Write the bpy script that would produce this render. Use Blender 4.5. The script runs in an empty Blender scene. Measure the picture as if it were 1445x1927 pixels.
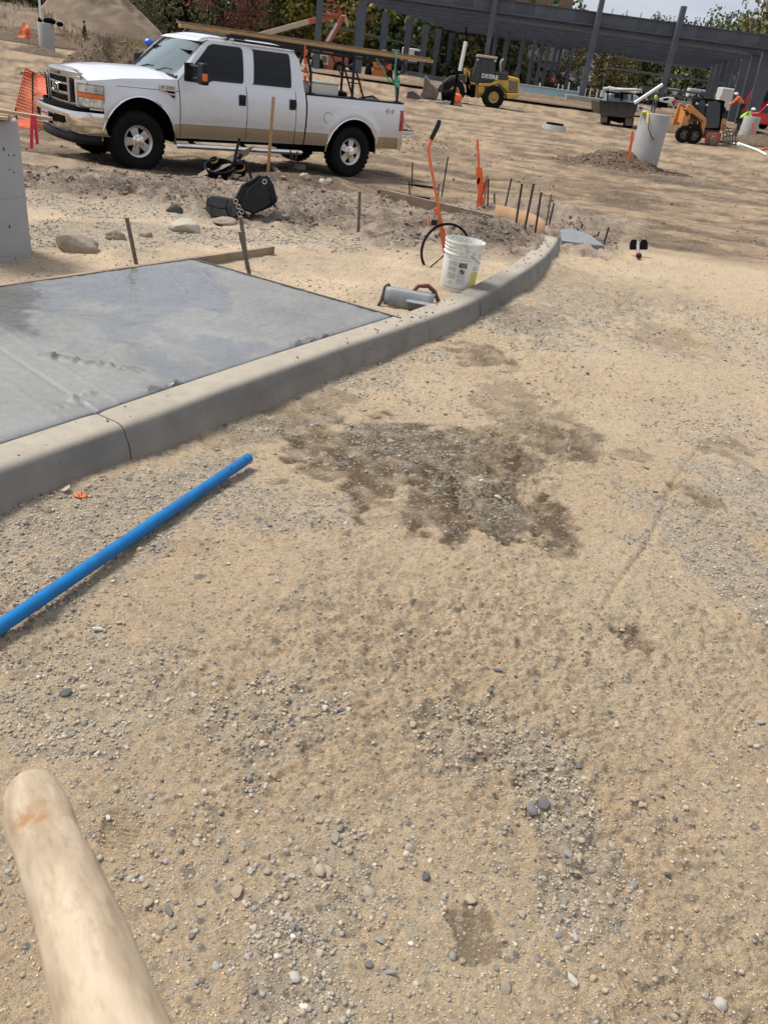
import bpy, bmesh, math, random
import numpy as np
from mathutils import Vector, Matrix
random.seed(7); rng=np.random.default_rng(11)
C=bpy.context.scene.collection; PI=math.pi
sc=bpy.context.scene
# ---------------- camera, world, sun, exposure ----------------
FPX=1461.0; PPX,PPY=722.5,963.5; CAMH=1.6
NX,NY=380.0-PPX,3485.0-PPY; LN=math.hypot(NX,NY)
TH=math.atan(FPX/LN); SN,CS=-NX/LN,NY/LN
FW=np.array([0,math.cos(TH),-math.sin(TH)]); UP=np.array([0,math.sin(TH),math.cos(TH)])
IR=CS*np.array([1.,0,0])+SN*UP; IU=-SN*np.array([1.,0,0])+CS*UP
EYE=np.array([0,0,CAMH])
def ray(px,py):
    v=FW*FPX+IR*(px-PPX)-IU*(py-PPY); return v/np.linalg.norm(v)
def at(px,py,Y):
    r=ray(px,py); return EYE+r*(Y/r[1])
def hit(px,py,z=0.):
    r=ray(px,py); return EYE+r*((z-CAMH)/r[2])
cam=bpy.data.cameras.new('camera'); co=bpy.data.objects.new('camera',cam); C.objects.link(co); sc.camera=co
cam.sensor_fit='VERTICAL'; cam.sensor_height=24; cam.lens=24*FPX/1927
M4=Matrix([[IR[i],IU[i],-FW[i],EYE[i]] for i in range(3)]+[[0,0,0,1]]); co.matrix_world=M4
cam.clip_start=.05; cam.clip_end=3000
cam.dof.use_dof=True; cam.dof.focus_distance=4.0; cam.dof.aperture_fstop=20.0
world=bpy.data.worlds.new('World'); sc.world=world; world.use_nodes=True
nt=world.node_tree; nt.nodes.clear()
def N(nt,t,**k):
    n=nt.nodes.new(t)
    for a,b in k.items():
        if a in n.inputs: n.inputs[a].default_value=b
        else: setattr(n,a,b)
    return n
SUN_EL,SUN_AZ=math.radians(58),math.radians(-68)      # azimuth from +Y towards +X
sky=N(nt,'ShaderNodeTexSky',sky_type='NISHITA',sun_disc=False,sun_elevation=SUN_EL,sun_rotation=SUN_AZ)
bgs=N(nt,'ShaderNodeBackground',Strength=.085)
nt.links.new(sky.outputs[0],bgs.inputs[0])
tc=N(nt,'ShaderNodeTexCoord'); mp=N(nt,'ShaderNodeMapping'); mp.inputs['Scale'].default_value=(1.2,1.2,7)
nt.links.new(tc.outputs['Generated'],mp.inputs[0])
no=N(nt,'ShaderNodeTexNoise',Scale=2.2,Detail=6.,Roughness=.55); nt.links.new(mp.outputs[0],no.inputs[0])
cr=N(nt,'ShaderNodeValToRGB'); nt.links.new(no.outputs[0],cr.inputs[0])
cr.color_ramp.elements[0].position=.33; cr.color_ramp.elements[0].color=(.46,.50,.60,1)
cr.color_ramp.elements[1].position=.66; cr.color_ramp.elements[1].color=(.70,.72,.78,1)
sep=N(nt,'ShaderNodeSeparateXYZ'); nt.links.new(tc.outputs['Generated'],sep.inputs[0])
gr=N(nt,'ShaderNodeMapRange'); gr.inputs['From Min'].default_value=0; gr.inputs['From Max'].default_value=1; gr.inputs['To Min'].default_value=.84; gr.inputs['To Max'].default_value=.95
nt.links.new(sep.outputs[2],gr.inputs[0])
bgc=N(nt,'ShaderNodeBackground'); nt.links.new(cr.outputs[0],bgc.inputs[0]); nt.links.new(gr.outputs[0],bgc.inputs[1])
mx=N(nt,'ShaderNodeMixShader'); mx.inputs[0].default_value=.82
nt.links.new(bgs.outputs[0],mx.inputs[1]); nt.links.new(bgc.outputs[0],mx.inputs[2])
wo=N(nt,'ShaderNodeOutputWorld'); nt.links.new(mx.outputs[0],wo.inputs[0])
sl=bpy.data.lights.new('sun','SUN'); sl.energy=3.3; sl.angle=math.radians(18); sl.color=(1,.965,.91)
so=bpy.data.objects.new('sun',sl); C.objects.link(so)
sd=Vector((math.sin(SUN_AZ)*math.cos(SUN_EL),math.cos(SUN_AZ)*math.cos(SUN_EL),math.sin(SUN_EL)))
so.rotation_euler=(-sd).to_track_quat('-Z','Y').to_euler()
sc.view_settings.view_transform='Standard'; sc.view_settings.look='None'; sc.view_settings.exposure=0.40; sc.view_settings.gamma=1
try: sc.view_settings.use_curve_mapping=False
except Exception: pass
sc.cycles.max_bounces=6; sc.cycles.transparent_max_bounces=12

# ---------------- helpers ----------------
MATS={}
def mat(name,col=(.5,.5,.5),rough=.6,metal=0.,var=.12,scale=4.,bump=0.,bscale=60.,col2=None,thr=.5,attr=None,objcol=False,trans=0.,coat=0.,stretch=None,spec=None,dirt=0.,dirtcol=(.22,.165,.11),dz=(0,.6)):
    m=bpy.data.materials.new(name); m.use_nodes=True; t=m.node_tree; b=t.nodes['Principled BSDF']
    L=t.links.new
    tc=N(t,'ShaderNodeTexCoord'); mp=N(t,'ShaderNodeMapping'); L(tc.outputs['Object'],mp.inputs[0])
    if stretch: mp.inputs['Scale'].default_value=stretch
    no=N(t,'ShaderNodeTexNoise',Scale=scale,Detail=5.,Roughness=.6); L(mp.outputs[0],no.inputs[0])
    mixc=N(t,'ShaderNodeMix',data_type='RGBA')
    c2=col2 if col2 else tuple(c*(1-2*var) for c in col)
    mr=N(t,'ShaderNodeMapRange'); mr.inputs['From Min'].default_value=thr-.17; mr.inputs['From Max'].default_value=thr+.17; L(no.outputs[0],mr.inputs[0])
    L(mr.outputs[0],mixc.inputs[0])
    mixc.inputs[6].default_value=(*c2,1); mixc.inputs[7].default_value=(*col,1)
    out=mixc.outputs[2]
    if attr or objcol:
        a=N(t,'ShaderNodeAttribute') if attr else N(t,'ShaderNodeObjectInfo')
        if attr: a.attribute_name=attr
        mu=N(t,'ShaderNodeMix',data_type='RGBA',blend_type='MULTIPLY'); mu.inputs[0].default_value=1
        L(out,mu.inputs[6]); L(a.outputs['Color'],mu.inputs[7]); out=mu.outputs[2]
    if dirt>0:   # mud and dust splashed on the lower parts, by height in the object's own frame
        sp=N(t,'ShaderNodeSeparateXYZ'); L(tc.outputs['Object'],sp.inputs[0])
        d=N(t,'ShaderNodeMapRange'); d.inputs['From Min'].default_value=dz[0]; d.inputs['From Max'].default_value=dz[1]; d.inputs['To Min'].default_value=dirt*1.6; d.inputs['To Max'].default_value=0
        L(sp.outputs[2],d.inputs[0]); n2=N(t,'ShaderNodeTexNoise',Scale=7.,Detail=8.,Roughness=.7); L(tc.outputs['Object'],n2.inputs[0])
        q=N(t,'ShaderNodeMath',operation='MULTIPLY',use_clamp=True); L(d.outputs[0],q.inputs[0]); L(n2.outputs[0],q.inputs[1])
        md=N(t,'ShaderNodeMix',data_type='RGBA'); L(q.outputs[0],md.inputs[0]); L(out,md.inputs[6]); md.inputs[7].default_value=(*dirtcol,1); out=md.outputs[2]
    L(out,b.inputs['Base Color'])
    b.inputs['Roughness'].default_value=rough; b.inputs['Metallic'].default_value=metal
    if trans: b.inputs['Transmission Weight'].default_value=trans
    if coat: b.inputs['Coat Weight'].default_value=coat; b.inputs['Coat Roughness'].default_value=.08
    if spec is not None: b.inputs['Specular IOR Level'].default_value=spec
    if bump:
        n3=N(t,'ShaderNodeTexNoise',Scale=bscale,Detail=4.,Roughness=.65); L(mp.outputs[0],n3.inputs[0])
        bu=N(t,'ShaderNodeBump',Strength=min(1,bump)); bu.inputs['Distance'].default_value=.3/bscale; L(n3.outputs[0],bu.inputs['Height']); L(bu.outputs[0],b.inputs['Normal'])
    MATS[name]=m; return m
def tag(o,label=None,cat=None,group=None,kind=None):
    if label: o['label']=label
    if cat: o['category']=cat
    if group: o['group']=group
    if kind: o['kind']=kind
    return o
def thing(name,label,cat,loc=(0,0,0),rz=0.,group=None,rot=None):
    o=bpy.data.objects.new(name,None); C.objects.link(o); o.location=tuple(float(v) for v in loc); o.rotation_euler=rot if rot else (0,0,rz); o.empty_display_size=.2
    return tag(o,label,cat,group)
def dup(root,loc,rz=None,label=None,scale=None,col=None):
    r=root.copy(); C.objects.link(r); r.location=tuple(float(v) for v in loc)
    if rz is not None: r.rotation_euler=(0,0,rz)
    if label: r['label']=label
    if scale: r.scale=scale if hasattr(scale,'__len__') else (scale,)*3
    if col: r.color=(*col,1)
    for ch in list(root.children):
        c=ch.copy(); C.objects.link(c); c.parent=r
        if col: c.color=(*col,1)
        for g in ch.children:
            d=g.copy(); C.objects.link(d); d.parent=c
    return r
def npmesh(name,v,f,m=None,smooth=False,attrs=None,parent=None):
    """v (n,3), f (k,3|4) numpy arrays"""
    me=bpy.data.meshes.new(name); v=np.asarray(v,np.float32); f=np.asarray(f,np.int32); k=f.shape[1]
    me.vertices.add(len(v)); me.vertices.foreach_set('co',v.ravel()); me.loops.add(f.size); me.loops.foreach_set('vertex_index',f.ravel())
    me.polygons.add(len(f)); me.polygons.foreach_set('loop_start',np.arange(0,f.size,k,dtype=np.int32)); me.polygons.foreach_set('loop_total',np.full(len(f),k,np.int32))
    me.update(calc_edges=True)
    if smooth: me.polygons.foreach_set('use_smooth',np.ones(len(f),bool))
    if attrs:
        for an,ad in attrs.items():
            if ad.ndim==1:
                a=me.attributes.new(an,'FLOAT','POINT'); a.data.foreach_set('value',ad.astype(np.float32))
            else:
                a=me.attributes.new(an,'FLOAT_COLOR','POINT'); a.data.foreach_set('color',np.concatenate([ad,np.ones((len(ad),1))],1).astype(np.float32).ravel())
    if m: me.materials.append(m)
    o=bpy.data.objects.new(name,me); C.objects.link(o)
    if parent: o.parent=parent
    return o
class MB:
    def __init__(s): s.v=[];s.f=[]
    def add(s,vs,fs,M=None):
        b=len(s.v)
        for p in vs:
            p=Vector(p); s.v.append(M@p if M else p)
        s.f+= [tuple(i+b for i in f) for f in fs]; return s
    def box(s,c,d,M=None,tp=1.):
        x,y,z=(k/2 for k in d); vs=[(c[0]+a*x*(tp if e>0 else 1),c[1]+b*y*(tp if e>0 else 1),c[2]+e*z) for e in(-1,1) for b in(-1,1) for a in(-1,1)]
        return s.add(vs,[(0,2,3,1),(4,5,7,6),(0,1,5,4),(1,3,7,5),(3,2,6,7),(2,0,4,6)],M)
    def bar(s,p,q,w,h,up=(0,0,1)):
        p,q=Vector(p),Vector(q); d=(q-p); L=d.length; d.normalize(); u=Vector(up)
        if abs(d.dot(u))>.95: u=Vector((0,1,0)) if abs(d.y)<.9 else Vector((1,0,0))
        r=d.cross(u).normalized(); u=r.cross(d)
        M=Matrix([[d[i],r[i],u[i],((p+q)/2)[i]] for i in range(3)]+[[0,0,0,1]]); return s.box((0,0,0),(L,w,h),M)
    def tube(s,path,r,n=8,cap=True,closed=False):
        P=[Vector(p) for p in path]; k=len(P); R=r if hasattr(r,'__len__') else [r]*k; b=len(s.v); up=None
        for i,p in enumerate(P):
            t=(P[(i+1)%k]-P[i-1]) if closed else (P[min(i+1,k-1)]-P[max(i-1,0)]); t.normalize()
            if up is None: up=Vector((0,0,1)) if abs(t.z)<.9 else Vector((1,0,0))
            a=t.cross(up).normalized(); up=a.cross(t).normalized()
            for j in range(n):
                w=2*PI*j/n; s.v.append(p+(a*math.cos(w)+up*math.sin(w))*R[i])
        for i in range(k if closed else k-1):
            for j in range(n):
                c=b+i*n; e=b+((i+1)%k)*n; s.f.append((c+j,e+j,e+(j+1)%n,c+(j+1)%n))
        if cap and not closed: s.f.append(tuple(b+j for j in range(n))); s.f.append(tuple(b+(k-1)*n+j for j in range(n-1,-1,-1)))
        return s
    def lathe(s,prof,n=24,M=None,cap=False):
        b=len(s.v); vs=[];fs=[]
        for r,z in prof:
            for j in range(n): w=2*PI*j/n; vs.append((r*math.cos(w),r*math.sin(w),z))
        for i in range(len(prof)-1):
            for j in range(n): fs.append((i*n+j,i*n+(j+1)%n,(i+1)*n+(j+1)%n,(i+1)*n+j))
        if cap: fs.append(tuple(range(n-1,-1,-1))); fs.append(tuple((len(prof)-1)*n+j for j in range(n)))
        return s.add(vs,fs,M)
    def prism(s,poly,y0,y1,M=None):   # outline in x,z extruded along y
        n=len(poly); vs=[(x,y0,z) for x,z in poly]+[(x,y1,z) for x,z in poly]
        fs=[tuple(range(n)),tuple(range(2*n-1,n-1,-1))]+[(i,i+n,(i+1)%n+n,(i+1)%n) for i in range(n)]
        return s.add(vs,fs,M)
    def plate(s,poly,z0,z1,M=None):   # outline in x,y extruded along z
        n=len(poly); vs=[(x,y,z0) for x,y in poly]+[(x,y,z1) for x,y in poly]
        fs=[tuple(range(n-1,-1,-1)),tuple(range(n,2*n))]+[(i,(i+1)%n,(i+1)%n+n,i+n) for i in range(n)]
        return s.add(vs,fs,M)
    def grid(s,rows,M=None,flip=False):
        h=len(rows);w=len(rows[0]); vs=[p for r in rows for p in r]
        fs=[(i*w+j,i*w+j+1,(i+1)*w+j+1,(i+1)*w+j) for i in range(h-1) for j in range(w-1)]
        return s.add(vs,[f[::-1] for f in fs] if flip else fs,M)
    def ball(s,c,r,n=12,k=8,z0=-1.,z1=1.):
        r=r if hasattr(r,'__len__') else (r,r,r); a0,a1=math.asin(z0),math.asin(z1)
        rows=[]
        for i in range(k+1):
            a=a0+(a1-a0)*i/k; rows.append([(c[0]+r[0]*math.cos(a)*math.cos(2*PI*j/n),c[1]+r[1]*math.cos(a)*math.sin(2*PI*j/n),c[2]+r[2]*math.sin(a)) for j in range(n+1)])
        return s.grid(rows)
    def build(s,name,m,parent=None,smooth=0,bevel=0,seg=2,merge=False,solid=0,M=None):
        me=bpy.data.meshes.new(name); me.from_pydata([tuple(p) for p in s.v],[],s.f)
        bm=bmesh.new(); bm.from_mesh(me)
        if merge or smooth: bmesh.ops.remove_doubles(bm,verts=bm.verts,dist=1e-4)
        bmesh.ops.recalc_face_normals(bm,faces=bm.faces); bm.to_mesh(me); bm.free()
        if smooth:
            me.polygons.foreach_set('use_smooth',[True]*len(me.polygons)); me.set_sharp_from_angle(angle=math.radians(smooth))
        if m: me.materials.append(MATS[m] if isinstance(m,str) else m)
        o=bpy.data.objects.new(name,me); C.objects.link(o)
        if parent: o.parent=parent
        if M is not None: o.matrix_local=M
        if solid: k=o.modifiers.new('s','SOLIDIFY'); k.thickness=solid; k.offset=-1
        if bevel:
            k=o.modifiers.new('b','BEVEL'); k.width=bevel; k.segments=seg; k.limit_method='ANGLE'; k.angle_limit=math.radians(38)
            if not smooth:
                me.polygons.foreach_set('use_smooth',[True]*len(me.polygons)); me.set_sharp_from_angle(angle=math.radians(38))
        return o
def RX(a): return Matrix.Rotation(a,4,'X')
def RY(a): return Matrix.Rotation(a,4,'Y')
def RZ(a): return Matrix.Rotation(a,4,'Z')
def TR(*p): return Matrix.Translation(p)
# numpy gradient noise
_perm=np.random.default_rng(3).permutation(512); _perm=np.concatenate([_perm,_perm,_perm])
def pn(x,y,seed=0):
    xi=np.floor(x).astype(np.int64); yi=np.floor(y).astype(np.int64); xf=x-xi; yf=y-yi
    u=xf*xf*xf*(xf*(xf*6-15)+10); v=yf*yf*yf*(yf*(yf*6-15)+10)
    def g(ix,iy,dx,dy):
        h=_perm[(_perm[(ix+seed*37)&511]+iy)&511]*(2*PI/512); return np.cos(h)*dx+np.sin(h)*dy
    a=g(xi,yi,xf,yf);b=g(xi+1,yi,xf-1,yf);c=g(xi,yi+1,xf,yf-1);d=g(xi+1,yi+1,xf-1,yf-1)
    return ((a+(b-a)*u)*(1-v)+(c+(d-c)*u)*v)*1.5
def fbm(x,y,f=1.,o=4,seed=0,gain=.5):
    r=0;a=1.
    for i in range(o): r=r+a*pn(x*f,y*f,seed+i*5); f*=2.03;a*=gain
    return r
def sstep(a,b,x): t=np.clip((x-a)/(b-a),0,1); return t*t*(3-2*t)

# ---------------- kerb line and terrain ----------------
KP=[(-2.75,-.2),(-2.28,.85),(-1.84,1.65),(-1.42,2.43),(-1.13,2.95),(-.7,3.74),(-.24,4.55),(.13,5.2),(.51,5.96),(.98,7.2),(1.3,8.25),(1.58,9.45)]
def catmull(P,k=14):
    out=[];n=len(P)
    for i in range(n-1):
        p0,p1,p2,p3=[np.array(P[max(0,min(n-1,i+j))],float) for j in(-1,0,1,2)]
        for t in np.arange(k)/k: out.append(.5*((2*p1)+(-p0+p2)*t+(2*p0-5*p1+4*p2-p3)*t*t+(-p0+3*p1-3*p2+p3)*t**3))
    out.append(np.array(P[-1],float)); return np.array(out)
KL=catmull(KP); KT=np.gradient(KL,axis=0); KT/=np.linalg.norm(KT,axis=1)[:,None]; KN=np.stack([KT[:,1],-KT[:,0]],1)  # normal to the road side
KZ=np.interp(KL[:,1],[0,4,7,9.5],[.155,.155,.15,.10])
def kx(y): return np.interp(y,KL[:,1],KL[:,0])
def kside(x,y):  # >0 on the road side, in metres roughly
    s=(x-np.where(y>9.45,1.58+(y-9.45)*.3,kx(y)))*.87; return s
TY=[-50,0,7,9.5,11,12.5,16,28,45,65,74,77.5,90,136,300,3000]; TZ=[0,0,0,-.05,-.14,-.27,-.33,-.43,-.3,-.3,-.2,.35,.45,.8,1.2,1.2]
TLY=[-50,0,3,6,8,9.5,11,12.2,13.5,16]; TLZ=[.02,.02,.03,.09,.09,.03,-.10,-.25,-.30,-.33]
BUMPS=[(-2.2,13.0,1.5,.45,.73,.24),(-2.7,10.2,.9,.45,.75,.10),(-1.5,11.3,1.0,.45,.75,.12),(-.45,11.9,.6,.5,.3,.10),(.55,8.95,.75,.6,.3,.20),(1.05,9.9,.4,.35,0,.12),(1.9,13.4,1.1,.55,0,.28),(-.3,9.6,.7,.5,0,.10),
 (-2.0,8.35,.9,.35,.3,.07),(-3.6,8.8,.9,.5,0,.08),(-1.1,9.0,.8,.35,.4,.07),(3.1,19.5,1.5,.5,-.2,.10),(-5.6,11.2,1.6,.5,.2,.1)]
def terrain(x,y):
    x=np.asarray(x,float); y=np.asarray(y,float)
    zr=np.interp(y,TY,TZ); zl=np.where(y<16,np.interp(y,TLY,TLZ),zr); w=sstep(-.15,-.04,kside(x,y)); z=zl*(1-w)+zr*w
    for bx,by,rx,ry,a,h in BUMPS:
        dx,dy=x-bx,y-by; u=(dx*math.cos(a)+dy*math.sin(a))/rx; v=(-dx*math.sin(a)+dy*math.cos(a))/ry; z=z+h*np.exp(-(u*u+v*v))
    z=z+sstep(-8,-30,x)*sstep(30,50,y)*.3*(1-sstep(60,75,y))
    z=z+sstep(13,19,x)*sstep(44,51,y)*(1-sstep(66,78,y))*.42
    return z
def G(px,py,dz=0.):
    r=ray(px,py); t=.8
    while t<900:
        p=EYE+r*t
        if p[2]-dz<terrain(p[0],p[1]): break
        t*=1.004
    lo,hi=t/1.004,t
    for _ in range(25):
        m=(lo+hi)/2;p=EYE+r*m
        if p[2]-dz<terrain(p[0],p[1]): hi=m
        else: lo=m
    return EYE+r*hi
def gz(x,y): return float(terrain(x,y))
# ---------------- ground sheet ----------------
def blob(x,y,bl,seed=0,amp=.35,f=3.):
    """soft union of ellipses (cx,cy,rx,ry,angle,weight), edges broken by noise"""
    m=np.zeros_like(x); n=fbm(x,y,f,4,seed,.6)*amp
    for cx,cy,rx,ry,a,w in bl:
        dx,dy=x-cx,y-cy; u=(dx*math.cos(a)+dy*math.sin(a))/rx; v=(-dx*math.sin(a)+dy*math.cos(a))/ry
        m=np.maximum(m,w*sstep(1.12,.82,np.sqrt(u*u+v*v)+n))
    return m
def W(px,py,rx,ry,a=0,w=1): p=hit(px,py,0.); return (p[0],p[1],rx,ry,a,w)
WET=[W(740,860,.48,.46,.2,1),W(850,950,.3,.3,0,.95),W(820,850,.4,.3,0,.9),W(930,960,.36,.28,-.4,1),W(650,840,.30,.32,.5,.85),W(890,860,.33,.30,0,.9),W(1010,800,.3,.42,.2,.5),W(960,760,.2,.42,0,.5),W(560,770,.22,.3,.6,.6),W(1060,830,.2,.28,.4,.8),W(905,672,.22,.26,0,.8),
 W(1310,930,.12,.07,-.6,.7),W(1190,862,.1,.1,0,.5),W(1365,845,.16,.14,0,.55),W(1250,635,.3,.4,0,.4),W(1080,540,.7,1.0,.2,.35),W(1210,545,.6,.7,0,.3),
 W(470,810,.25,.12,1.0,.45),W(620,755,.25,.10,1.0,.5),W(1000,600,.5,.35,.9,.55),W(940,585,.3,.25,1.1,.6)]
WETS=[W(1180,1195,.055,.05,-.3,.85),W(1205,1220,.05,.04,.3,.8),W(885,1730,.045,.045,.1,.7),W(905,1775,.05,.04,.3,.6),W(795,1350,.03,.035,0,.6),W(1150,1185,.025,.03,0,.5)]
GRAV=[W(300,960,.75,.20,1.05,1),W(90,1000,.55,.22,1.05,.9),W(480,960,.30,.22,.4,.8),W(1320,1030,.22,.50,.35,1),W(1420,930,.28,.5,.3,1),W(1000,610,.6,.55,.9,1),W(1100,560,.8,.9,.6,.6),W(560,1840,.10,.12,.5,.8),W(660,1680,.11,.13,.9,.45),
 W(1040,1490,.10,.22,.2,.8),W(1110,1640,.10,.12,0,.7),W(760,840,.35,.28,.1,.75),W(1420,640,.5,1.2,.2,.6),W(860,1390,.16,.2,1,.5),W(500,1370,.2,.16,0,.5),W(1330,800,.3,.6,.2,.35),W(740,830,.3,.2,0,1),W(900,930,.25,.2,0,.9),W(520,800,.35,.12,.9,.8),W(720,700,.5,.14,.95,.7),
 W(1200,640,.5,.4,0,.4),W(60,1100,.2,.2,0,.7),W(170,1290,.3,.25,0,.4)]
LGRAV=[(-1.9,7.1,1.3,.32,.25,1),(-2.9,6.35,.8,.4,.5,1),(-3.1,7.6,1.0,.35,.3,.9),(-.9,7.75,1.0,.2,.3,.7),(-1.2,10.6,1.0,.45,.6,.8),(-1.9,9.9,.8,.4,.6,.6)]
_A=hit(360,488,.15)[:2]; _B=hit(757,602,.15)[:2]
def slabmask(x,y):
    s=kside(x,y); e=_B-_A; c=(x-_A[0])*e[1]-(y-_A[1])*e[0]; d=(x-_A[0])*.851-(y-_A[1])*.525
    return (s<-.14)&(c>.0)&(d>-.02)&(y<6.5)
def ground_fields(X,Y):
    R=np.sqrt(X*X+Y*Y)+.3
    S=kside(X,Y)
    road=sstep(-.06,.02,S)*(1-sstep(9.8,11.6,Y+.55*fbm(X,Y,.5,3,40)-.12*(X-3)))
    spoil=sstep(7.4,8.3,Y+.5*fbm(X,Y,.9,3,21)-.3*np.minimum(X,0)*-.2)*(1-sstep(11.4,12.6,Y+.4*fbm(X,Y,.8,3,22)+X*-.55-1.0))*(1-sstep(-.25,.1,S-.6*(Y>9.3)))
    lot=np.clip(1-road-spoil,0,1)*sstep(9.4,11.5,Y)
    wet=np.maximum(blob(X,Y,WET,50,.5,6.),blob(X,Y,WETS,52,.55,20.))*sstep(-.02,.06,S)
    wet=wet*np.clip(.85+.6*fbm(X,Y,9.,3,51),0.3,1)
    grav=np.maximum(blob(X,Y,GRAV,60,.6,3.)*sstep(0,.05,S),blob(X,Y,LGRAV,61,.4,2.)*(S<-.15))
    # relief
    z=terrain(X,Y)
    near=1-sstep(10,22,R)
    amp=.30+.9*sstep(-.2,.7,fbm(X,Y,.8,2,5))
    z+=road*(.030*fbm(X,Y,.9,3,1)+.011*amp*fbm(X,Y,4.,3,2,.6)+.010*amp*near*fbm(X,Y,17.,3,3,.65)) 
    f4=fbm(X,Y,46.,3,8,.7); z+=road*(1-sstep(4.5,8.5,R))*.0056*amp*np.where(f4>0,f4*1.25,f4*.6); f6=fbm(X,Y,24.,3,18,.65); z+=road*near*.0065*amp*np.where(f6>.1,f6-.1,(f6-.1)*.5)
    # crusty clods: ridged noise
    rd=1-np.abs(fbm(X,Y,7.,3,13,.55))*2; z+=road*near*.008*amp*np.clip(rd,-1,1)
    z+=spoil*(.07*np.abs(fbm(X,Y,1.6,4,7,.6))+.035*fbm(X,Y,6.,4,9,.65))
    inner=(S<-.1)*(Y<9)*(1-spoil); z+=inner*(.012*fbm(X,Y,2.,4,14)+.006*fbm(X,Y,14.,3,15))
    # lot: tracks running slantwise, direction (1,-.28)
    a=-.22; U=X*math.cos(a)+Y*math.sin(a); V=-X*math.sin(a)+Y*math.cos(a)
    Vw=V+.5*fbm(X,Y,.12,2,30)
    st=.75*fbm(U*.24,Vw*1.0,1.,5,31,.65)+.45*fbm(X,Y,.35,5,36,.6); st2=.7*fbm(U*1.1,Vw*3.6,1.,4,33,.65)
    z+=lot*(.012*st*(1-.5*sstep(20,50,R))+.012*st2*(1-sstep(25,45,R))+.020*np.abs(fbm(X,Y,1.5,4,47,.6))*(1-sstep(25,50,R))+.03*fbm(X,Y,.35,3,34))
    for (x0,y0,an_,wd_) in((2.5,14.,-.35,.28),(4.0,12.6,-.28,.28),(7.,17.,-.05,.26),(9.,19.,.1,.26),(7.6,15.,1.2,.25),(9.2,15.4,1.2,.25),(-7,11.2,-.1,.3),(-6.5,20.,.5,.3),(3.,24.,-.4,.3),(12.,23.,.9,.28)):
        u_=(X-x0)*math.cos(an_)+(Y-y0)*math.sin(an_); v_=-(X-x0)*math.sin(an_)+(Y-y0)*math.cos(an_)+.25*np.sin(u_*.25+x0)+.06*fbm(u_,u_*0,.5,2,48); m_=sstep(wd_*1.15,wd_*.85,np.abs(v_))*(np.abs(u_)<9)*sstep(-.35,.1,fbm(X,Y,.5,3,49))
        z+=lot*m_*(-.022+.016*np.sin((u_+np.abs(v_)*.6)*2*PI/.16))+lot*.02*np.exp(-((np.abs(v_)-wd_*1.2)/.06)**2)*(np.abs(u_)<9)
    # thin wheel line on the road and faint tyre lugs to its right
    p=hit(1310,845);q=hit(1190,1060);d=(p-q)[:2];L=np.hypot(*d);d/=L
    al=(X-q[0])*d[0]+(Y-q[1])*d[1];ac=-(X-q[0])*d[1]+(Y-q[1])*d[0]+.012*np.sin(al*5)
    z-=.014*np.exp(-(ac/.011)**2)*sstep(-.7,-.4,al)*(1-sstep(L-.05,L+.3,al))*road
    for (a1,b1,a2,b2,wd) in((1330,1927,1420,1180,.11),(1240,700,1200,520,.12),(1390,760,1330,480,.13)):
        p=hit(a2,b2);q=hit(a1,b1);d=(p-q)[:2];L=np.hypot(*d);d/=L
        al=(X-q[0])*d[0]+(Y-q[1])*d[1];ac=-(X-q[0])*d[1]+(Y-q[1])*d[0]+.02*fbm(al,al*0,1.,2,44)
        m=sstep(wd*1.1,wd*.8,np.abs(ac))*sstep(-.2,.2,al)*(1-sstep(L-.3,L,al))*road*sstep(-.25,.2,fbm(X,Y,2.5,2,45))
        z-=m*.006*(.5+.5*np.sin((al+np.abs(ac)*.7)*2*PI/.045))+m*.004
    # boot prints
    for (px,py,ang,ln,wd,pitch) in ((230,1565,.05,.045,.05,.0105),(368,1580,1.55,.03,.05,.0125),(720,985,.6,.13,.045,.02),(350,1040,.3,.12,.05,.018),(1390,1340,.9,.12,.05,.02),(640,1010,-.4,.12,.05,.02),(820,640,.5,.13,.05,.02),(1110,1370,.4,.12,.05,.02)):
        c=hit(px,py); dx,dy=X-c[0],Y-c[1]; u=dx*math.cos(ang)+dy*math.sin(ang); v=-dx*math.sin(ang)+dy*math.cos(ang)
        m=sstep(1.1,.8,np.sqrt((u/ln)**4+(v/wd)**4)); z-=m*.007; z+=m*.0032*np.sin(v*2*PI/pitch)
    hb=blob(X,Y,[W(300,1480,.3,.2,.4,.7),W(200,1500,.12,.1,0,.6)],70,.3); z+=hb*.01
    z-=wet*.006
    z=np.where(slabmask(X,Y),np.minimum(z,.04),z)
    # colour of the soil itself
    n1=fbm(X,Y,1.1,4,80); n2=fbm(X,Y,6.,3,82); n3=fbm(X,Y,28.,3,84,.6)*(1-sstep(4,9,R))
    sand=np.array([.485,.385,.25]); warm=np.array([.45,.335,.205]); grey=np.array([.39,.345,.27])
    c=sand[None]*np.ones((X.size,1)); k=lambda a:a.reshape(-1,1)
    x1=k(np.clip(.35+.7*n1+.3*n2,0,1)); c=c*(1-x1*.6)+warm*x1*.6
    g1=k(np.clip(grav*.45,0,1)); c=c*(1-g1)+grey*g1
    c=c*(1+k(.10*n3+.07*n2))
    pale=np.array([.47,.37,.245]); inn=k(inner.astype(float)); pc=pale*(1+k(.25*n1+.12*n2)); pc=pc*(1-g1)+np.array([.34,.30,.245])*g1; c=c*(1-inn)+pc*inn
    sp=np.array([.215,.165,.122])*(1+k(.55*n1+.5*n2)); sp=sp*(1-g1*.6)+np.array([.32,.28,.225])*g1*.6; s1=k(spoil); c=c*(1-s1)+sp*s1
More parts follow.
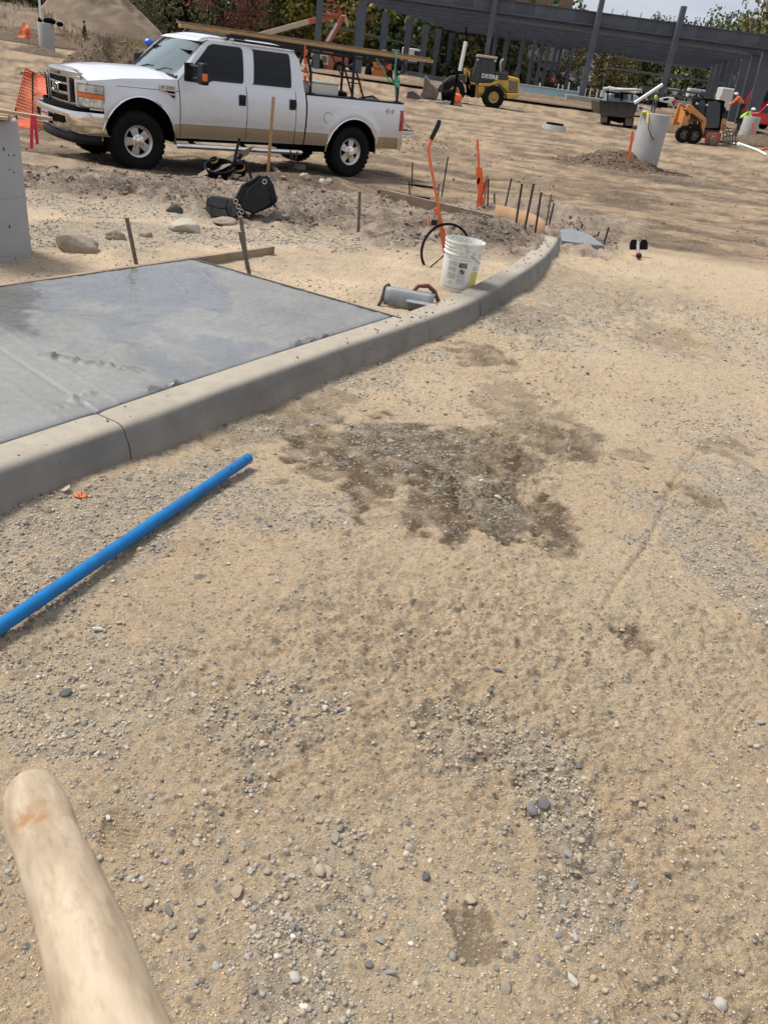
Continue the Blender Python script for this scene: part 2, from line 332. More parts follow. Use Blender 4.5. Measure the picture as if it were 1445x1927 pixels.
    lt=np.array([.27,.195,.115]); dk=np.array([.105,.070,.040]); q=k(np.clip(.42-1.25*st-.55*st2,0,1)); U2=X*math.cos(.55)+Y*math.sin(.55); V2=-X*math.sin(.55)+Y*math.cos(.55)+.4*fbm(X,Y,.2,2,37); t2=fbm(U2*.12,V2*1.6,1.,4,38,.6)*sstep(-.1,.3,fbm(X,Y,.08,2,39)); q=np.clip(q-.55*k(t2)+.30*k(fbm(X,Y,1.3,4,41)),0,1); l=lt*(1-q)+dk*q
    far=k(sstep(25,60,R)); l=l*(1-.0*far); 
    l=l*(1+k(.35*np.clip(fbm(X,Y,2.6,4,57,.65),-1,1)*(1-.6*sstep(25,60,R)))); ldk=k(blob(X,Y,[(3.2,12.6,1.6,.9,-.2,.7),(-6.5,12.3,2.5,.9,.2,.75),(6.6,25.5,3.2,1.6,0,.8),(2.5,19.,3.,1.4,-.2,.5),(-3.2,14.,2.6,2.,.7,.45)],90,.4,.8)); l=l*(1-.55*ldk)
    l1=k(lot); c=c*(1-l1)+l*l1
    w=k(wet); c=c*(1-w)+np.array([.115,.076,.038])*w*(1+.35*k(n2))+0*c
    mud=k(blob(X,Y,[W(860,885,.13,.07,.2,.9),W(940,985,.13,.08,-.3,.8),W(500,905+0,.05,.03,0,0),W(700,800,.12,.05,.3,.6),W(780,700,.18,.05,.8,.5),W(330,900,.5,.05,1.05,.5)],95,.5,7.)); c=c*(1-mud*.4)+np.array([.25,.215,.17])*mud*.4
    # cement washed to the kerb foot
    cm=k(sstep(.10,.0,S-.03*fbm(X,Y,8.,2,97))*(S>-.05)*(Y<9.5)*.6); c=c*(1-cm)+np.array([.30,.28,.25])*cm
    return z,c,wet,spoil,road,grav
NR,NCc=900,640
phi=np.linspace(math.radians(66),math.radians(.55),NR-60)
r1=CAMH/np.tan(phi); r2=np.linspace(5,16,120); r1=np.sort(np.concatenate([r1,r2[::2]])); r1=np.concatenate([[-60,-20,-6,-1.5,0,.4],r1,[200,260,400,800,2500]])
sx=np.concatenate([[-12,-5,-2.5,-1.5,-1.15],np.linspace(-.98,.95,NCc),[1.15,1.5,2.5,5,12]])
RR,SS=np.meshgrid(r1,sx,indexing='ij'); YY=RR; XX=SS*np.maximum(RR+.75,.9); XX=XX-.0
zz,cc,wt,_,_,gvv=ground_fields(XX.ravel(),YY.ravel())
h,w=XX.shape; idx=np.arange(h*w).reshape(h,w)
fc=np.stack([idx[:-1,:-1],idx[:-1,1:],idx[1:,1:],idx[1:,:-1]],-1).reshape(-1,4)
# soil material: attribute colour, fine grain and wetness
m=bpy.data.materials.new('soil'); m.use_nodes=True; t=m.node_tree; b=t.nodes['Principled BSDF']; L=t.links.new
a=N(t,'ShaderNodeAttribute'); a.attribute_name='Col'; aw=N(t,'ShaderNodeAttribute'); aw.attribute_name='wet'
tc=N(t,'ShaderNodeTexCoord')
nf=N(t,'ShaderNodeTexNoise',Scale=230.,Detail=5.,Roughness=.75); L(tc.outputs['Object'],nf.inputs[0])
nv=N(t,'ShaderNodeTexVoronoi',Scale=120.); L(tc.outputs['Object'],nv.inputs[0])
rp=N(t,'ShaderNodeMapRange'); rp.inputs['From Min'].default_value=.3; rp.inputs['From Max'].default_value=.7; rp.inputs['To Min'].default_value=.62; rp.inputs['To Max'].default_value=1.36; L(nf.outputs[0],rp.inputs[0])
mu=N(t,'ShaderNodeVectorMath',operation='SCALE'); L(a.outputs['Color'],mu.inputs[0]); L(rp.outputs[0],mu.inputs['Scale'])
hs=N(t,'ShaderNodeSeparateColor'); L(nv.outputs['Color'],hs.inputs[0])
gt=N(t,'ShaderNodeMath',operation='GREATER_THAN'); gt.inputs[1].default_value=.8; L(hs.outputs[0],gt.inputs[0])
gm=N(t,'ShaderNodeMix',data_type='RGBA'); L(mu.outputs[0],gm.inputs[6])
gc=N(t,'ShaderNodeValToRGB'); L(hs.outputs[1],gc.inputs[0]); gc.color_ramp.elements[0].color=(.12,.115,.11,1); gc.color_ramp.elements[1].color=(.62,.55,.44,1)
g5=N(t,'ShaderNodeMath',operation='MULTIPLY'); g5.inputs[1].default_value=.42; L(gt.outputs[0],g5.inputs[0]); L(g5.outputs[0],gm.inputs[0]); L(gc.outputs[0],gm.inputs[7])
ag=N(t,'ShaderNodeAttribute'); ag.attribute_name='grav'; prev=gm.outputs[2]; hts=[]
for sc_v,th0,th1,fac in((58.,.86,.45,.75),(26.,.965,.72,.7)):
    wv=N(t,'ShaderNodeTexNoise',Scale=sc_v*1.3,Detail=2.); L(tc.outputs['Object'],wv.inputs[0]); wm=N(t,'ShaderNodeVectorMath',operation='MULTIPLY_ADD'); L(wv.outputs['Color'],wm.inputs[0]); wm.inputs[1].default_value=(.6/sc_v,)*3; L(tc.outputs['Object'],wm.inputs[2])
    vo=N(t,'ShaderNodeTexVoronoi',Scale=sc_v); L(wm.outputs[0],vo.inputs[0]); se=N(t,'ShaderNodeSeparateColor'); L(vo.outputs['Color'],se.inputs[0])
    th=N(t,'ShaderNodeMapRange'); th.inputs['To Min'].default_value=th0; th.inputs['To Max'].default_value=th1; L(ag.outputs['Fac'],th.inputs[0])
    g_=N(t,'ShaderNodeMath',operation='GREATER_THAN'); L(se.outputs[0],g_.inputs[0]); L(th.outputs[0],g_.inputs[1])
    di=N(t,'ShaderNodeMapRange'); di.inputs['From Min'].default_value=.62; di.inputs['From Max'].default_value=.40; di.clamp=True; L(vo.outputs['Distance'],di.inputs[0])
    mk=N(t,'ShaderNodeMath',operation='MULTIPLY'); L(g_.outputs[0],mk.inputs[0]); L(di.outputs[0],mk.inputs[1]); mf=N(t,'ShaderNodeMath',operation='MULTIPLY'); mf.inputs[1].default_value=fac; L(mk.outputs[0],mf.inputs[0])
    cr_=N(t,'ShaderNodeValToRGB'); L(se.outputs[1],cr_.inputs[0]); e=cr_.color_ramp.elements; e[0].color=(.17,.165,.155,1); e[1].color=(.62,.54,.42,1); e.new(.3).color=(.30,.26,.20,1); e.new(.6).color=(.42,.35,.25,1)
    mm=N(t,'ShaderNodeMix',data_type='RGBA'); L(mf.outputs[0],mm.inputs[0]); L(prev,mm.inputs[6]); L(cr_.outputs[0],mm.inputs[7]); prev=mm.outputs[2]
    dm=N(t,'ShaderNodeMath',operation='SUBTRACT'); dm.inputs[0].default_value=.7; L(vo.outputs['Distance'],dm.inputs[1]); hh=N(t,'ShaderNodeMath',operation='MULTIPLY'); L(dm.outputs[0],hh.inputs[0]); L(g_.outputs[0],hh.inputs[1]); hts.append((hh.outputs[0],.5/sc_v))
# shade between crumbs painted into the colour as dark pits, pale dusty grains
n7=N(t,'ShaderNodeTexNoise',Scale=75.,Detail=6.,Roughness=.8); L(tc.outputs['Object'],n7.inputs[0]); r7=N(t,'ShaderNodeValToRGB'); L(n7.outputs[0],r7.inputs[0]); e=r7.color_ramp.elements; e[0].position=.27; e[0].color=(.55,.52,.49,1); e[1].position=.68; e[1].color=(1.25,1.25,1.25,1); e.new(.40).color=(.97,.97,.97,1); e.new(.56).color=(1.05,1.05,1.05,1)
m7=N(t,'ShaderNodeMix',data_type='RGBA',blend_type='MULTIPLY'); m7.inputs[0].default_value=1.; L(prev,m7.inputs[6]); L(r7.outputs[0],m7.inputs[7]); L(m7.outputs[2],b.inputs['Base Color'])
rw=N(t,'ShaderNodeMapRange'); rw.inputs['To Min'].default_value=.95; rw.inputs['To Max'].default_value=.62; L(aw.outputs['Fac'],rw.inputs[0]); L(rw.outputs[0],b.inputs['Roughness'])
b.inputs['Specular IOR Level'].default_value=.25
bu=N(t,'ShaderNodeBump',Strength=.9); bu.inputs['Distance'].default_value=.0035; L(nf.outputs[0],bu.inputs['Height'])
n5=N(t,'ShaderNodeTexNoise',Scale=38.,Detail=6.,Roughness=.7); L(tc.outputs['Object'],n5.inputs[0])
bu2=N(t,'ShaderNodeBump',Strength=.7); bu2.inputs['Distance'].default_value=.03; L(n5.outputs[0],bu2.inputs['Height']); L(bu.outputs[0],bu2.inputs['Normal']); pv=bu2.outputs[0]
for h_,dd in hts+[(n7.outputs[0],.016)]: b3=N(t,'ShaderNodeBump',Strength=.9); b3.inputs['Distance'].default_value=dd; L(h_,b3.inputs['Height']); L(pv,b3.inputs['Normal']); pv=b3.outputs[0]
L(pv,b.inputs['Normal'])
MATS['soil']=m
ground=npmesh('ground',np.stack([XX.ravel(),YY.ravel(),zz],1),fc,m,True,{'Col':np.clip(cc*np.array([1.25,1.215,1.22]),.02,.8),'wet':wt,'grav':np.clip(gvv,0,1)}); tag(ground,kind='structure')
# ---------------- stones ----------------
def ico(sub):
    bm=bmesh.new(); bmesh.ops.create_icosphere(bm,subdivisions=sub,radius=1); v=np.array([x.co[:] for x in bm.verts]); f=np.array([[q.index for q in p.verts] for p in bm.faces]); bm.free(); return v,f
def stonev(sub,k,rough):
    v0,f0=ico(sub); out=[]
    for i in range(k):
        v=v0.copy(); ax=rng.uniform(.65,1.15,3); ax[2]*=.62
        for _ in range(6 if rough else 4):     # knock flat faces off
            d=rng.normal(size=3); d/=np.linalg.norm(d); c=rng.uniform(.45,.8); s=v@d; v=v-np.outer(np.maximum(s-c,0)*.85,d)
        v=v*ax*(1+rng.normal(size=(len(v),1))*.035); out.append(v)
    return out,f0
def octa(k):
    v0=np.array([[1,0,0],[0,1,0],[-1,0,0],[0,-1,0],[0,0,1],[0,0,-1.]]); f0=np.array([[0,1,4],[1,2,4],[2,3,4],[3,0,4],[1,0,5],[2,1,5],[3,2,5],[0,3,5]]); return [v0*rng.uniform(.55,1.2,(6,1))+rng.normal(size=(6,3))*.16 for _ in range(k)],f0
SV={0:octa(14),1:stonev(1,12,True),2:stonev(2,14,True)}
SCOL=np.array([[.46,.38,.27],[.42,.345,.25],[.50,.43,.33],[.36,.33,.28],[.30,.28,.25],[.195,.185,.175],[.38,.28,.19],[.58,.53,.45],[.35,.32,.28],[.12,.122,.122],[.44,.35,.24]]); SPR=np.array([.22,.19,.11,.14,.08,.04,.06,.035,.1,.010,.05]); SPR/=SPR.sum()
matst=mat('gravel_stone',(1,1,1),.8,var=.1,scale=90,attr='Col',bump=.35,bscale=260)
def scatter(n,ymin,ymax,smin,smax,sub,name,powr=2.2,base=.12,gw=1.,keepx=None,left=False):
    # even over the view's angle so that near ground gets its share
    u=rng.uniform(0,1,n*4); a0,a1=math.atan(CAMH/ymin),math.atan(CAMH/ymax); yy=CAMH/np.tan(a0+(a1-a0)*u); xx=rng.uniform(-.95,.92,n*4)*(yy+.75)
    S=kside(xx,yy)
    gr=np.maximum(blob(xx,yy,GRAV,60,.6,3.),blob(xx,yy,LGRAV,61,.4,2.)*(S<-.15)); cl=np.clip(.45+1.0*fbm(xx,yy,2.3,3,101),0,1)**2; cl2=np.clip(.4+1.3*fbm(xx,yy,9.,2,103),0,1)
    ok=((S>.01)|(S<-.17)|(yy>9.6))&~slabmask(xx,yy); inner=(S<-.15)&(yy>6)&(yy<9); dens=(base+.30*cl*cl2+gw*gr*(.35+.65*cl2)); dens=np.where(inner,dens*.55,dens)
    dens=np.where(yy>11,dens*.25,dens)
    keep=ok&(rng.uniform(0,1,len(xx))<dens); xx=xx[keep][:n];yy=yy[keep][:n]; n=len(xx)
    s=smin*(1-rng.uniform(0,1,n)*(1-(smin/smax)**powr))**(-1/powr)
    z=ground_fields(xx,yy)[0]
    vs,f0=SV[sub]; nv=len(vs[0]); V=np.array(vs)[rng.integers(0,len(vs),n)]
    an=rng.uniform(0,2*PI,n); tl=rng.normal(0,.3,n); ca,sa,ct,stt=np.cos(an)[:,None],np.sin(an)[:,None],np.cos(tl)[:,None],np.sin(tl)[:,None]
    x0,y0,z0=V[...,0],V[...,1],V[...,2]; y1=y0*ct-z0*stt;z1=y0*stt+z0*ct
    P=np.stack([(x0*ca-y1*sa)*s[:,None]+xx[:,None],(x0*sa+y1*ca)*s[:,None]+yy[:,None],z1*s[:,None]+(z+s*.18)[:,None]],-1)
    ci=rng.choice(len(SCOL),n,p=SPR); col=SCOL[ci]*rng.uniform(.75,1.2,(n,1)); 
    if sub==0:   # crumbs of the soil itself
        k_=rng.uniform(0,1,n)<.72; col[k_]=ground_fields(xx[k_],yy[k_])[1]*1.2*rng.uniform(.78,1.5,(int(k_.sum()),1))
    wt=blob(xx,yy,WET,50,.45,5.)*(s<.009); col=col*(1-(.55 if sub==0 else .30)*wt[:,None])
    F=(f0[None]+(np.arange(n)*nv)[:,None,None]).reshape(-1,3)
    return P,F,np.repeat(col,nv,0)
def gravel(name,*a,**k):
    P,F,c=scatter(*a,name,**k); o=npmesh(name,P.reshape(-1,3),F,matst,False,{'Col':c}); return tag(o,kind='stuff')
tag(gravel('grit',62000,.75,4.2,.0013,.0042,0,powr=1.6,base=.55,gw=.5),'fine tan and grey grit strewn over the near dirt road','grit')
tag(gravel('gravel',22000,.75,8.0,.0032,.0095,1,powr=2.0,base=.10,gw=1.),'small mixed gravel lying in drifts on the sandy road','gravel')
tag(gravel('pebbles',1500,.8,9.5,.0060,.012,2,powr=2.4,base=.12,gw=1.),'rounded pebbles among the gravel of the dirt road','pebbles')
tag(gravel('gravel_drift',10000,1.3,7.5,.0042,.0115,1,powr=2.4,base=0.,gw=1.6),'loose grey and tan gravel drifted in strips along the road','gravel')
tag(gravel('far_gravel',9000,4.0,13,.0065,.019,1,powr=2.4,base=.05,gw=1.),'coarse gravel beside the kerb and around the dug ground','gravel')
def clods(name,n,x0,x1,y0,y1,smin,smax,label,sel,c0):
    xx=rng.uniform(x0,x1,n*6); yy=rng.uniform(y0,y1,n*6); z,_,_,sp_,rd_,_=ground_fields(xx,yy); k=(rng.uniform(0,1,n*6)<sel(sp_,rd_,xx,yy)*np.clip(.5+1.4*fbm(xx,yy,1.4,3,140),.05,1))&(kside(xx,yy)<-.22+99*(yy>9.7))&~slabmask(xx,yy); xx,yy,z=xx[k][:n],yy[k][:n],z[k][:n]; n=len(xx)
    s=smin*(1-rng.uniform(0,1,n)*(1-(smin/smax)**2.3))**(-1/2.3); vs,f0=SV[1]; V_=np.array(vs)[rng.integers(0,len(vs),n)]*rng.uniform(.8,1.25,(n,12,1)); P=V_*s[:,None,None]+np.stack([xx,yy,z+s*.15],1)[:,None,:]
    F=(f0[None]+(np.arange(n)*12)[:,None,None]).reshape(-1,3); col=np.array(c0)[None]*rng.uniform(.55,1.35,(n,1)); o=npmesh(name,P.reshape(-1,3),F,matst,False,{'Col':np.repeat(col,12,0)}); tag(o,label,'clods',kind='stuff')
clods('clods',5200,-4.5,2.6,7.2,13.2,.010,.050,'crumbly brown clods over the dug spoil bank',lambda sp_,rd_,x,y:sp_,(.22,.17,.125))
clods('bank_gravel',4500,-4.2,.5,5.6,12.,.007,.020,'tan gravel spread over the bank behind the slab',lambda sp_,rd_,x,y:np.maximum(blob(x,y,LGRAV,61,.4,2.),.04),(.40,.34,.26))
clods('lot_clods',1500,-9,14,12,40,.02,.06,'scattered dirt lumps over the tracked building site',lambda sp_,rd_,x,y:.5+0*x,(.27,.20,.13))
matS=mat('stone',(.95,.95,.95),.75,var=.13,scale=30,objcol=True,bump=.5,bscale=90)
smesh=[]
for v in SV[2][0]:
    me=bpy.data.meshes.new('stone'); me.from_pydata([tuple(p) for p in v],[],[tuple(int(i) for i in f) for f in SV[2][1]])
    me.polygons.foreach_set('use_smooth',[True]*len(me.polygons)); me.set_sharp_from_angle(angle=math.radians(32)); me.materials.append(matS); smesh.append(me)
STONES=[(885,1693,25,0),(683,1562,19,2),(655,1602,20,0),(800,1650,21,9),(1112,1640,22,4),(445,1680,24,0),(770,1600,28,0),(612,1333,17,7),(645,1340,20,9),(775,1365,20,0),(1087,1444,18,5),(1022,1512,26,5),(1000,1525,22,5),(1095,1583,22,2),(1075,1845,24,7),(852,1802,20,8),(870,1808,14,0),
 (538,1605,22,0),(560,1600,18,2),(694,1815,20,5),(550,1745,22,4),(1192,1668,18,4),(950,1860,22,1),(1355,1890,24,7),(1370,1790,16,1),(1160,1365,16,7),(1215,880,12,0),(920,1300,18,5),(405,1288,14,7),(540,1318,18,1),(935,1262,16,5),(770,1185,14,0),(460,1700,12,7),(30,955,14,8),(48,985,16,8),(125,1305,18,9),(185,1185,18,7),(600,1545,20,1),(350,1628,12,4),
 (1240,1495,14,1),(1030,1135,14,4),(690,1030,10,7),(1185,1385,14,0),(1430,1360,16,8),(1150,1595,18,2),(460,1590,24,1),(318,1715,20,5),(378,1698,20,1),(340,1600,14,4),(415,1530,14,1),(190,1615,18,2),(245,1655,16,0),(280,1700,22,0),(268,1655,14,7),(485,1550,12,0),(470,1640,18,7),(15,1640,14,7),(640,1560,18,4),(630,1580,18,4),(735,1830,18,4),
 (905,905,9,7),(660,862,10,0),(1045,832,16,9),(742,742,9,7),(1180,820,9,2),(1020,1010,10,1),(597,800,12,4),(450,810,9,7)]
def stone(p,s,ci,sx=1.):
    o=bpy.data.objects.new('stone',random.choice(smesh)); C.objects.link(o); o.parent=ground; o.location=(p[0],p[1],p[2]); r=s
    o.scale=(r*random.uniform(.95,1.3)*sx,r*random.uniform(.75,1),r*random.uniform(.8,1.1)); o.rotation_euler=(random.gauss(0,.15),random.gauss(0,.15),random.uniform(0,6.28))
    c=SCOL[ci]*random.uniform(.9,1.1); o.color=(*c,1)
for px,py,d,ci in STONES:
    p=hit(px,py); z=float(ground_fields(np.array([p[0]]),np.array([p[1]]))[0][0]); p=hit(px,py,z); s=d*.5*np.linalg.norm(p-EYE)/FPX; stone((p[0],p[1],z+s*.25),s,ci)
n=0
while n<150:
    y=random.uniform(0,1); y=CAMH/math.tan(math.atan(CAMH/.85)+(math.atan(CAMH/9.)-math.atan(CAMH/.85))*y); x=random.uniform(-.75,.72)*(y+.6)
    S=float(kside(x,y)); X1,Y1=np.array([x]),np.array([y])
    if (-.2<S<.03) or bool(slabmask(X1,Y1)[0]): continue
    z,_,_,_,_,g=ground_fields(X1,Y1)
    if random.random()>.12+.9*g[0]+(.25 if S<-.2 else 0): continue
    s=random.uniform(.007,.0125)*(1+.12*y); stone((x,y,float(z[0])+s*.2),s,int(rng.choice(len(SCOL),p=SPR))); n+=1
from mathutils import noise as mn_
# ---------------- kerb ----------------
mat('kerb_concrete',(.235,.222,.195),.88,var=.14,scale=4,bump=.8,bscale=130,col2=(.16,.152,.138),dirt=.45,dz=(0,.08),dirtcol=(.36,.29,.19))
m=MATS['kerb_concrete']; t=m.node_tree; b_=t.nodes['Principled BSDF']; src=b_.inputs['Base Color'].links[0].from_socket   # tan dust lies only on what faces up
gn=N(t,'ShaderNodeNewGeometry'); sp=N(t,'ShaderNodeSeparateXYZ'); t.links.new(gn.outputs['Normal'],sp.inputs[0]); n_=N(t,'ShaderNodeTexNoise',Scale=6.,Detail=8.,Roughness=.78); tc=N(t,'ShaderNodeTexCoord'); t.links.new(tc.outputs['Object'],n_.inputs[0])
mr=N(t,'ShaderNodeMapRange'); mr.inputs['From Min'].default_value=.55; mr.inputs['From Max'].default_value=.95; mr.inputs['To Max'].default_value=1.35; t.links.new(sp.outputs[2],mr.inputs[0]); q_=N(t,'ShaderNodeMath',operation='MULTIPLY',use_clamp=True); t.links.new(mr.outputs[0],q_.inputs[0]); t.links.new(n_.outputs[0],q_.inputs[1])
mi=N(t,'ShaderNodeMix',data_type='RGBA'); t.links.new(q_.outputs[0],mi.inputs[0]); t.links.new(src,mi.inputs[6]); mi.inputs[7].default_value=(.44,.375,.28,1); sv=N(t,'ShaderNodeVectorMath',operation='DISTANCE'); t.links.new(tc.outputs['Object'],sv.inputs[0]); sv.inputs[1].default_value=(.66,6.35,.12); ms=N(t,'ShaderNodeMapRange'); ms.inputs['From Min'].default_value=.75; ms.inputs['From Max'].default_value=.35; ms.inputs['To Max'].default_value=1.5; t.links.new(sv.outputs['Value'],ms.inputs[0])
mq=N(t,'ShaderNodeMath',operation='MULTIPLY',use_clamp=True); t.links.new(ms.outputs[0],mq.inputs[0]); t.links.new(n_.outputs[0],mq.inputs[1]); md_=N(t,'ShaderNodeMix',data_type='RGBA'); t.links.new(mq.outputs[0],md_.inputs[0]); t.links.new(mi.outputs[2],md_.inputs[6]); md_.inputs[7].default_value=(.15,.14,.125,1); t.links.new(md_.outputs[2],b_.inputs['Base Color'])
mat('kerb_joint',(.10,.09,.075),.95)
kerb=thing('kerb',None,None); tag(kerb,kind='structure')
kprof=[(0.05,-.12),(.035,-.02),(.026,.20),(.014,.48),(.002,.68),(-.006,.83),(-.016,.92),(-.032,.98),(-.054,1.),(-.175,1.0),(-.183,.93),(-.185,-.12)]
def arcidx(pt): return int(np.argmin(np.hypot(KL[:,0]-pt[0],KL[:,1]-pt[1])))
cuts=[0]+[arcidx(hit(*p,.15)[:2]) for p in((232,800),(808,600),(905,560),(990,500))]+[len(KL)-1]
Kd=np.concatenate([[0],np.cumsum(np.hypot(*np.diff(KL,axis=0).T))])
def kpt(s,off,z):   # point at arc length s, offset off to the road side
    x=np.interp(s,Kd,KL[:,0]);y=np.interp(s,Kd,KL[:,1]);nx=np.interp(s,Kd,KN[:,0]);ny=np.interp(s,Kd,KN[:,1]);return (x+nx*off,y+ny*off,z)
def kpt2(s,off,f):
    zt=float(np.interp(s,Kd,KZ)); return kpt(s,off,(zt*f if f>0 else f))
for i in range(len(cuts)-1):
    s0,s1=Kd[cuts[i]]+.003,Kd[cuts[i+1]]-.003; n=max(4,int((s1-s0)/.03)); mb=MB(); rows=[]
    for j in range(n+1):
        s=s0+(s1-s0)*j/n; e=.006*math.exp(-min(j,n-j)*.9); w=.0035*math.sin(s*2.1)+.002*math.sin(s*7)+random.gauss(0,.0007)
        rows.append([kpt2(s,o-e*(1 if o>-.09 else -1)+(w if o>-.12 else 0)+(.012*mn_.noise(Vector((s*9,f,3.)))+.008*mn_.noise(Vector((s*31,f,7.))) if -.1<f<.5 and o>-.05 else 0),f-(e*4 if f>.9 else 0)) for o,f in kprof])
    mb.grid(rows); mb.f.append(tuple(range(len(kprof)))); mb.f.append(tuple(n*len(kprof)+q for q in range(len(kprof)-1,-1,-1)))
    o=mb.build('kerb_section','kerb_concrete',kerb,smooth=50)
    if i>0:
        j=MB(); rr=[[kpt2(s0-.006,o-.007*(1 if o>-.09 else -1),f-.05*(f>.9)) for o,f in kprof],[kpt2(s0+.001,o-.007*(1 if o>-.09 else -1),f-.05*(f>.9)) for o,f in kprof]]; j.grid(rr); j.build('kerb_joint','kerb_joint',kerb)
# stained tan top: crumbs of dirt on the kerb
cr_=[]; ff=[]; cc_=[]; v0,f0=np.array(SV[1][0][0]),SV[1][1]
for i in range(230):
    s=random.uniform(1.5,Kd[-1]); 
    if random.random()<.6: s=random.choice([5.75,6.1,6.6,8.6,9.3,10.0,3.4])+random.gauss(0,.18)
    if s>Kd[-1] or s<0: continue
    p=kpt2(s,random.uniform(-.17,-.035),1.); r=(.0012+.006*random.random()**3)*(1+.10*p[1]); ff.append(f0+len(cr_)*12); cr_.append(v0*r*rng.uniform(.6,1.3,3)+np.array(p)+[0,0,r*.3]); cc_.append(np.tile(np.array([.17,.12,.08])*random.uniform(.6,1.6),(12,1)))
crumbs=npmesh('dirt_crumbs',np.concatenate(cr_),np.concatenate(ff),matst,False,{'Col':np.concatenate(cc_)}); tag(crumbs,'crumbs of brown dirt scattered along the kerb top','dirt',kind='stuff')
q=MB()
for i in range(260):
    s=random.uniform(1.8,Kd[-1]-.1); f_=random.uniform(.15,.9); r=random.uniform(.0012,.0035); p=kpt2(s,float(np.interp(f_,[0,.22,.55,.74,.84,.93],[.035,.022,.010,0,-.008,-.02]))-.0005,f_); q.ball(p,(r,r,r*random.uniform(.6,1.4)),6,3)
tag(q.build('pits','kerb_joint',kerb),kind='stuff')
# ---------------- fresh concrete slab ----------------
A=hit(360,488,.15)[:2]; B=hit(757,602,.15)[:2]
sB=Kd[arcidx(B)]-.02; d1=np.array([.525,.851])
nu,nv=420,150; u=np.linspace(0,1,nu); sl_=np.interp(u,[0,1],[.6,sB]); back=np.array([kpt(s,-.192,0)[:2] for s in sl_]); back[-1]=back[-1]
farp=np.array([A-d1*(sB-s)*1.12 for s in sl_])
vv=np.linspace(0,1,nv)[None,:,None]; PQ=back[:,None,:]*(1-vv)+farp[:,None,:]*vv; PX,PY_=PQ[...,0].ravel(),PQ[...,1].ravel()
J0,J1=hit(180,775,.15)[:2],hit(0,657,.15)[:2]; jd=(J1-J0)/np.linalg.norm(J1-J0); jc=-(PX-J0[0])*jd[1]+(PY_-J0[1])*jd[0]; jc=-jc if ((B-J0)@np.array([-jd[1],jd[0]]))<0 else jc
raw=sstep(.10,.25,jc)   # unfinished part
zs=.152+raw*(.0035*fbm(PX,PY_,3.,3,110)+.0016*fbm(PX*1.,PY_*1.,22.,3,111,.7)+.0022*fbm(PX,PY_,55.,2,112)*sstep(-.15,.25,fbm(PX,PY_,1.6,2,138))+.0035*np.exp(-(np.abs((fbm(PX,PY_,.55,2,139)*3)%1-.5)/.035)**2)+.0018*(np.floor(fbm(PX*.8+PY_*.5,PY_*.9-PX*.4,1.3,2,115)*3)/3))+(1-raw)*(.0009*fbm(PX,PY_,22.,3,113))
zs-=.010*np.exp(-(jc/.006)**2)                                    # tooled groove
zs+=.004*np.exp(-((jc-.14)/.008)**2)*(fbm(PX,PY_,6.,2,114)>-.3)   # trowel ridge
zs+=.003*np.exp(-((jc+.16)/.008)**2)
def seg(px0,px1,wd,h,z=.15,f=20.,sd=120):
    p,q=hit(*px0,z)[:2],hit(*px1,z)[:2];d=q-p;Ls=np.hypot(*d);d/=Ls;al=(PX-p[0])*d[0]+(PY_-p[1])*d[1];ac=-(PX-p[0])*d[1]+(PY_-p[1])*d[0]
    return h*np.exp(-(ac/wd)**2)*sstep(-wd,wd,al)*(1-sstep(Ls-wd,Ls+wd,al))*np.clip(.6+1.3*fbm(PX,PY_,f,3,sd,.7),0,2)
zs+=seg((70,670),(265,700),.030,.020)+seg((130,755),(175,738),.03,.016)+seg((95,770),(170,758),.02,.010)+seg((275,735),(340,718),.04,.012)+seg((545,650),(620,632),.04,.012)+seg((150,570),(400,565),.006,.003)
rim=np.minimum(vv[0,:,0],1-vv[0,:,0]); rimm=np.tile(rim,(nu,1)).ravel(); zs-=.004*np.exp(-(rimm/.006)**2)
wetn=np.clip(.12+.75*sstep(-.12,.10,fbm(PX*1.0+.5*PY_,PY_*.8,.9,3,130)+.12*fbm(PX,PY_,9.,3,131))+.25*fbm(PX,PY_,5.,3,132),0,1)*(.30+.70*raw)
wetn=np.maximum(wetn,.95*np.exp(-((rimm)/.02)**2)); lum=1+.17*fbm(PX,PY_,1.1,3,133)+.09*fbm(PX,PY_,22.,3,134)+.10*fbm(PX,PY_,60.,2,137)
gcol=np.array([.215,.214,.200])[None]*lum[:,None]*(1-.34*wetn[:,None]); rb=(seg((70,670),(265,700),.03,1.)+seg((275,735),(340,718),.03,1.)+seg((545,650),(620,632),.03,1.))[:,None]; gcol=gcol*(1-.45*np.clip(rb,0,1))
rr_=np.exp(-((vv[0,:,0]-1)/.02)**2)
V1=np.stack([PX,PY_,zs],1); idx=np.arange(nu*nv).reshape(nu,nv); F1=np.stack([idx[:-1,:-1],idx[1:,:-1],idx[1:,1:],idx[:-1,1:]],-1).reshape(-1,4)
# skirts down the four edges
loop=np.concatenate([idx[:,0],idx[-1,1:],idx[::-1,-1][1:],idx[0,::-1][1:-1]]); nb=len(V1); Vs=V1[loop].copy(); Vs[:,2]=.03
k_=np.arange(len(loop)); F2=np.stack([loop,nb+k_,nb+np.roll(k_,-1),np.roll(loop,-1)],1)
m=bpy.data.materials.new('wet_concrete'); m.use_nodes=True; t=m.node_tree; b=t.nodes['Principled BSDF']; L=t.links.new
a=N(t,'ShaderNodeAttribute'); a.attribute_name='Col'; aw=N(t,'ShaderNodeAttribute'); aw.attribute_name='wet'; tc=N(t,'ShaderNodeTexCoord')
nf=N(t,'ShaderNodeTexNoise',Scale=150.,Detail=5.,Roughness=.7); L(tc.outputs['Object'],nf.inputs[0]); rp=N(t,'ShaderNodeMapRange'); rp.inputs['From Min'].default_value=.3; rp.inputs['From Max'].default_value=.7; rp.inputs['To Min'].default_value=.8; rp.inputs['To Max'].default_value=1.15; L(nf.outputs[0],rp.inputs[0])
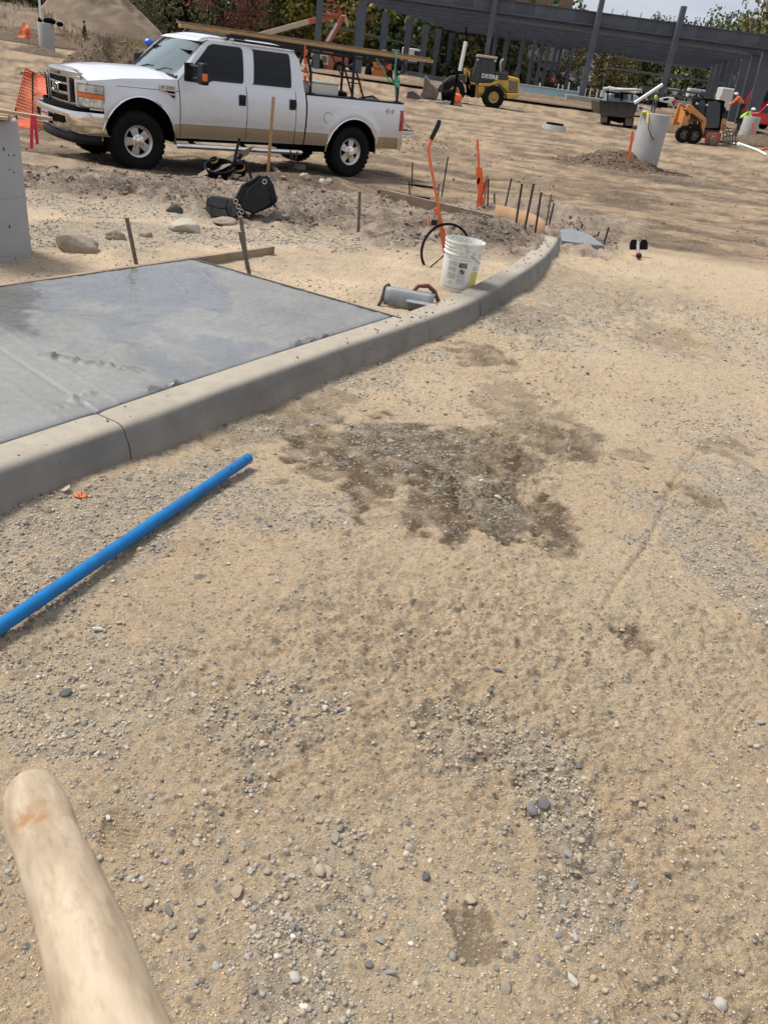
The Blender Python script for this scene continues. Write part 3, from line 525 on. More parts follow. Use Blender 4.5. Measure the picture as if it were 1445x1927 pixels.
mu=N(t,'ShaderNodeVectorMath',operation='SCALE'); L(a.outputs['Color'],mu.inputs[0]); L(rp.outputs[0],mu.inputs['Scale']); L(mu.outputs[0],b.inputs['Base Color'])
rw=N(t,'ShaderNodeMapRange'); rw.inputs['From Min'].default_value=.1; rw.inputs['From Max'].default_value=.9; rw.inputs['To Min'].default_value=.55; rw.inputs['To Max'].default_value=.20; L(aw.outputs['Fac'],rw.inputs[0]); L(rw.outputs[0],b.inputs['Roughness']); b.inputs['Specular IOR Level'].default_value=.6; cw=N(t,'ShaderNodeMapRange'); cw.inputs['From Min'].default_value=.25; cw.inputs['From Max'].default_value=.75; cw.inputs['To Max'].default_value=.9; L(aw.outputs['Fac'],cw.inputs[0]); L(cw.outputs[0],b.inputs['Coat Weight']); b.inputs['Coat Roughness'].default_value=.16; b.inputs['Coat IOR'].default_value=1.45
bu=N(t,'ShaderNodeBump',Strength=.55); bu.inputs['Distance'].default_value=.003; L(nf.outputs[0],bu.inputs['Height']); L(bu.outputs[0],b.inputs['Normal'])
MATS['wet_concrete']=m
slab=npmesh('pavement_slab',np.concatenate([V1,Vs]),np.concatenate([F1,F2]),m,True,{'Col':np.concatenate([gcol,gcol[loop]]),'wet':np.concatenate([wetn,wetn[loop]])}); tag(slab,kind='structure')
# ---------------- pickup truck ----------------
mat('white_paint',(.70,.71,.725),.28,var=.03,scale=2,coat=.6,dirt=.85,dz=(.2,1.25),dirtcol=(.40,.33,.24))
mat('gold_paint',(.30,.215,.125),.35,var=.05,scale=3,coat=.4,dirt=.4,dz=(.3,.9),dirtcol=(.33,.25,.17))
mat('chrome',(.78,.77,.75),.10,1.,var=.03,scale=6)
mat('dull_chrome',(.55,.53,.50),.28,1.,var=.1,scale=6)
mat('alloy',(.62,.61,.59),.33,.85,var=.12,scale=9)
mat('black_plastic',(.010,.010,.011),.5,var=.2,scale=8,spec=.3)
mat('tyre_rubber',(.009,.009,.009),.85,var=.2,scale=9,bump=.5,bscale=60,spec=.2)
mat('under_black',(.004,.004,.004),.9,spec=.1)
mat('tint_glass',(.004,.005,.006),.04,var=.0,spec=.35)
mat('windscreen_glass',(.12,.165,.16),.05,var=.15,scale=1.2,coat=.5)  # base colour lightened to carry the sky's reflection
mat('lamp_glass',(.62,.64,.66),.08,.55,var=.3,scale=14)
mat('amber',(.75,.16,.03),.18,var=.1)
mat('red_lens',(.42,.012,.015),.14,var=.1)
mat('seam',(.05,.05,.052),.8)
mat('lumber',(.50,.32,.14),.75,var=.18,scale=5,stretch=(1.5,12,12),bump=.3,bscale=20,col2=(.34,.20,.085))
mat('lumber_dark',(.26,.17,.09),.8,var=.2,scale=5,stretch=(1.5,12,12),bump=.3,bscale=20)
mat('aluminium',(.50,.50,.49),.38,.8,var=.06)
mat('strap_orange',(.72,.16,.05),.7); mat('strap_green',(.10,.40,.26),.7)
mat('plate_white',(.6,.62,.68),.4); mat('plate_red',(.5,.06,.05),.4)
def text(name,s,size,m,parent,M,ext=.002,shear=0,sx=1.,bold=0):
    cu=bpy.data.curves.new(name,'FONT'); cu.body=s; cu.size=size; cu.extrude=ext; cu.align_x='CENTER'; cu.align_y='CENTER'; cu.shear=shear; cu.offset=bold; cu.resolution_u=2
    o=bpy.data.objects.new('tmp',cu); C.objects.link(o); dg=bpy.context.evaluated_depsgraph_get(); me=bpy.data.meshes.new_from_object(o.evaluated_get(dg)); bpy.data.objects.remove(o)
    me.materials.clear(); me.materials.append(MATS[m]); r=bpy.data.objects.new(name,me); C.objects.link(r); r.parent=parent; r.matrix_local=M@Matrix.Diagonal((sx,1,1,1)); return r
truck=thing('pickup_truck','white crew cab pickup truck with gold lower trim parked on the bare dirt','pickup truck',(-3.6087,14.7781,-.29),math.radians(-138.04))
YZ=[.38,.5,.62,.74,.8,.95,1.08,1.14,1.17,1.22,1.30]; YW=[.93,.95,.98,.985,1.0,1.003,.998,.992,.975,.962,.935]
def ysd(x,z):
    y=float(np.interp(z,YZ,YW))
    if x>2.15: y*=1-.10*((x-2.15)/.6)**2
    for cx in(1.985,-1.985):
        r=math.hypot(x-cx,z-.42)
        if z>.35: y+=.042*math.exp(-((r-.61)/.085)**2)
    return y
def hiz(x): return float(np.interp(x,[-3.2,-.985,-.98,1.32,1.6,2.2,2.55,2.8],[1.255,1.265,1.30,1.30,1.285,1.245,1.19,1.15]))
def loz(x):
    z=.50
    for cx,a,b in((1.96,.56,.61),(-1.985,.555,.54)):
        if abs(x-cx)<a: z=max(z,.42+b*math.sqrt(1-((x-cx)/a)**2))
    if x>2.5: z=.80
    return z
def side(mb,x0,x1,sg,zlo=None,zhi=None,off=0.,n=None,nz=18):
    xs=set(np.linspace(x0,x1,n or max(3,int(abs(x1-x0)/.06)+1)))
    for cx,a in((1.96,.56),(-1.985,.555)):
        for k in range(25):
            x=cx-a*math.cos(PI*k/24)
            if x0<x<x1: xs.add(x)
    rows=[]
    for x in sorted(xs):
        lo=max(loz(x),zlo or 0); hi=min(hiz(x),zhi or 9)
        if hi<=lo: hi=lo+1e-4
        rows.append([(x,sg*(ysd(x,lo+(hi-lo)*k/nz)+off),lo+(hi-lo)*k/nz) for k in range(nz+1)])
    mb.grid(rows)
body=MB()
for sg in(1,-1):
    side(body,1.325,2.50,sg); side(body,-3.12,-.995,sg)
    # front wing round to the grille
    path=[(2.50,ysd(2.5,.95)),(2.58,.925),(2.65,.88),(2.70,.80),(2.735,.70),(2.75,.60)]
    body.grid([[(x,sg*(y-.006*(z>1.1)),z) for z in(.80,.95,1.10,max(1.125,hiz(x)))] for i,(x,y) in enumerate(path)])
def fx(y): return 2.80-.11*(abs(y)/.62)**2.2
# bonnet with a raised centre and scalloped shoulders
rows=[]
for i in range(22):
    x=1.30+1.37*i/21; zc=float(np.interp(x,[1.3,1.5,2.1,2.45,2.65,2.76],[1.375,1.395,1.375,1.335,1.275,1.20])); hs=hiz(x); ye=ysd(x,hs) if x<2.48 else float(np.interp(x,[2.48,2.58,2.65,2.70,2.735,2.76],[ysd(2.48,hs),.925,.88,.80,.70,.62])) ; r=[]
    for j in range(25):
        s=-1+2*j/24; a=abs(s); z=hs+(zc-hs)*(1-a**2.6)*(.86+.14*(a<.62))+.018*math.exp(-((a-.66)/.07)**2)
        r.append((x,s*ye,z))
    rows.append(r)
body.grid(rows)
body.grid([[(2.67,s*.88,hiz(2.67)+(1.265-hiz(2.67))*(1-abs(s)**2.6)) for s in np.linspace(-1,1,17)],[(fx(s*.74)-.05 if abs(s)<.9 else 2.69,s*.84,1.235-.11*abs(s)**3) for s in np.linspace(-1,1,17)],[(2.70,s*.82,1.12) for s in np.linspace(-1,1,17)]])
# cab: roof, greenhouse frames
def gy(z,x=0): t=(z-1.30)/.58; return .935-.20*t+.03*math.sin(PI*min(max(t,0),1))
APX=[(1.30,1.27),(.76,1.86)]; 
def gsurf(x,z,sg,off=0): return (x,sg*(gy(z)+off),z)
for sg in(1,-1):
    rows=[]
    for k in range(9):
        z=1.295+.575*k/8; xa=float(np.interp(z,[1.29,1.45,1.70,1.87],[1.30,1.17,.94,.72])); xb=float(np.interp(z,[1.29,1.75,1.87],[-.955,-.90,-.82]))
        rows.append([gsurf(xa+(xb-xa)*j/24,z,sg) for j in range(25)])
    body.grid(rows)
rows=[]
for i in range(19):
    x=.74-1.58*i/18; e=min(1,(0.74-x)/.18)*min(1,(x+.84)/.14); r=[]
    for j in range(17):
        s=-1+2*j/16; r.append((x,s*gy(1.87),1.87+.075*(1-abs(s)**3)*(.35+.65*max(0,e)**.5)))
    rows.append(r)
body.grid(rows)
body.grid([[(-.955-.0,s,1.0),(-.955,s,1.29),(-.83,s*.8,1.87),(-.83,s*.8,1.89)] for s in(-.93,-.4,0,.4,.93)])   # back of the cab
bo=body.build('body','white_paint',truck,smooth=42)
# lower front valance and doors
for sg in(1,-1):
    for x0,x1 in((.165,1.312),(-.765,.153)):
        d=MB(); side(d,x0,x1,sg,off=.002); dd=d.build('door','white_paint',truck,smooth=42)
        hx=x0+.085 if x0>0 else x0+.07
        h=MB(); h.box((hx,sg*(ysd(hx,1.1)+.008),1.10),(.125,.022,.155)); hb=h.build('door_handle_cup','black_plastic',dd,bevel=.012)
        h=MB(); h.box((hx,sg*(ysd(hx,1.1)+.032),1.10),(.10,.02,.045)); h.build('door_handle','black_plastic',dd,bevel=.008)
        g=MB(); side(g,x0+.004,x1-.004,sg,zlo=.505,zhi=.705,off=.006,nz=4); g.build('lower_trim','gold_paint',dd,smooth=40)
    d=MB(); side(d,-.965,-.778,sg,off=.0); d.build('cab_corner','white_paint',truck,smooth=42)
    for x0,x1 in((1.33,1.43),(-.963,-.78),(-1.435,-1.0),(-3.10,-2.55)):
        g=MB(); side(g,x0,x1,sg,zlo=.505,zhi=.70,off=.006,nz=4); g.build('lower_trim','gold_paint',truck,smooth=40)
    # window openings: rubber and glass
    def win(poly,name):
        poly=[(p[0]+(q[0]-p[0])*k/5,p[1]+(q[1]-p[1])*k/5) for p,q in zip(poly,poly[1:]+poly[:1]) for k in range(5)]; a=MB(); c=(sum(p[0] for p in poly)/len(poly),sum(p[1] for p in poly)/len(poly))
        def ring(f,off): return [gsurf(c[0]+(x-c[0])*f,c[1]+(z-c[1])*f,sg,off) for x,z in poly]
        n=len(poly); a.grid([ring(q,.0045)+[ring(q,.0045)[0]] for q in(.001,.3,.6,.85,1.035)]); o1=a.build('window_seal','seam',truck)
        b=MB(); b.grid([[p for p in ring(q,.007)]+[ring(q,.007)[0]] for q in(.001,.25,.5,.75,1)]); b.build(name,'tint_glass',o1,smooth=30)
    win([(1.20,1.30),(.90,1.285),(.82,1.30),(.74,1.335),(.24,1.335),(.215,1.36),(.17,1.78),(.20,1.815),(.66,1.815),(.74,1.785),(1.02,1.52),(1.20,1.36)],'side_window')
    win([(.03,1.345),(.005,1.365),(-.05,1.79),(-.02,1.815),(-.68,1.815),(-.705,1.79),(-.685,1.365),(-.66,1.345)][::1],'side_window')
# windscreen
ws=MB(); rows=[]
for i in range(9):
    t=i/8; z=1.365+.475*t; x=1.46-.66*t; r=[]
    for j in range(17):
        s=-1+2*j/16; r.append((x-.17*abs(s)**2.2*(1-.5*t)+.02,s*(.84-.13*t),z-.03*abs(s)**2*(1-t)))
    rows.append(r)
ws.grid(rows); ws.build('windscreen','windscreen_glass',truck,smooth=40)
f=MB()
for a,b in(((1.475,0,1.355),(1.30,.87,1.325)),((1.475,0,1.355),(1.30,-.87,1.325))): f.tube([a,((a[0]+b[0])/2+.045,(a[1]+b[1])/2,a[2]-.005),b],.028,6)
f.build('cowl','black_plastic',truck,smooth=50)
f=MB()
for sg in(1,-1): f.grid([[(1.29-.57*t,sg*(.90-.16*t),1.30+.56*t),(1.335-.59*t,sg*(.845-.135*t),1.345+.52*t)] for t in np.linspace(0,1,6)])
f.grid([[(.83,s*.73,1.835),(.73,s*.73,1.875+.06*(1-abs(s)**3)*.4)] for s in np.linspace(-1,1,9)])
f.build('windscreen_pillar','white_paint',truck,smooth=50)
for y in(.45,-.2):
    f=MB(); f.tube([(1.47,y,1.37),(1.40,y+.25,1.43),(1.385,y+.42,1.425)],.010,5); f.build('wiper','black_plastic',truck)
# dark inside, chassis
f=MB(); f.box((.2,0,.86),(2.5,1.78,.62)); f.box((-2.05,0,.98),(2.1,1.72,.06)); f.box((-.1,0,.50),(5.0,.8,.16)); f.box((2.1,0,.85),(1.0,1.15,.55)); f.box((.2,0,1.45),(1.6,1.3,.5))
f.box((-1.985,0,.42),(.14,1.7,.14)); f.box((1.985,0,.40),(.14,1.7,.12)); f.box((-1.3,0,.50),(.9,1.2,.3)); f.box((-3.05,0,.55),(.14,.9,.2))
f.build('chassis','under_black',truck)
for sg in(1,-1):
    for cx,a,b in((1.96,.575,.63),(-1.985,.57,.56)):
        f=MB(); f.grid([[(cx+a*math.cos(t),sg*y,.42+b*math.sin(t)) for y in(.97,.62)] for t in np.linspace(0,PI,16)]); f.grid([[(cx+a*math.cos(t)*q,sg*.62,.42+b*math.sin(t)*q) for q in(1,0)] for t in np.linspace(0,PI,16)])
        f.build('wheel_well','under_black',truck)
        f=MB(); f.tube([(cx+(a-.016)*math.cos(t),sg*(ysd(cx+a*math.cos(t),.42+b*math.sin(t))+.006),.42+(b-.018)*math.sin(t)) for t in np.linspace(-.02,PI+.02,26)],.020,6); f.build('arch_trim','chrome',truck,smooth=60)
# bed: inner walls, rail caps, tailgate lowered
f=MB()
for sg in(1,-1): f.box((-2.05,sg*.86,1.12),(2.1,.04,.28))
f.box((-1.02,0,1.12),(.04,1.76,.28)); f.build('bed_liner','under_black',truck)
for sg in(1,-1):
    f=MB(); f.box((-2.06,sg*.90,1.273),(2.13,.11,.028)); f.build('bed_rail_cap','black_plastic',truck,bevel=.008)
f=MB(); f.box((-3.39,0,.775),(.50,1.5,.055)); tg=f.build('tailgate','white_paint',truck,bevel=.01)
f=MB(); f.box((-3.38,0,.808),(.48,1.45,.012)); f.build('tailgate_liner','under_black',tg)
for sg in(1,-1): f=MB(); f.tube([(-3.12,sg*.76,1.08),(-3.58,sg*.76,.82)],.006,5); f.build('tailgate_cable','black_plastic',truck)
for sg in(1,-1):
    f=MB(); f.grid([[(x,sg*(ysd(min(x,-2.9),z)+.01)-sg*q,z) for x,q in((-3.03,0),(-3.10,.0),(-3.145,.03),(-3.15,.12))] for z in(.82,.95,1.05,1.16)]); f.build('tail_lamp','red_lens',truck,smooth=50)
    f=MB(); f.grid([[(-3.12,sg*(ysd(-3.0,z)-q),z) for q in(0,.16)] for z in(.50,.8,1.0,1.2,1.255)]); f.build('bed_end','white_paint',truck)
f=MB(); rows=[]
for s in np.linspace(-1,1,13):
    a=abs(s); x=-3.30+.16*a**5; rows.append([(x,s*.99,.70),(x-.015,s*.99,.60),(x+.03,s*.98,.49)])
f.grid(rows)
for sg in(1,-1): f.grid([[(x,sg*.99,.70),(x,sg*.99,.60),(x,sg*.98,.49)] for x in(-3.14,-3.10,-3.04)])
f.box((-3.2,0,.705),(.20,1.9,.012)); f.build('rear_bumper','dull_chrome',truck,smooth=40)
# fuel door ring, badges
f=MB(); cx,cz=-1.42,.95; f.tube([(cx+.085*math.cos(t),ysd(cx,cz+.085*math.sin(t))+.001,cz+.085*math.sin(t)) for t in np.linspace(0,2*PI,25)[:-1]],.0035,4,closed=True); f.build('fuel_door','seam',truck)
f=MB(); y=ysd(1.5,1.1)
P=[(1.64,1.215),(1.385,1.205),(1.39,1.03),(1.44,1.045),(1.50,1.10),(1.64,1.13)]; f.prism(P,y-.01,y+.012); bd=f.build('side_badge','dull_chrome',truck,bevel=.004)
f=MB(); f.prism([(1.61,1.145),(1.405,1.14),(1.405,1.105),(1.50,1.112),(1.55,1.13)],y,y+.016); f.prism([(1.49,1.09),(1.405,1.085),(1.41,1.05),(1.43,1.055)],y,y+.016); f.build('badge_vent','under_black',bd)
MS=Matrix([[-1,0,0,0],[0,0,1,0],[0,1,0,0],[0,0,0,1]])
text('badge_lettering','F-250',.062,'seam',bd,TR(1.515,y+.012,1.18)@MS,.002,sx=1.35,bold=.001)
text('bed_lettering','4x4',.12,'seam',truck,TR(-2.76,ysd(-2.76,1.12)+.003,1.125)@MS,.0015,shear=.4,sx=1.1)
text('bed_lettering','4x4',.105,'alloy',truck,TR(-2.76,ysd(-2.76,1.12)+.005,1.125)@MS,.0015,shear=.4,sx=1.1)
# shoulder crease: thin dark strip laid on to stand for its shade
f=MB(); f.tube([(x,ysd(x,1.145)+.0005,1.145) for x in np.linspace(2.3,1.33,14)],.004,4); f.build('wing_crease_shade','seam',truck)
# mirrors
for sg in(1,-1):
    fo=1. if sg>0 else .82
    mi=MB(); mi.box((1.06,sg*1.24*fo,1.42),(.12,.20,.29),tp=.88); mo=mi.build('door_mirror','black_plastic',truck,bevel=.03,seg=3)
    f=MB(); f.tube([(1.13,sg*.93,1.50),(1.08,sg*1.2*fo,1.50)],.024,7); f.tube([(1.13,sg*.95,1.34),(1.08,sg*1.2*fo,1.34)],.024,7); f.box((1.14,sg*.935,1.42),(.14,.03,.24)); f.build('mirror_arm','black_plastic',mo,bevel=.006)
    f=MB(); f.box((1.075,sg*1.335*fo,1.38),(.08,.02,.10)); f.build('mirror_marker','amber',mo,bevel=.006)
# step bars
for sg in(1,-1):
    f=MB(); f.tube([(1.42,sg*1.08,.40),(1.36,sg*1.10,.405),(-.78,sg*1.10,.39),(-.86,sg*1.07,.385)],.038,10); st=f.build('step_bar','chrome',truck,smooth=60)
    f=MB()
    for x in(1.1,.2,-.6): f.bar((x,sg*.7,.50),(x,sg*1.08,.40),.07,.03)
    f.box((.25,sg*.9,.475),(2.3,.06,.04)); f.build('step_bracket','under_black',st)
# front: grille, lamps, bumper
g=MB()
def fx(y): return 2.80-.11*(abs(y)/.62)**2.2
def fbar(mb,y0,y1,z0,z1,d0,d1,n=8):
    rows=[]
    for y in np.linspace(y0,y1,n): x=fx(y); rows.append([(x+d0,y,z0),(x+d1,y,z0),(x+d1,y,z1),(x+d0,y,z1),(x+d0,y,z0)])
    mb.grid(rows); mb.f.append(tuple(range(len(mb.v)-n*5,len(mb.v)-n*5+4))); mb.f.append(tuple(len(mb.v)-5+q for q in(3,2,1,0)))
fbar(g,-.62,.62,1.165,1.245,-.08,.03,14); fbar(g,-.62,.62,.785,.845,-.06,.02,14); fbar(g,.55,.655,.80,1.20,-.08,.035,4); fbar(g,-.655,-.55,.80,1.20,-.08,.035,4)
fbar(g,-.40,.40,1.06,1.09,-.03,.02,10); fbar(g,-.40,.40,.93,.965,-.03,.02,10); fbar(g,.37,.42,.84,1.17,-.03,.028,3); fbar(g,-.42,-.37,.84,1.17,-.03,.028,3)
g.grid([[(2.655,s*.60,1.292-.02*s*s),(2.72,s*.62,1.282-.015*s*s),(fx(s*.62)+.005,s*.62,1.262),(fx(s*.62)+.03,s*.62,1.245)] for s in np.linspace(-1,1,11)])
gr_=g.build('grille','dull_chrome',truck,bevel=.004)
f=MB(); fbar(f,-.56,.56,.83,1.18,-.06,-.035,12); f.build('grille_mesh','under_black',gr_)
for z in(.868,.89,.91,.985,1.01,1.035,1.11,1.13,1.15):
    f=MB(); fbar(f,-.37,.37,z-.004,z+.004,-.034,-.015,8); f.build('grille_slat','black_plastic',gr_)
f=MB(); f.ball((2.835,0,1.012),(.02,.115,.062),18,8); em=f.build('grille_emblem','seam',gr_,smooth=60)
f=MB(); f.tube([(2.835,.115*math.cos(t),1.012+.062*math.sin(t)) for t in np.linspace(0,2*PI,25)[:-1]],.011,6,closed=True); f.build('emblem_ring','chrome',em,smooth=60)
MF=Matrix([[0,0,1,2.856],[1,0,0,0],[0,1,0,1.012],[0,0,0,1]]); text('emblem_lettering','Ford',.085,'alloy',em,MF,.001,shear=.3,bold=.001)
f=MB(); f.box((2.80,0,1.205),(.075,.34,.035)); f.build('bonnet_badge','seam',gr_)
MF=Matrix([[0,0,1,2.840],[1,0,0,0],[0,1,0,1.205],[0,0,0,1]]); text('badge_lettering','SUPER DUTY',.032,'alloy',gr_,MF,.001,sx=1.5,bold=.0008)
for sg in(1,-1):
    path=[(2.475,ysd(2.5,.95)+.010),(2.56,.945),(2.635,.905),(2.69,.84),(2.73,.745),(2.755,.665)]
    f=MB(); f.grid([[(x+.002,sg*y,z) for z in(.825,1.125)] for x,y in path]); hl=f.build('headlamp_bezel','seam',truck,smooth=60)
    for nm,z0,z1,m_ in(('headlamp',1.015,1.118,'lamp_glass'),('indicator',.955,1.005,'amber'),('fog_reflector',.835,.948,'lamp_glass')):
        f=MB(); f.grid([[(x+.010,sg*(y+.006),z) for z in(z0,(z0+z1)/2,z1)] for x,y in path[:]]); f.build(nm,m_,hl,smooth=60)
f=MB(); rows=[]
for s in np.linspace(-1,1,25):
    a=abs(s); x=2.99-.14*a**2-.36*max(0,(a-.80)/.2)**2; y=s*.985; rows.append([(x-.09,y*.985,.755),(x,y,.765),(x+.012,y,.72),(x,y,.60),(x-.03,y,.50),(x-.09,y*.98,.46)])
f.grid(rows); fb=f.build('front_bumper','chrome',truck,smooth=50)
def bx_(s): a=abs(s); return 2.99-.14*a**2-.36*max(0,(a-.80)/.2)**2
for s0,s1,z0,z1 in((.30,.62,.575,.675),(-.62,-.30,.575,.675),(-.25,.25,.52,.66)):
    f=MB(); rows=[[(bx_(s)+.014,s*.985,z) for z in(z0,(z0+z1)/2,z1)] for s in np.linspace(s0,s1,8)]; f.grid(rows); f.build('bumper_opening','under_black',fb,smooth=40)
f=MB(); f.box((3.03,0,.60),(.015,.30,.155)); pl_=f.build('number_plate','plate_white',fb); f=MB(); f.box((3.035,0,.655),(.012,.28,.03)); f.build('plate_band','plate_red',pl_)
f=MB(); f.grid([[(2.93-.14*abs(s)**2-.28*max(0,(abs(s)-.8)/.2)**2,s*.93,z) for z in(.46,.33)] for s in np.linspace(-1,1,17)]); f.build('air_dam','black_plastic',truck,smooth=50,solid=.02)
f=MB(); f.grid([[(2.88-.12*abs(s)**2-.3*max(0,(abs(s)-.8)/.2)**2,s*.95,z) for z in(.74,.82)] for s in np.linspace(-1,1,17)]); f.build('bumper_gap','under_black',truck,smooth=50)
f=MB(); f.tube([(.2,.35,1.955),(-.1,.35,1.96)],.06,8); f.build('roof_roll','black_plastic',truck,smooth=50)
# wheels (axis along y, outer face at +y)
def wheel(R,Wd,rim,name_label=None,lugs=8,rubber='tyre_rubber',metal='alloy',hubm='chrome',spokes=5,treads=30):
    wh=bpy.data.objects.new('wheel',None); C.objects.link(wh); w=Wd/2; MX=RX(-PI/2)
    t=MB(); t.lathe([(rim*.98,-w*.8),(rim*1.03,-w*.92),(R*.80,-w*1.04),(R*.93,-w),(R*.975,-w*.88),(R*.985,-w*.4),(R*.985,w*.4),(R*.975,w*.88),(R*.93,w),(R*.80,w*1.04),(rim*1.03,w*.92),(rim*.98,w*.8)],40,MX)
    ty=t.build('tyre',rubber,wh,smooth=50)
    b=MB()
    for k in range(treads):
        for q,zz_ in enumerate((-w*.78,-w*.27,w*.27,w*.78)):
            a=2*PI*(k+(.5 if q%2 else 0))/treads; b.box((R*.985,0,zz_),(R*.024,2*PI*R/treads*.66,w*.44),MX@RZ(a)@RX(.25 if q%2 else -.25))
    b.build('tread',rubber,ty)
    r=MB(); r.lathe([(rim*.80,w*.55),(rim*.90,w*.80),(rim*.99,w*.86),(rim*1.0,w*.78),(rim*.97,w*.5),(rim*.95,-w*.3)],36,MX)
    for k in range(spokes):
        r.prism([(-rim*.20,0),(rim*.20,0),(rim*.27,rim*.86),(-rim*.27,rim*.86)],w*.40,w*.66,RY(2*PI*k/spokes+.3))
    ro=r.build('rim',metal,wh,smooth=35,bevel=.004)
    b=MB(); b.lathe([(rim*.93,w*.2),(.01,w*.2)],28,MX); b.build('brake','under_black',ro)
    h=MB(); h.lathe([(rim*.44,w*.5),(rim*.42,w*.76),(rim*.30,w*.80),(rim*.27,w*1.0),(rim*.05,w*1.05),(.002,w*1.05)],24,MX); ho=h.build('hub',hubm,ro,smooth=40)
    if lugs:
        l=MB()
        for k in range(lugs): a=2*PI*k/lugs; l.lathe([(rim*.055,w*.7),(rim*.05,w*.92),(.001,w*.93)],8,MX@TR(rim*.36*math.cos(a),rim*.36*math.sin(a),0))
        tag(l.build('lug_nuts',hubm,ho,smooth=30),kind='stuff')
    return wh
def putwheel(proto,parent,loc,rz,first):
    if first: w=proto
    else:
        w=proto.copy(); C.objects.link(w)
        for ch in proto.children:
            c=ch.copy(); C.objects.link(c); c.parent=w
            for gch in ch.children: d=gch.copy(); C.objects.link(d); d.parent=c
    w.parent=parent; w.location=loc; w.rotation_euler=(0,random.uniform(0,6),0) if rz==0 else (0,random.uniform(0,6),PI)
    return w
wp=wheel(.42,.27,.225)
for i,(x,y) in enumerate(((1.985,.86),(-1.985,.86),(1.985,-.86),(-1.985,-.86))): putwheel(wp,truck,(x,y,.42),0 if y>0 else 1,i==0)
# ladder rack
rk=thing('ladder_rack','black tube ladder rack bolted over the white pickup bed and cab','ladder rack',(-3.6087,14.7781,-.29),math.radians(-138.04))
for sg in(1,-1):
    f=MB(); f.tube([(.42,sg*.78,1.905),(.36,sg*.78,1.975),(-1.0,sg*.78,1.965),(-2.7,sg*.78,1.955),(-3.0,sg*.78,1.95),(-3.13,sg*.78,1.93),(-3.19,sg*.78,1.86),(-3.16,sg*.78,1.78),(-3.06,sg*.78,1.73),(-2.97,sg*.78,1.74)],.021,8); f.build('side_rail','black_plastic',rk,smooth=60)
    f=MB(); f.tube([(.3,sg*.78,1.91),(-1.0,sg*.78,1.90),(-2.95,sg*.78,1.89)],.017,8); f.build('side_rail','black_plastic',rk,smooth=60)
    for x0,x1 in((-1.10,-1.02),(-1.98,-2.03),(-3.0,-2.92)):
        f=MB(); f.tube([(x0,sg*.89,1.28),(x0+.005,sg*.88,1.6),(x1,sg*.79,1.95)],.025,8); f.box((x0,sg*.89,1.295),(.12,.08,.012)); f.build('post','black_plastic',rk,smooth=60)
    f=MB(); f.tube([(-2.97,sg*.85,1.55),(-2.62,sg*.79,1.92)],.013,6); f.build('brace','black_plastic',rk)
for x in(.30,-1.02,-2.03,-2.92):
    f=MB(); f.tube([(x,-.78,1.955),(x,.78,1.955)],.02,8); f.build('cross_bar','black_plastic',rk,smooth=60)
f=MB()
for z in(1.5,1.62,1.75,1.88): f.box((-1.02,.83-.05*(z-1.5),z),(.035,.04,.09),RY(0))
f.tube([(-1.0,.80,1.98),(-.98,.83,1.8),(-1.05,.87,1.55),(-1.08,.9,1.4)],.012,5); tag(f.build('orange_strap','strap_orange'),'orange ratchet strap wound round the front rack post','strap'); bpy.data.objects['orange_strap'].matrix_world=truck.matrix_basis@Matrix()
f=MB(); f.tube([(-2.94,.80,2.08),(-2.92,.83,1.8),(-2.95,.87,1.55),(-2.97,.88,1.38)],.016,5); f.tube([(-2.5,.79,1.93),(-2.8,.84,1.62),(-2.97,.88,1.56)],.012,5); f.ball((-2.96,.89,1.56),.05,8,6); f.box((-2.95,.90,1.66),(.05,.02,.09)); o=f.build('green_strap','strap_green'); tag(o,'green strap knotted on the rearmost rack post','strap'); o.matrix_world=truck.matrix_basis@Matrix()
TM=Matrix.Translation((-3.6087,14.7781,-.29))@RZ(math.radians(-138.04))
bpy.data.objects['orange_strap'].matrix_world=TM; o.matrix_world=TM
for (a,b,y,z,m_,lab) in((1.19,-3.86,.74,2.005,'lumber','lowest and outermost board lying along the truck rack'),(1.19,-3.84,.68,2.047,'lumber_dark','dark top board lying along the truck rack'),(1.05,-3.80,.55,2.005,'lumber','inner board lying beside the others on the truck rack')):
    f=MB(); f.box(((a+b)/2,y,z),(a-b,.09 if y<.74 else .075,.05 if y!=.68 else .03)); o=f.build('lumber_board',m_,None,bevel=.003); o.matrix_world=TM; tag(o,lab,'board','boards strapped on the truck rack')
f=MB(); f.box((-1.47,.15,1.30),(.58,1.25,.30)); o=f.build('tool_box','aluminium',None,bevel=.01); o.matrix_world=TM; tag(o,'grey metal tool box sitting across the front of the truck bed','tool box')
f=MB(); f.box((-1.47,.15,1.462),(.61,1.28,.025)); f.build('lid','aluminium',o,bevel=.006)
tr=thing('hand_truck','black tubular hand truck leaning in the white pickup bed','hand truck'); tr.matrix_world=TM
f=MB()
for y in(.2,.55): f.tube([(-2.62,y,1.02),(-2.40,y,1.45),(-2.28,y,1.68)],.017,6)
f.tube([(-2.28,.2,1.68),(-2.28,.55,1.68)],.017,6); f.build('frame','black_plastic',tr,smooth=60)
for x,z in((-2.36,1.5),(-2.56,1.14)): f=MB(); f.tube([(x,.2,z),(x,.55,z)],.012,6); f.build('rung','black_plastic',tr)
f=MB(); f.ball((-2.70,.5,1.20),(.20,.28,.10),10,6); f.ball((-2.5,.7,1.2),(.16,.12,.07),10,6); f.tube([(-2.9,.6,1.23),(-2.8,.4,1.32),(-2.6,.3,1.26),(-2.5,.6,1.30)],.02,6); o=f.build('coiled_hose','black_plastic',None,smooth=50); o.matrix_world=TM; tag(o,'black hose and rags heaped in the rear of the truck bed','hose')
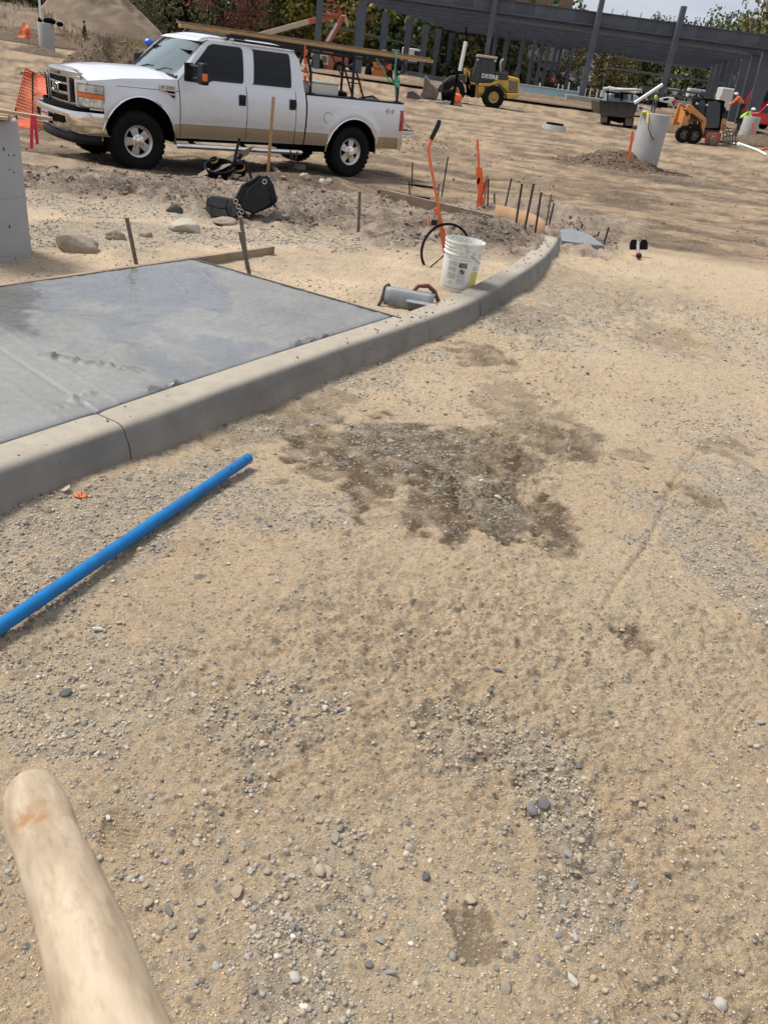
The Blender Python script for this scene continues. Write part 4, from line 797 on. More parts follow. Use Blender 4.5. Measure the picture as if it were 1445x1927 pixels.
# ---------------- near objects ----------------
mat('pipe_blue',(.0,.155,.40),.42,var=.22,scale=22,spec=.3,bump=.1,bscale=200,thr=.42,col2=(.02,.10,.28),dirt=.0)
mat('handle_wood',(.56,.455,.325),.6,var=.10,scale=60,stretch=(1,1,.16),bump=.35,bscale=240,col2=(.30,.22,.14),thr=.46)
mat('bare_wood',(.46,.33,.21),.8,var=.2,scale=6,stretch=(1,1,8),bump=.3,bscale=20,col2=(.33,.22,.13))
mat('form_wood',(.36,.26,.17),.85,var=.2,scale=4,bump=.4,bscale=30,col2=(.20,.155,.11))
mat('wet_edge',(.085,.075,.06),.6,var=.3,scale=12)
mat('rusty_steel',(.085,.058,.043),.75,.35,var=.3,scale=30,col2=(.04,.03,.027),bump=.3,bscale=120)
mat('stake_brown',(.20,.155,.115),.85,.1,var=.3,scale=20,bump=.4,bscale=60,col2=(.11,.09,.075)); mat('grey_steel',(.21,.20,.19),.55,.6,var=.25,scale=14,bump=.2,bscale=60)
mat('bucket_white',(.82,.82,.79),.4,var=.06,scale=4,dirt=.35,dz=(-.05,.12),dirtcol=(.30,.25,.19))
mat('bucket_grime',(.74,.73,.66),.6,var=.25,scale=28,col2=(.25,.23,.19),thr=.36)
mat('print_dark',(.03,.03,.035),.5); mat('print_grey',(.36,.36,.38),.5); mat('print_teal',(.02,.22,.24),.5); mat('print_yellow',(.72,.62,.12),.5); mat('print_white',(.75,.75,.73),.5)
mat('orange_paint',(.74,.16,.05),.45,var=.15,scale=10,dirt=.0); mat('flag_orange',(.95,.16,.035),.6,var=.1,scale=8); mat('ribbon_pink',(.62,.02,.06),.6)
mat('black_cloth',(.007,.0065,.008),.85,spec=.1,var=.2,scale=9,bump=.5,bscale=30); mat('grey_cloth',(.022,.021,.022),.8,spec=.15,var=.15,scale=20,bump=.4,bscale=60); mat('yellow_trim',(.50,.30,.05),.6)
mat('brown_sheet',(.22,.16,.115),.8,var=.15,scale=4,bump=.2)
mat('hardboard',(.42,.25,.13),.7,var=.15,scale=5,bump=.2,dirt=.4,dz=(-.15,.1),dirtcol=(.12,.08,.05))
mat('column_concrete',(.36,.355,.335),.8,var=.09,scale=2.2,bump=.35,bscale=70,spec=.3)
mat('wet_grey',(.24,.25,.25),.3,var=.12,scale=6,bump=.3,bscale=60)
mat('rock',(.33,.265,.20),.9,var=.2,scale=5,bump=.7,bscale=18,col2=(.24,.19,.14)); mat('pale_rock',(.50,.44,.35),.85,var=.12,scale=5,bump=.5,bscale=18); mat('dark_rock',(.085,.08,.075),.9,var=.2,bump=.6,bscale=18)
mat('red_handle',(.16,.035,.03),.5,var=.2,scale=9); mat('tool_yellow',(.68,.50,.06),.45,var=.1)
mat('zinc',(.30,.305,.305),.6,.15,var=.18,scale=8,bump=.15,bscale=30)
def V(p): return tuple(float(x) for x in p)
def rel(px,py,Y,o): p=at(px,py,Y)-np.array(o); return V(p)
# blue pipe: bull float handle section lying on the gravel
a=hit(468,862,.028); b=hit(0,1180,.045); d=(b-a); d/=np.linalg.norm(d); e=a+d*2.6; e[2]=.06
pp=thing('blue_pipe','blue aluminium float handle pipe lying on the gravel beside the kerb','pipe',V(a)); R=.0225
q=MB(); P=[V(d*t) for t in(0,.02,.9,1.5,2.6)]; q.tube(P,[R,R,R,R,R],24,cap=False); q.tube([V(d*t) for t in(0,.05)],R*.90,24,cap=False); rg_=[]
q.build('tube','pipe_blue',pp,smooth=50,solid=.0); q=MB(); q.tube([V(d*.04),V(d*.05)],R*.91,20); q.build('bore','under_black',pp); q=MB(); q.tube([V(-d*.0005),V(d*.003)],R*1.004,24,cap=False); q.tube([V(-d*.0005),V(d*.001)],[R*.9,R*1.004],24,cap=False); q.build('end_ring','pipe_blue',pp,smooth=40)
cm_=np.cross(d,[0,0,1]); nrm=np.cross(cm_,d); nrm/=np.linalg.norm(nrm); tow=-a/np.linalg.norm(a); nv_=nrm*.75+np.array([-d[1],d[0],0])*(-.45 if (np.array([-d[1],d[0],0])@(EYE-a))<0 else .45); nv_/=np.linalg.norm(nv_)
for t in(.045,.16):
    q=MB(); c_=d*t+nv_*(R-.001); q.tube([V(c_),V(c_+nv_*.0018)],.0055,10); q.build('pin_hole','seam',pp)
# wooden handle in the near corner
t0=EYE+ray(56,1484)*.47; t1=EYE+ray(226,1960)*.262; ax=(t1-t0); Lh=np.linalg.norm(ax); ax/=Lh
hd=thing('tool_with_wooden_handle','pale worn wooden tool handle reaching in from the lower left','tool handle',V(t0))
q=MB(); rot=Vector((0,0,-1)).rotation_difference(Vector(V(ax))).to_matrix().to_4x4()
prof=[(.001,.001),(.008,-.0005),(.0135,-.004),(.0165,-.010),(.0175,-.016),(.0180,-.03),(.0182,-.05),(.0179,-.065),(.0174,-.08),(.0171,-.10),(.0170,-.12),(.0170,-.15),(.0170,-.18),(.0172,-.21),(.0172,-.24),(.0176,-.4),(.0176,-.5)]
prof=[(r*.80,z) for r,z in prof]; q.lathe(prof,40)
for k_ in range(len(q.v)):
    v_=q.v[k_]; w_=1+.05*math.sin(v_.z*38+1)*math.cos(math.atan2(v_.y,v_.x)-1)+.025*math.sin(v_.z*90); q.v[k_]=Vector((v_.x*w_,v_.y*w_,v_.z))
ho=q.build('shaft','handle_wood',hd,smooth=60,M=rot)
# rust-brown scuffs on the handle are in its wood
m=MATS['handle_wood']; t=m.node_tree; b_=t.nodes['Principled BSDF']; src=b_.inputs['Base Color'].links[0].from_socket; tc=N(t,'ShaderNodeTexCoord'); n_=N(t,'ShaderNodeTexNoise',Scale=42.,Detail=7.,Roughness=.75); t.links.new(tc.outputs['Object'],n_.inputs[0])
sp=N(t,'ShaderNodeSeparateXYZ'); t.links.new(tc.outputs['Object'],sp.inputs[0]); mr=N(t,'ShaderNodeMath',operation='ADD'); mr.inputs[1].default_value=.075; t.links.new(sp.outputs[2],mr.inputs[0]); ab=N(t,'ShaderNodeMath',operation='ABSOLUTE'); t.links.new(mr.outputs[0],ab.inputs[0])
m2=N(t,'ShaderNodeMapRange'); m2.inputs['From Min'].default_value=.004; m2.inputs['From Max'].default_value=.03; m2.inputs['To Min'].default_value=.50; m2.inputs['To Max'].default_value=.30; t.links.new(ab.outputs[0],m2.inputs[0])
gt=N(t,'ShaderNodeMath',operation='SUBTRACT'); t.links.new(m2.outputs[0],gt.inputs[0]); t.links.new(n_.outputs[0],gt.inputs[1]); g2=N(t,'ShaderNodeMath',operation='MULTIPLY',use_clamp=True); g2.inputs[1].default_value=9.; t.links.new(gt.outputs[0],g2.inputs[0])
n8=N(t,'ShaderNodeTexNoise',Scale=160.,Detail=8.,Roughness=.8); mp8=N(t,'ShaderNodeMapping'); mp8.inputs['Scale'].default_value=(1,1,.22); t.links.new(tc.outputs['Object'],mp8.inputs[0]); t.links.new(mp8.outputs[0],n8.inputs[0]); r8=N(t,'ShaderNodeValToRGB'); t.links.new(n8.outputs[0],r8.inputs[0]); r8.color_ramp.elements[0].position=.36; r8.color_ramp.elements[0].color=(.78,.73,.67,1); r8.color_ramp.elements[1].position=.50; r8.color_ramp.elements[1].color=(1,1,1,1)
m8=N(t,'ShaderNodeMix',data_type='RGBA',blend_type='MULTIPLY'); m8.inputs[0].default_value=1; t.links.new(src,m8.inputs[6]); t.links.new(r8.outputs[0],m8.inputs[7]); src=m8.outputs[2]
mi=N(t,'ShaderNodeMix',data_type='RGBA'); t.links.new(g2.outputs[0],mi.inputs[0]); t.links.new(src,mi.inputs[6]); mi.inputs[7].default_value=(.33,.17,.07,1); t.links.new(mi.outputs[2],b_.inputs['Base Color'])
# bucket
bp=hit(859,545,.095); bz=gz(bp[0],bp[1]+.05); bk=thing('bucket','white plastic five gallon bucket with printed warning label behind the kerb','bucket',(bp[0],bp[1]+.06,bz-.004),rot=(0,.03,0)); bk.scale=(1.05,1.05,1.06)
q=MB(); q.lathe([(.001,.012),(.122,.012),(.128,0),(.1315,.006),(.141,.268)],48); q.build('body','bucket_white',bk,smooth=50)
q=MB(); q.lathe([(.141,.265),(.150,.268),(.151,.274),(.1435,.278),(.1445,.298),(.1485,.300),(.1485,.305),(.1445,.307),(.1455,.322),(.1495,.324),(.1495,.329),(.1455,.331),(.146,.345),(.1515,.348),(.153,.358),(.151,.364),(.146,.364),(.1425,.35),(.138,.26),(.1265,.02),(.001,.016)],48); q.build('rim','bucket_grime',bk,smooth=50)
def br(z): return .1315+(.141-.1315)*(z-.006)/.262
def cyl_pt(u,z,off=.0008): th=-PI/2+u; r=br(z)+off; return (r*math.cos(th),r*math.sin(th),z)
def patch(name,u0,u1,z0,z1,m_,par,off=.0008,n=8):
    q=MB(); q.grid([[cyl_pt(u0+(u1-u0)*i/n,z,off) for z in(z0,z1)] for i in range(n+1)]); return q.build(name,m_,par)
U0=-.18
wl=patch('warning_label',U0+.02,U0+.46,.075,.222,'print_white',bk,.0010); patch('label_frame',U0+.01,U0+.47,.072,.225,'print_dark',bk,.0007)
patch('label_header',U0+.03,U0+.45,.188,.219,'print_dark',wl,.0016)
def bent(name,s,size,m_,par,u,z,off,sx=1.):
    o=text(name,s,size,m_,par,Matrix(),0,sx=1.); 
    for v in o.data.vertices: v.co=cyl_pt(u+v.co.x*sx/.136,z+v.co.y,off+v.co.z)
    return o
bent('label_lettering','WARNING',.0105,'print_white',wl,U0+.26,.209,.0022); bent('label_lettering','DANGER',.0095,'print_white',wl,U0+.25,.196,.0022)
# pictogram: figure over a bucket inside a barred ring
def pic(name,pts,m_,off): q=MB(); q.add([cyl_pt(U0+.24+x/.136,.158+y,off) for x,y in pts],[tuple(range(len(pts)))]); q.build(name,m_,wl)
ringp=[(.0205*math.cos(t),.0205*math.sin(t)) for t in np.linspace(0,2*PI,28)]
q=MB(); q.grid([[cyl_pt(U0+.24+x*k/.136,.158+y*k,.002) for k in(.84,1)] for x,y in ringp]); q.build('pictogram_ring','print_dark',wl)
pic('pictogram_figure',[(-.015,.010),(-.010,.018),(-.002,.016),(.001,.009),(.010,.008),(.014,-.004),(.010,-.018),(.004,-.018),(.003,-.006),(-.006,-.002),(-.012,.002)],'print_dark',.0022)
pic('pictogram_bar',[(-.016,-.012),(-.013,-.015),(.015,.012),(.012,.015)],'print_dark',.0026)
for j,(z,w_) in enumerate([(.130-.0052*k,.36) for k in range(10)]):
    if j==4: continue
    q=MB(); u=U0+.05
    while u<U0+.05+w_: l=random.uniform(.02,.06); q.grid([[cyl_pt(a,zz_,.0020) for zz_ in(z,z+.0026)] for a in(u,min(u+l,U0+.43))]); u+=l+.012
    tag(q.build('small_print','print_grey',wl),kind='stuff')
for blk,(za,zb) in enumerate(((.190,.226),(.148,.184),(.098,.140))):
    q=MB(); z=zb
    while z>za:
        u=U0-.60+random.uniform(0,.02)
        while u<U0-.06: l=random.uniform(.02,.08); q.grid([[cyl_pt(a,zz_,.0010) for zz_ in(z-.0022,z)] for a in(u,min(u+l,U0-.05))]); u+=l+.012
        z-=.0045
    tag(q.build('small_print','print_grey',bk),kind='stuff')
q=MB()
for z in(.078,.070,.064):
    u=U0-.45
    while u<U0-.2: q.grid([[cyl_pt(a,zz_,.0010) for zz_ in(z-.002,z)] for a in(u,u+.04)]); u+=.055
tag(q.build('small_print','print_teal',bk),kind='stuff')
patch('teal_line',-.95,.42,.241,.2435,'print_teal',bk,.0009,24); patch('teal_line',-.95,.42,.030,.0325,'print_teal',bk,.0009,24)
q=MB(); q.grid([[cyl_pt(u,z,.0009) for z in np.linspace(.045+.015*math.sin(3*u),.165-.02*abs(u-.9),6)] for u in np.linspace(.62,1.15,8)]); q.build('yellow_patch','print_yellow',bk); patch('blue_mark',.72,1.0,.175,.198,'print_teal',bk,.0009); patch('blue_mark',.745,.98,.179,.194,'print_white',bk,.0014)
q=MB(); 
for u,nm in((.28,0),(.28+PI,1)):
    c=cyl_pt(u,.285,.011); q=MB(); q.box(c,(.03,.03,.034),TR(*c)@RZ(u)@TR(*[-x for x in c])); q.build('ear','bucket_grime',bk,bevel=.003)
ea,eb=Vector(cyl_pt(.28,.288,.026)),Vector(cyl_pt(.28+PI,.288,.026)); q=MB(); dd_=(eb-ea); side_=Vector((math.cos(.28),math.sin(.28),0))
q.tube([ea+dd_*(.5-.5*math.cos(t))+side_*(.135*math.sin(t))+Vector((0,0,-.075*math.sin(t))) for t in np.linspace(0,PI,20)],.0023,6); hb=q.build('wire_handle','grey_steel',bk,smooth=60)
# measuring wheel
Yw=7.20; wb=at(836,521,Yw); mw=thing('measuring_wheel','orange measuring wheel with black rubber rim standing behind the white bucket','measuring wheel',V(wb)); O_=wb
wc=Vector(rel(838,473,Yw,O_)); rw_=.228; wc.z=rw_
q=MB(); q.tube([(wc.x+rw_*math.cos(t)*.93,rw_*.35*math.cos(t),wc.z+rw_*math.sin(t)) for t in np.linspace(0,2*PI,49)[:-1]],.0115,8,closed=True); ty=q.build('rim','tyre_rubber',mw,smooth=60)
for k in range(12): q=MB(); a_=PI*k/6; q.tube([(wc.x,0,wc.z),(wc.x+rw_*.93*math.cos(a_),rw_*.35*math.cos(a_),wc.z+rw_*math.sin(a_))],.0012,4); q.build('spoke','grey_steel',ty)
q=MB(); q.tube([(wc.x,-.03,wc.z),(wc.x,.03,wc.z)],.022,10); q.build('hub','black_plastic',mw)
f=lambda x,y:rel(x,y,Yw,O_)
q=MB(); q.tube([f(814,262),f(808,270),f(806,284),f(810,310)],.0135,10); q.tube([f(810,309),f(827,400),f(833,440)],.0125,8); q.bar(f(824,395),f(836,470),.03,.035,(0,1,0)); q.bar(f(836,430),f(838,473),.012,.06,(0,1,0)); q.build('shaft','orange_paint',mw,smooth=50)
q=MB(); q.tube([f(827,226),f(823,238),f(811,262)],[.017,.021,.019],10); q.build('grip','black_plastic',mw,smooth=50)
q=MB(); q.bar(f(812,321),f(815,339),.030,.002,(0,1,0)); q.build('decal','print_white',mw)
q=MB(); q.bar(f(821,391),f(823,404),.05,.03,(0,1,0)); q.build('bracket','orange_paint',mw)
q=MB(); q.box(Vector(f(817,417))+Vector((0,-.04,0)),(.055,.05,.045)); q.build('counter','black_plastic',mw,bevel=.006)
q=MB(); q.tube([f(802,424),f(801,411),f(807,409),f(809,424),f(826,422)],.008,6); q.build('foot_bracket','orange_paint',mw)
q=MB(); e_=f(785,522); q.tube([(e_[0],-.25,0.01),f(836,480)],.006,6); q.build('kick_stand','black_plastic',mw)
# curb tool lying by the bucket
p=hit(768,575,.095); ct=thing('curb_tool','grey steel curb trowel with red curved handle lying on the dirt by the slab corner','trowel',(p[0],p[1],gz(p[0],p[1])),math.radians(-9)); ct.scale=(1,1,1)
q=MB(); q.grid([[(-.175+.36*i/8,y,z) for y,z in((-.055,.004),(-.050,.045),(-.040,.085),(-.022,.112),(.005,.122),(.045,.118),(.075,.112))] for i in range(9)]); q.build('blade','zinc',ct,smooth=25,solid=.004)
q=MB(); q.box((.10,-.045,.035),(.19,.05,.055)); q.build('channel','grey_steel',ct,bevel=.004); q=MB(); q.box((.10,-.07,.066),(.21,.085,.006)); q.build('channel_lip','zinc',ct)
q=MB(); q.tube([(.02,.03,.115),(.05,.04,.155),(.12,.045,.165),(.17,.05,.13),(.21,.06,.06),(.23,.05,.02)],[.013,.016,.017,.017,.015,.012],8); q.build('handle','red_handle',ct,smooth=50)
q=MB(); q.tube([(.17,.06,.02),(.24,.03,.012),(.30,.02,.012)],[.014,.02,.012],7); q.build('mounting','grey_steel',ct)
q=MB(); q.tube([(-.16,.03,.125),(-.185,.01,.11),(-.19,-.05,.03),(-.20,-.09,0)],[.02,.016,.014,.013],7); q.build('brace','rusty_steel',ct,smooth=50)
# stakes: (base px, top px, ground z guess offset, radius, material, label)
def stake(bpx,tpx,r,m_,label,cat='stake',group=None,flat=False,name='steel_stake',sink=.05,Yf=None):
    g=G(*bpx) if Yf is None else at(*bpx,Yf); Y=g[1]; t=at(*tpx,Y)-g; o=thing(name,label,cat,V(g),group=group); q=MB()
    if flat: q.bar(V(-t*sink/np.linalg.norm(t)),V(t),r*2.6,r*.9,(0,1,0))
    else: q.tube([V(-t*sink/np.linalg.norm(t)),V(t*.5+np.array([0,.004,0])),V(t)],r,8)
    q.build('shaft',m_,o,smooth=0 if flat else 50)
    if not flat:
        q=MB(); q.tube([V(t*.985),V(t)],r*1.25,8); q.build('head',m_,o)
    return o
gS='steel form stakes around the pour'
for bx,tx,lab in(((257,498),(239,410),'leaning steel stake behind the left part of the wet slab'),((470,518),(452,436),'shorter steel stake at the slab end beside the plank'),((466,505),(453,408),'taller steel stake rising behind the plank at the slab corner'),((674,441),(677,360),'lone steel stake in the gravel bank left of the bucket'),
  ((775,358),(776,306),'steel stake behind the hammer, left of the measuring wheel'),((771,371),(770,341),'shortest stake just beside the hammer handle'),((831,369),(843,295),'leaning steel stake just right of the measuring wheel shaft'),((824,371),(826,346),'short grey stake hidden beside the measuring wheel shaft'),
  ((917,392),(919,337),'steel stake beside the orange flagged lath'),((947,405),(962,336),'leftmost tall stake at the curved hardboard form'),((970,423),(982,346),'second stake from the left at the curved form'),((985,440),(1004,346),'longest stake in front of the curved hardboard form'),((1006,441),(1018,362),'rusty stake at the right end of the hardboard form'),
  ((1026,430),(1037,366),'grey stake behind the far end of the kerb'),((1033,422),(1042,383),'short stake just behind the tip of the kerb'),((930,386),(930,364),'stubby stake between the flagged lath and the curved form'),
  ((1135,462),(1145,428),'stake at the right corner of the fresh gutter patch'),((1092,437),(1095,421),'short stake behind the fresh gutter patch'),((1122,448),(1127,436),'tiny stake peg on the gutter patch edge'),
  ((546,318),(547,283),'left one of three stakes before the truck rear wheel'),((552,318),(550,288),'middle one of three stakes before the truck rear wheel'),((553,316),(560,285),'right leaning one of three stakes before the truck rear wheel'),((647,333),(647,311),'short left stake in front of the rear wheel hub'),((656,336),(655,297),'taller right stake in front of the rear wheel hub')):
    stake(bx,tx,.016 if bx[1]>430 and bx[0]<700 else .0125,'stake_brown' if bx[1]>430 and bx[0]<700 else 'rusty_steel' if 'grey' not in lab else 'grey_steel',lab,group=gS,Yf=13.7 if 'three stakes' in lab else None,sink=.25 if 'three stakes' in lab else .05)
stake((505,318),(515,182),.018,'lumber','brown wooden lath standing in front of the pickup rear door','stake',flat=True,name='wooden_lath',sink=.35,Yf=13.2)
stake((905,392),(898,262),.013,'flag_orange','tall orange painted lath with flagging near the curved form','stake',flat=True,name='orange_lath')
stake((909,392),(917,330),.012,'lumber','short bare wooden lath leaning beside the orange flagged lath','stake',flat=True,name='wooden_lath')
g=G(905,392); Y=g[1]-.03; fl=thing('flagging_tape','bright orange flagging tape bunched round the tall painted lath','flagging tape',V(g)); f=lambda x,y,dy=0:tuple(np.array(rel(x,y,Y,g))+[0,dy,0])
q=MB(); q.add([f(895,314),f(907,316),f(910,345),f(907,368),f(913,391),f(906,388),f(903,372),f(901,391),f(896,391),f(899,360),f(896,340)],[tuple(range(11))]); q.build('tape','flag_orange',fl,solid=.006)
q=MB(); q.add([f(911,340,-.01),f(915,337,-.02),f(910,362,-.02),f(904,380,-.01)],[(0,1,2,3)]); q.build('tape_tail','ribbon_pink',fl,solid=.004)
q=MB(); q.ball(f(900,340,-.02),(.02,.012,.05),8,6); q.build('knot','black_cloth',fl)
# timber forms
def boardobj(name,p,q_,h,th,m_,label,cat='board',mat_bevel=.002,group=None):
    o=thing(name,label,cat,V(p),group=group); q=MB(); d=np.array(q_)-np.array(p); q.bar((0,0,0),V(d),th,h); q.build('plank',m_,o,bevel=mat_bevel); return o
Az=.15
Aw=np.array([A[0],A[1],0]); Bw=np.array([B[0],B[1],0]); nb_=np.array([-d1[1],d1[0]])
far0=farp[0]
boardobj('form_board',(far0[0]+nb_[0]*.022,far0[1]+nb_[1]*.022,.085),(A[0]+nb_[0]*.022+d1[0]*.93,A[1]+nb_[1]*.022+d1[1]*.93,.085),.14,.038,'form_wood','long timber form board along the far edge of the wet slab, running past its corner')
e1=(B-A)/np.hypot(*(B-A)); n1_=np.array([-e1[1],e1[0]]); n1_=n1_ if n1_@d1>0 else -n1_
boardobj('end_form',(A[0]+n1_[0]*.014,A[1]+n1_[1]*.014,.095),(B[0]+n1_[0]*.014-e1[0]*.02,B[1]+n1_[1]*.014-e1[1]*.02,.095),.125,.02,'wet_edge','thin dark form strip closing the end of the wet slab')
p0,p1=hit(718,357,.03),hit(985,412,.0); bo_=boardobj('edge_form',(p0[0],p0[1],-.02),(p1[0],p1[1],-.10),.12,.045,'form_wood','long grey form board half buried behind the hammer')
q=MB(); c=G(800,355); q=MB(); q.tube([(.28*math.cos(t)-.05,.09*math.sin(t),.02) for t in np.linspace(.3,3.4,10)],.022,7); o=q.build('dark_hose','black_cloth'); o.location=V(c); tag(o,'loop of dark hose lying behind the long grey form board','hose')
hbm=thing('hardboard_form','curved brown hardboard form set between stakes at the kerb end','form',(0,0,0)); tops=[(934,384,10.95),(950,388,10.8),(968,392,10.6),(985,397,10.4),(1002,402,10.15),(1016,409,9.95),(1027,419,9.75)]
q=MB(); q.grid([[V(at(x,y,Y)-np.array([0,0,k*.30])) for k in(0,.5,1)] for x,y,Y in tops]); q.build('sheet','hardboard',hbm,smooth=60,solid=.008)
# gutter patch at kerb end
pts=[hit(*p,.01) for p in((1052,432),(1075,430),(1108,441),(1137,462),(1100,459),(1057,452))]
q=MB(); q.plate([(p[0],p[1]) for p in pts],-.12,.012); o=q.build('fresh_gutter','wet_grey',None,bevel=.01); tag(o,kind='structure')
for i in range(46):   # dark spilled crumbs beyond it
    pass
# rubber kneeboards / black two lobed tool
p=G(1199,486); ke=thing('float_head','black two lobed tool with a short grey handle lying on the pale dirt','tool',V(p)); f=lambda x,y,dy=0:tuple(np.array(rel(x,y,p[1]+dy,p)))
for cx in(1191,1210):
    q=MB(); q.add([f(cx-7,470,.25),f(cx-7,459,.3),f(cx-4,453,.32),f(cx+4,453,.32),f(cx+7,459,.3),f(cx+7,470,.25)],[tuple(range(6))]); q.build('blade','under_black',ke,solid=.03)
q=MB(); q.tube([f(1200,456,.3),f(1200,472,.15),(0,-.02,.03)],[.022,.018,.016],8); q.build('handle','zinc',ke,smooth=60); q=MB(); q.ball((0,-.03,.035),.035,8,6); q.build('end_knob','black_plastic',ke); q=MB(); q.tube([f(1200,474,.12),f(1199,481,.03)],.021,8); q.build('red_band','ribbon_pink',ke)
# hammer and wrench
p=G(716,364); h2=G(808,381); hm=thing('sledge_hammer','hammer with yellow and black handle lying on the dirt bank','hammer',V(p+[0,0,.03])); e=(h2-p)+[0,0,.03]
q=MB(); q.bar((-.03,-.09,.01),(.0,.07,.01),.06,.055); q.build('head','grey_steel',hm,bevel=.012)
q=MB(); q.tube([(0,0,.01),V(e*.38)],.017,8); q.build('yellow_grip','tool_yellow',hm,smooth=60); q=MB(); q.tube([V(e*.38),V(e*.8),V(e)],[.017,.015,.02],8); q.build('black_grip','black_plastic',hm,smooth=60)
p=G(744,378); e=G(782,377)-p; wr=thing('wrench','small steel wrench lying just below the yellow handled hammer','wrench',V(p+[0,0,.03])); q=MB(); q.tube([(0,0,0),V(e)],.010,6); q.build('bar','zinc',wr); q=MB(); q.ball((0,0,0),.032,8,6); q.build('jaw','grey_steel',wr)
# tool bag with ribbed back panel
p=G(440,412); tb=thing('tool_bag','black nylon tool bag with ribbed back panel tipped over on the dirt','tool bag',V(p)); Y=p[1]; f=lambda x,y,dy=0:tuple(np.array(rel(x,y,Y+dy,p)))
q=MB(); q.grid([[f(437,381,.15),f(455,347,.25),f(488,330,.30)],[f(455,395,.02),f(466,360,.10),f(492,331,.22)]]); q.build('ribbed_panel','grey_cloth',tb,solid=.015)
for k in range(1,4):
    a_=k/4; P=[tuple(np.array(f(437,381,.14))*(1-a_)+np.array(f(455,395,.01))*a_),tuple(np.array(f(455,347,.24))*(1-a_)+np.array(f(466,360,.09))*a_),tuple(np.array(f(488,330,.29))*(1-a_)+np.array(f(492,331,.21))*a_)]; q=MB(); q.tube([(x,y-.012,z) for x,y,z in P],.006,5); q.build('rib','black_cloth',tb)
q=MB(); lo=[f(455,395,.0),f(466,360,.08),f(492,330,.2),f(505,350,.1),f(513,383,-.02),f(500,394,-.05),f(478,403,-.08)]; bk_=[tuple(np.array(x)+[0,.28,-.02]) for x in lo]; n=len(lo)
q.add(lo+bk_,[tuple(range(n))]+[(i,(i+1)%n,(i+1)%n+n,i+n) for i in range(n)]); q.build('bag_body','black_cloth',tb,bevel=.02)
q=MB(); lo=[f(386,395,-.05),f(390,375,.0),f(397,368,.05),f(433,376,.02),f(440,381,0),f(448,398,-.08),f(446,405,-.12),f(436,411,-.15),f(398,408,-.12)]; bk_=[tuple(np.array(x)*[1,1,.8]+[0.02,.26,-.0]) for x in lo]; n=len(lo)
q.add(lo+bk_,[tuple(range(n)),tuple(range(2*n-1,n-1,-1))]+[(i,(i+1)%n,(i+1)%n+n,i+n) for i in range(n)]); po=q.build('pouch','grey_cloth',tb,bevel=.025,seg=3)
q=MB(); q.tube([f(428,377,-.03),f(426,390,-.13),f(430,404,-.17),f(438,412,-.16)],.008,5); q.build('pouch_seam','black_cloth',po)
q=MB(); q.tube([f(392,372,-.02),f(389,384,-.08),f(412,392,-.15),f(426,392,-.15)],.006,5); q.build('pouch_seam','black_cloth',po)
for x,y in((444,379),(449,389),(455,398),(451,403),(498,342)):
    q=MB(); c=f(x,y,-.12 if x<490 else .05); q.tube([(c[0]+.02*math.cos(t),c[1],c[2]+.02*math.sin(t)) for t in np.linspace(0,6.28,13)[:-1]],.004,5,closed=True); q.build('metal_ring','chrome',tb)
# tool belt heap
p=G(432,338); tt=thing('tool_belt','black tool belt with yellow rimmed holders heaped on the spoil before the truck','tool belt',V(p)); Y=p[1]; f=lambda x,y,dy=0:tuple(np.array(rel(x,y,Y+dy,p)))
q=MB(); c=f(415,333); q.lathe([(.13,-.02),(.19,.10),(.21,.17),(.195,.17),(.12,.02),(.001,.0)],18,TR(*c)@RX(.35)); q.build('pouch','black_cloth',tt,smooth=50)
q=MB(); q.tube([(c[0]+.215*math.cos(t),c[1]-.05+.2*math.sin(t),c[2]+.155+.07*math.sin(t)) for t in np.linspace(0,6.28,20)[:-1]],.012,5,closed=True); q.build('pouch_rim','grey_cloth',tt)
for x,y,r in((403,303,.065),(452,318,.075)):
    c=f(x,y,.1); q=MB(); q.lathe([(r*.85,-.09),(r,.03),(r*.88,.03),(r*.75,-.08),(.001,-.08)],14,TR(*c)@RX(.5)@RY(-.2)); ho=q.build('holder','black_cloth',tt,smooth=50)
    q=MB(); q.lathe([(r*1.03,.0),(r*1.05,.025),(r*.99,.03)],14,TR(*c)@RX(.5)@RY(-.2)); q.build('holder_rim','yellow_trim',ho)
q=MB(); q.tube([f(423,331,.0),f(434,320,-.05),f(442,305,0),f(445,296,.1)],[.03,.035,.03,.02],6); q.tube([f(458,302,.1),f(466,314,.0),f(473,334,-.1)],.022,6); q.build('strap','black_cloth',tt,smooth=60)
q=MB(); q.bar(f(441,303,.12),f(451,260,.12),.035,.02,(0,1,0)); q.bar(f(449,300,.1),f(455,290,.1),.05,.03,(0,1,0)); q.build('tool_handle','black_plastic',tt)
q=MB(); q.tube([f(386,317,-.1),f(395,320,-.08)],.014,6); q.build('white_marker','print_white',tt)
q=MB(); q.ball(f(399,327,-.08),(.03,.03,.045),7,5); q.build('yellow_pouch','yellow_trim',tt)
for k in range(26):
    x,y=random.uniform(425,470),random.uniform(328,342); c=f(x,y,random.uniform(-.15,.1)); 
    if k<10: q=MB(); q.box(c,(.05,.02,.014),TR(*c)@RZ(random.uniform(0,3))@TR(*[-v for v in c])); q.build('buckle','zinc' if k%2 else 'chrome',tt)
q=MB(); q.grid([[f(374,328,.3),f(416,303,.3),f(440,290,.2),f(478,275,.5)],[f(370,336,-.1),f(420,318,-.05),f(445,305,.1),f(466,292,.4)]]); o=q.build('brown_sheet','brown_sheet',None,solid=.006); o.location=V(p); tag(o,'creased brown paper sheet propped behind the heaped tool belt','paper')
q=MB(); pa,pb=G(368,336),G(300,355); q.tube([V(pa-p+[0,0,.02]),V(pb-p+[0,0,.0])],.02,6); o=q.build('dirty_pipe','form_wood'); o.location=V(p); tag(o,'muddy stick lying on the bank left of the tool belt','stick')
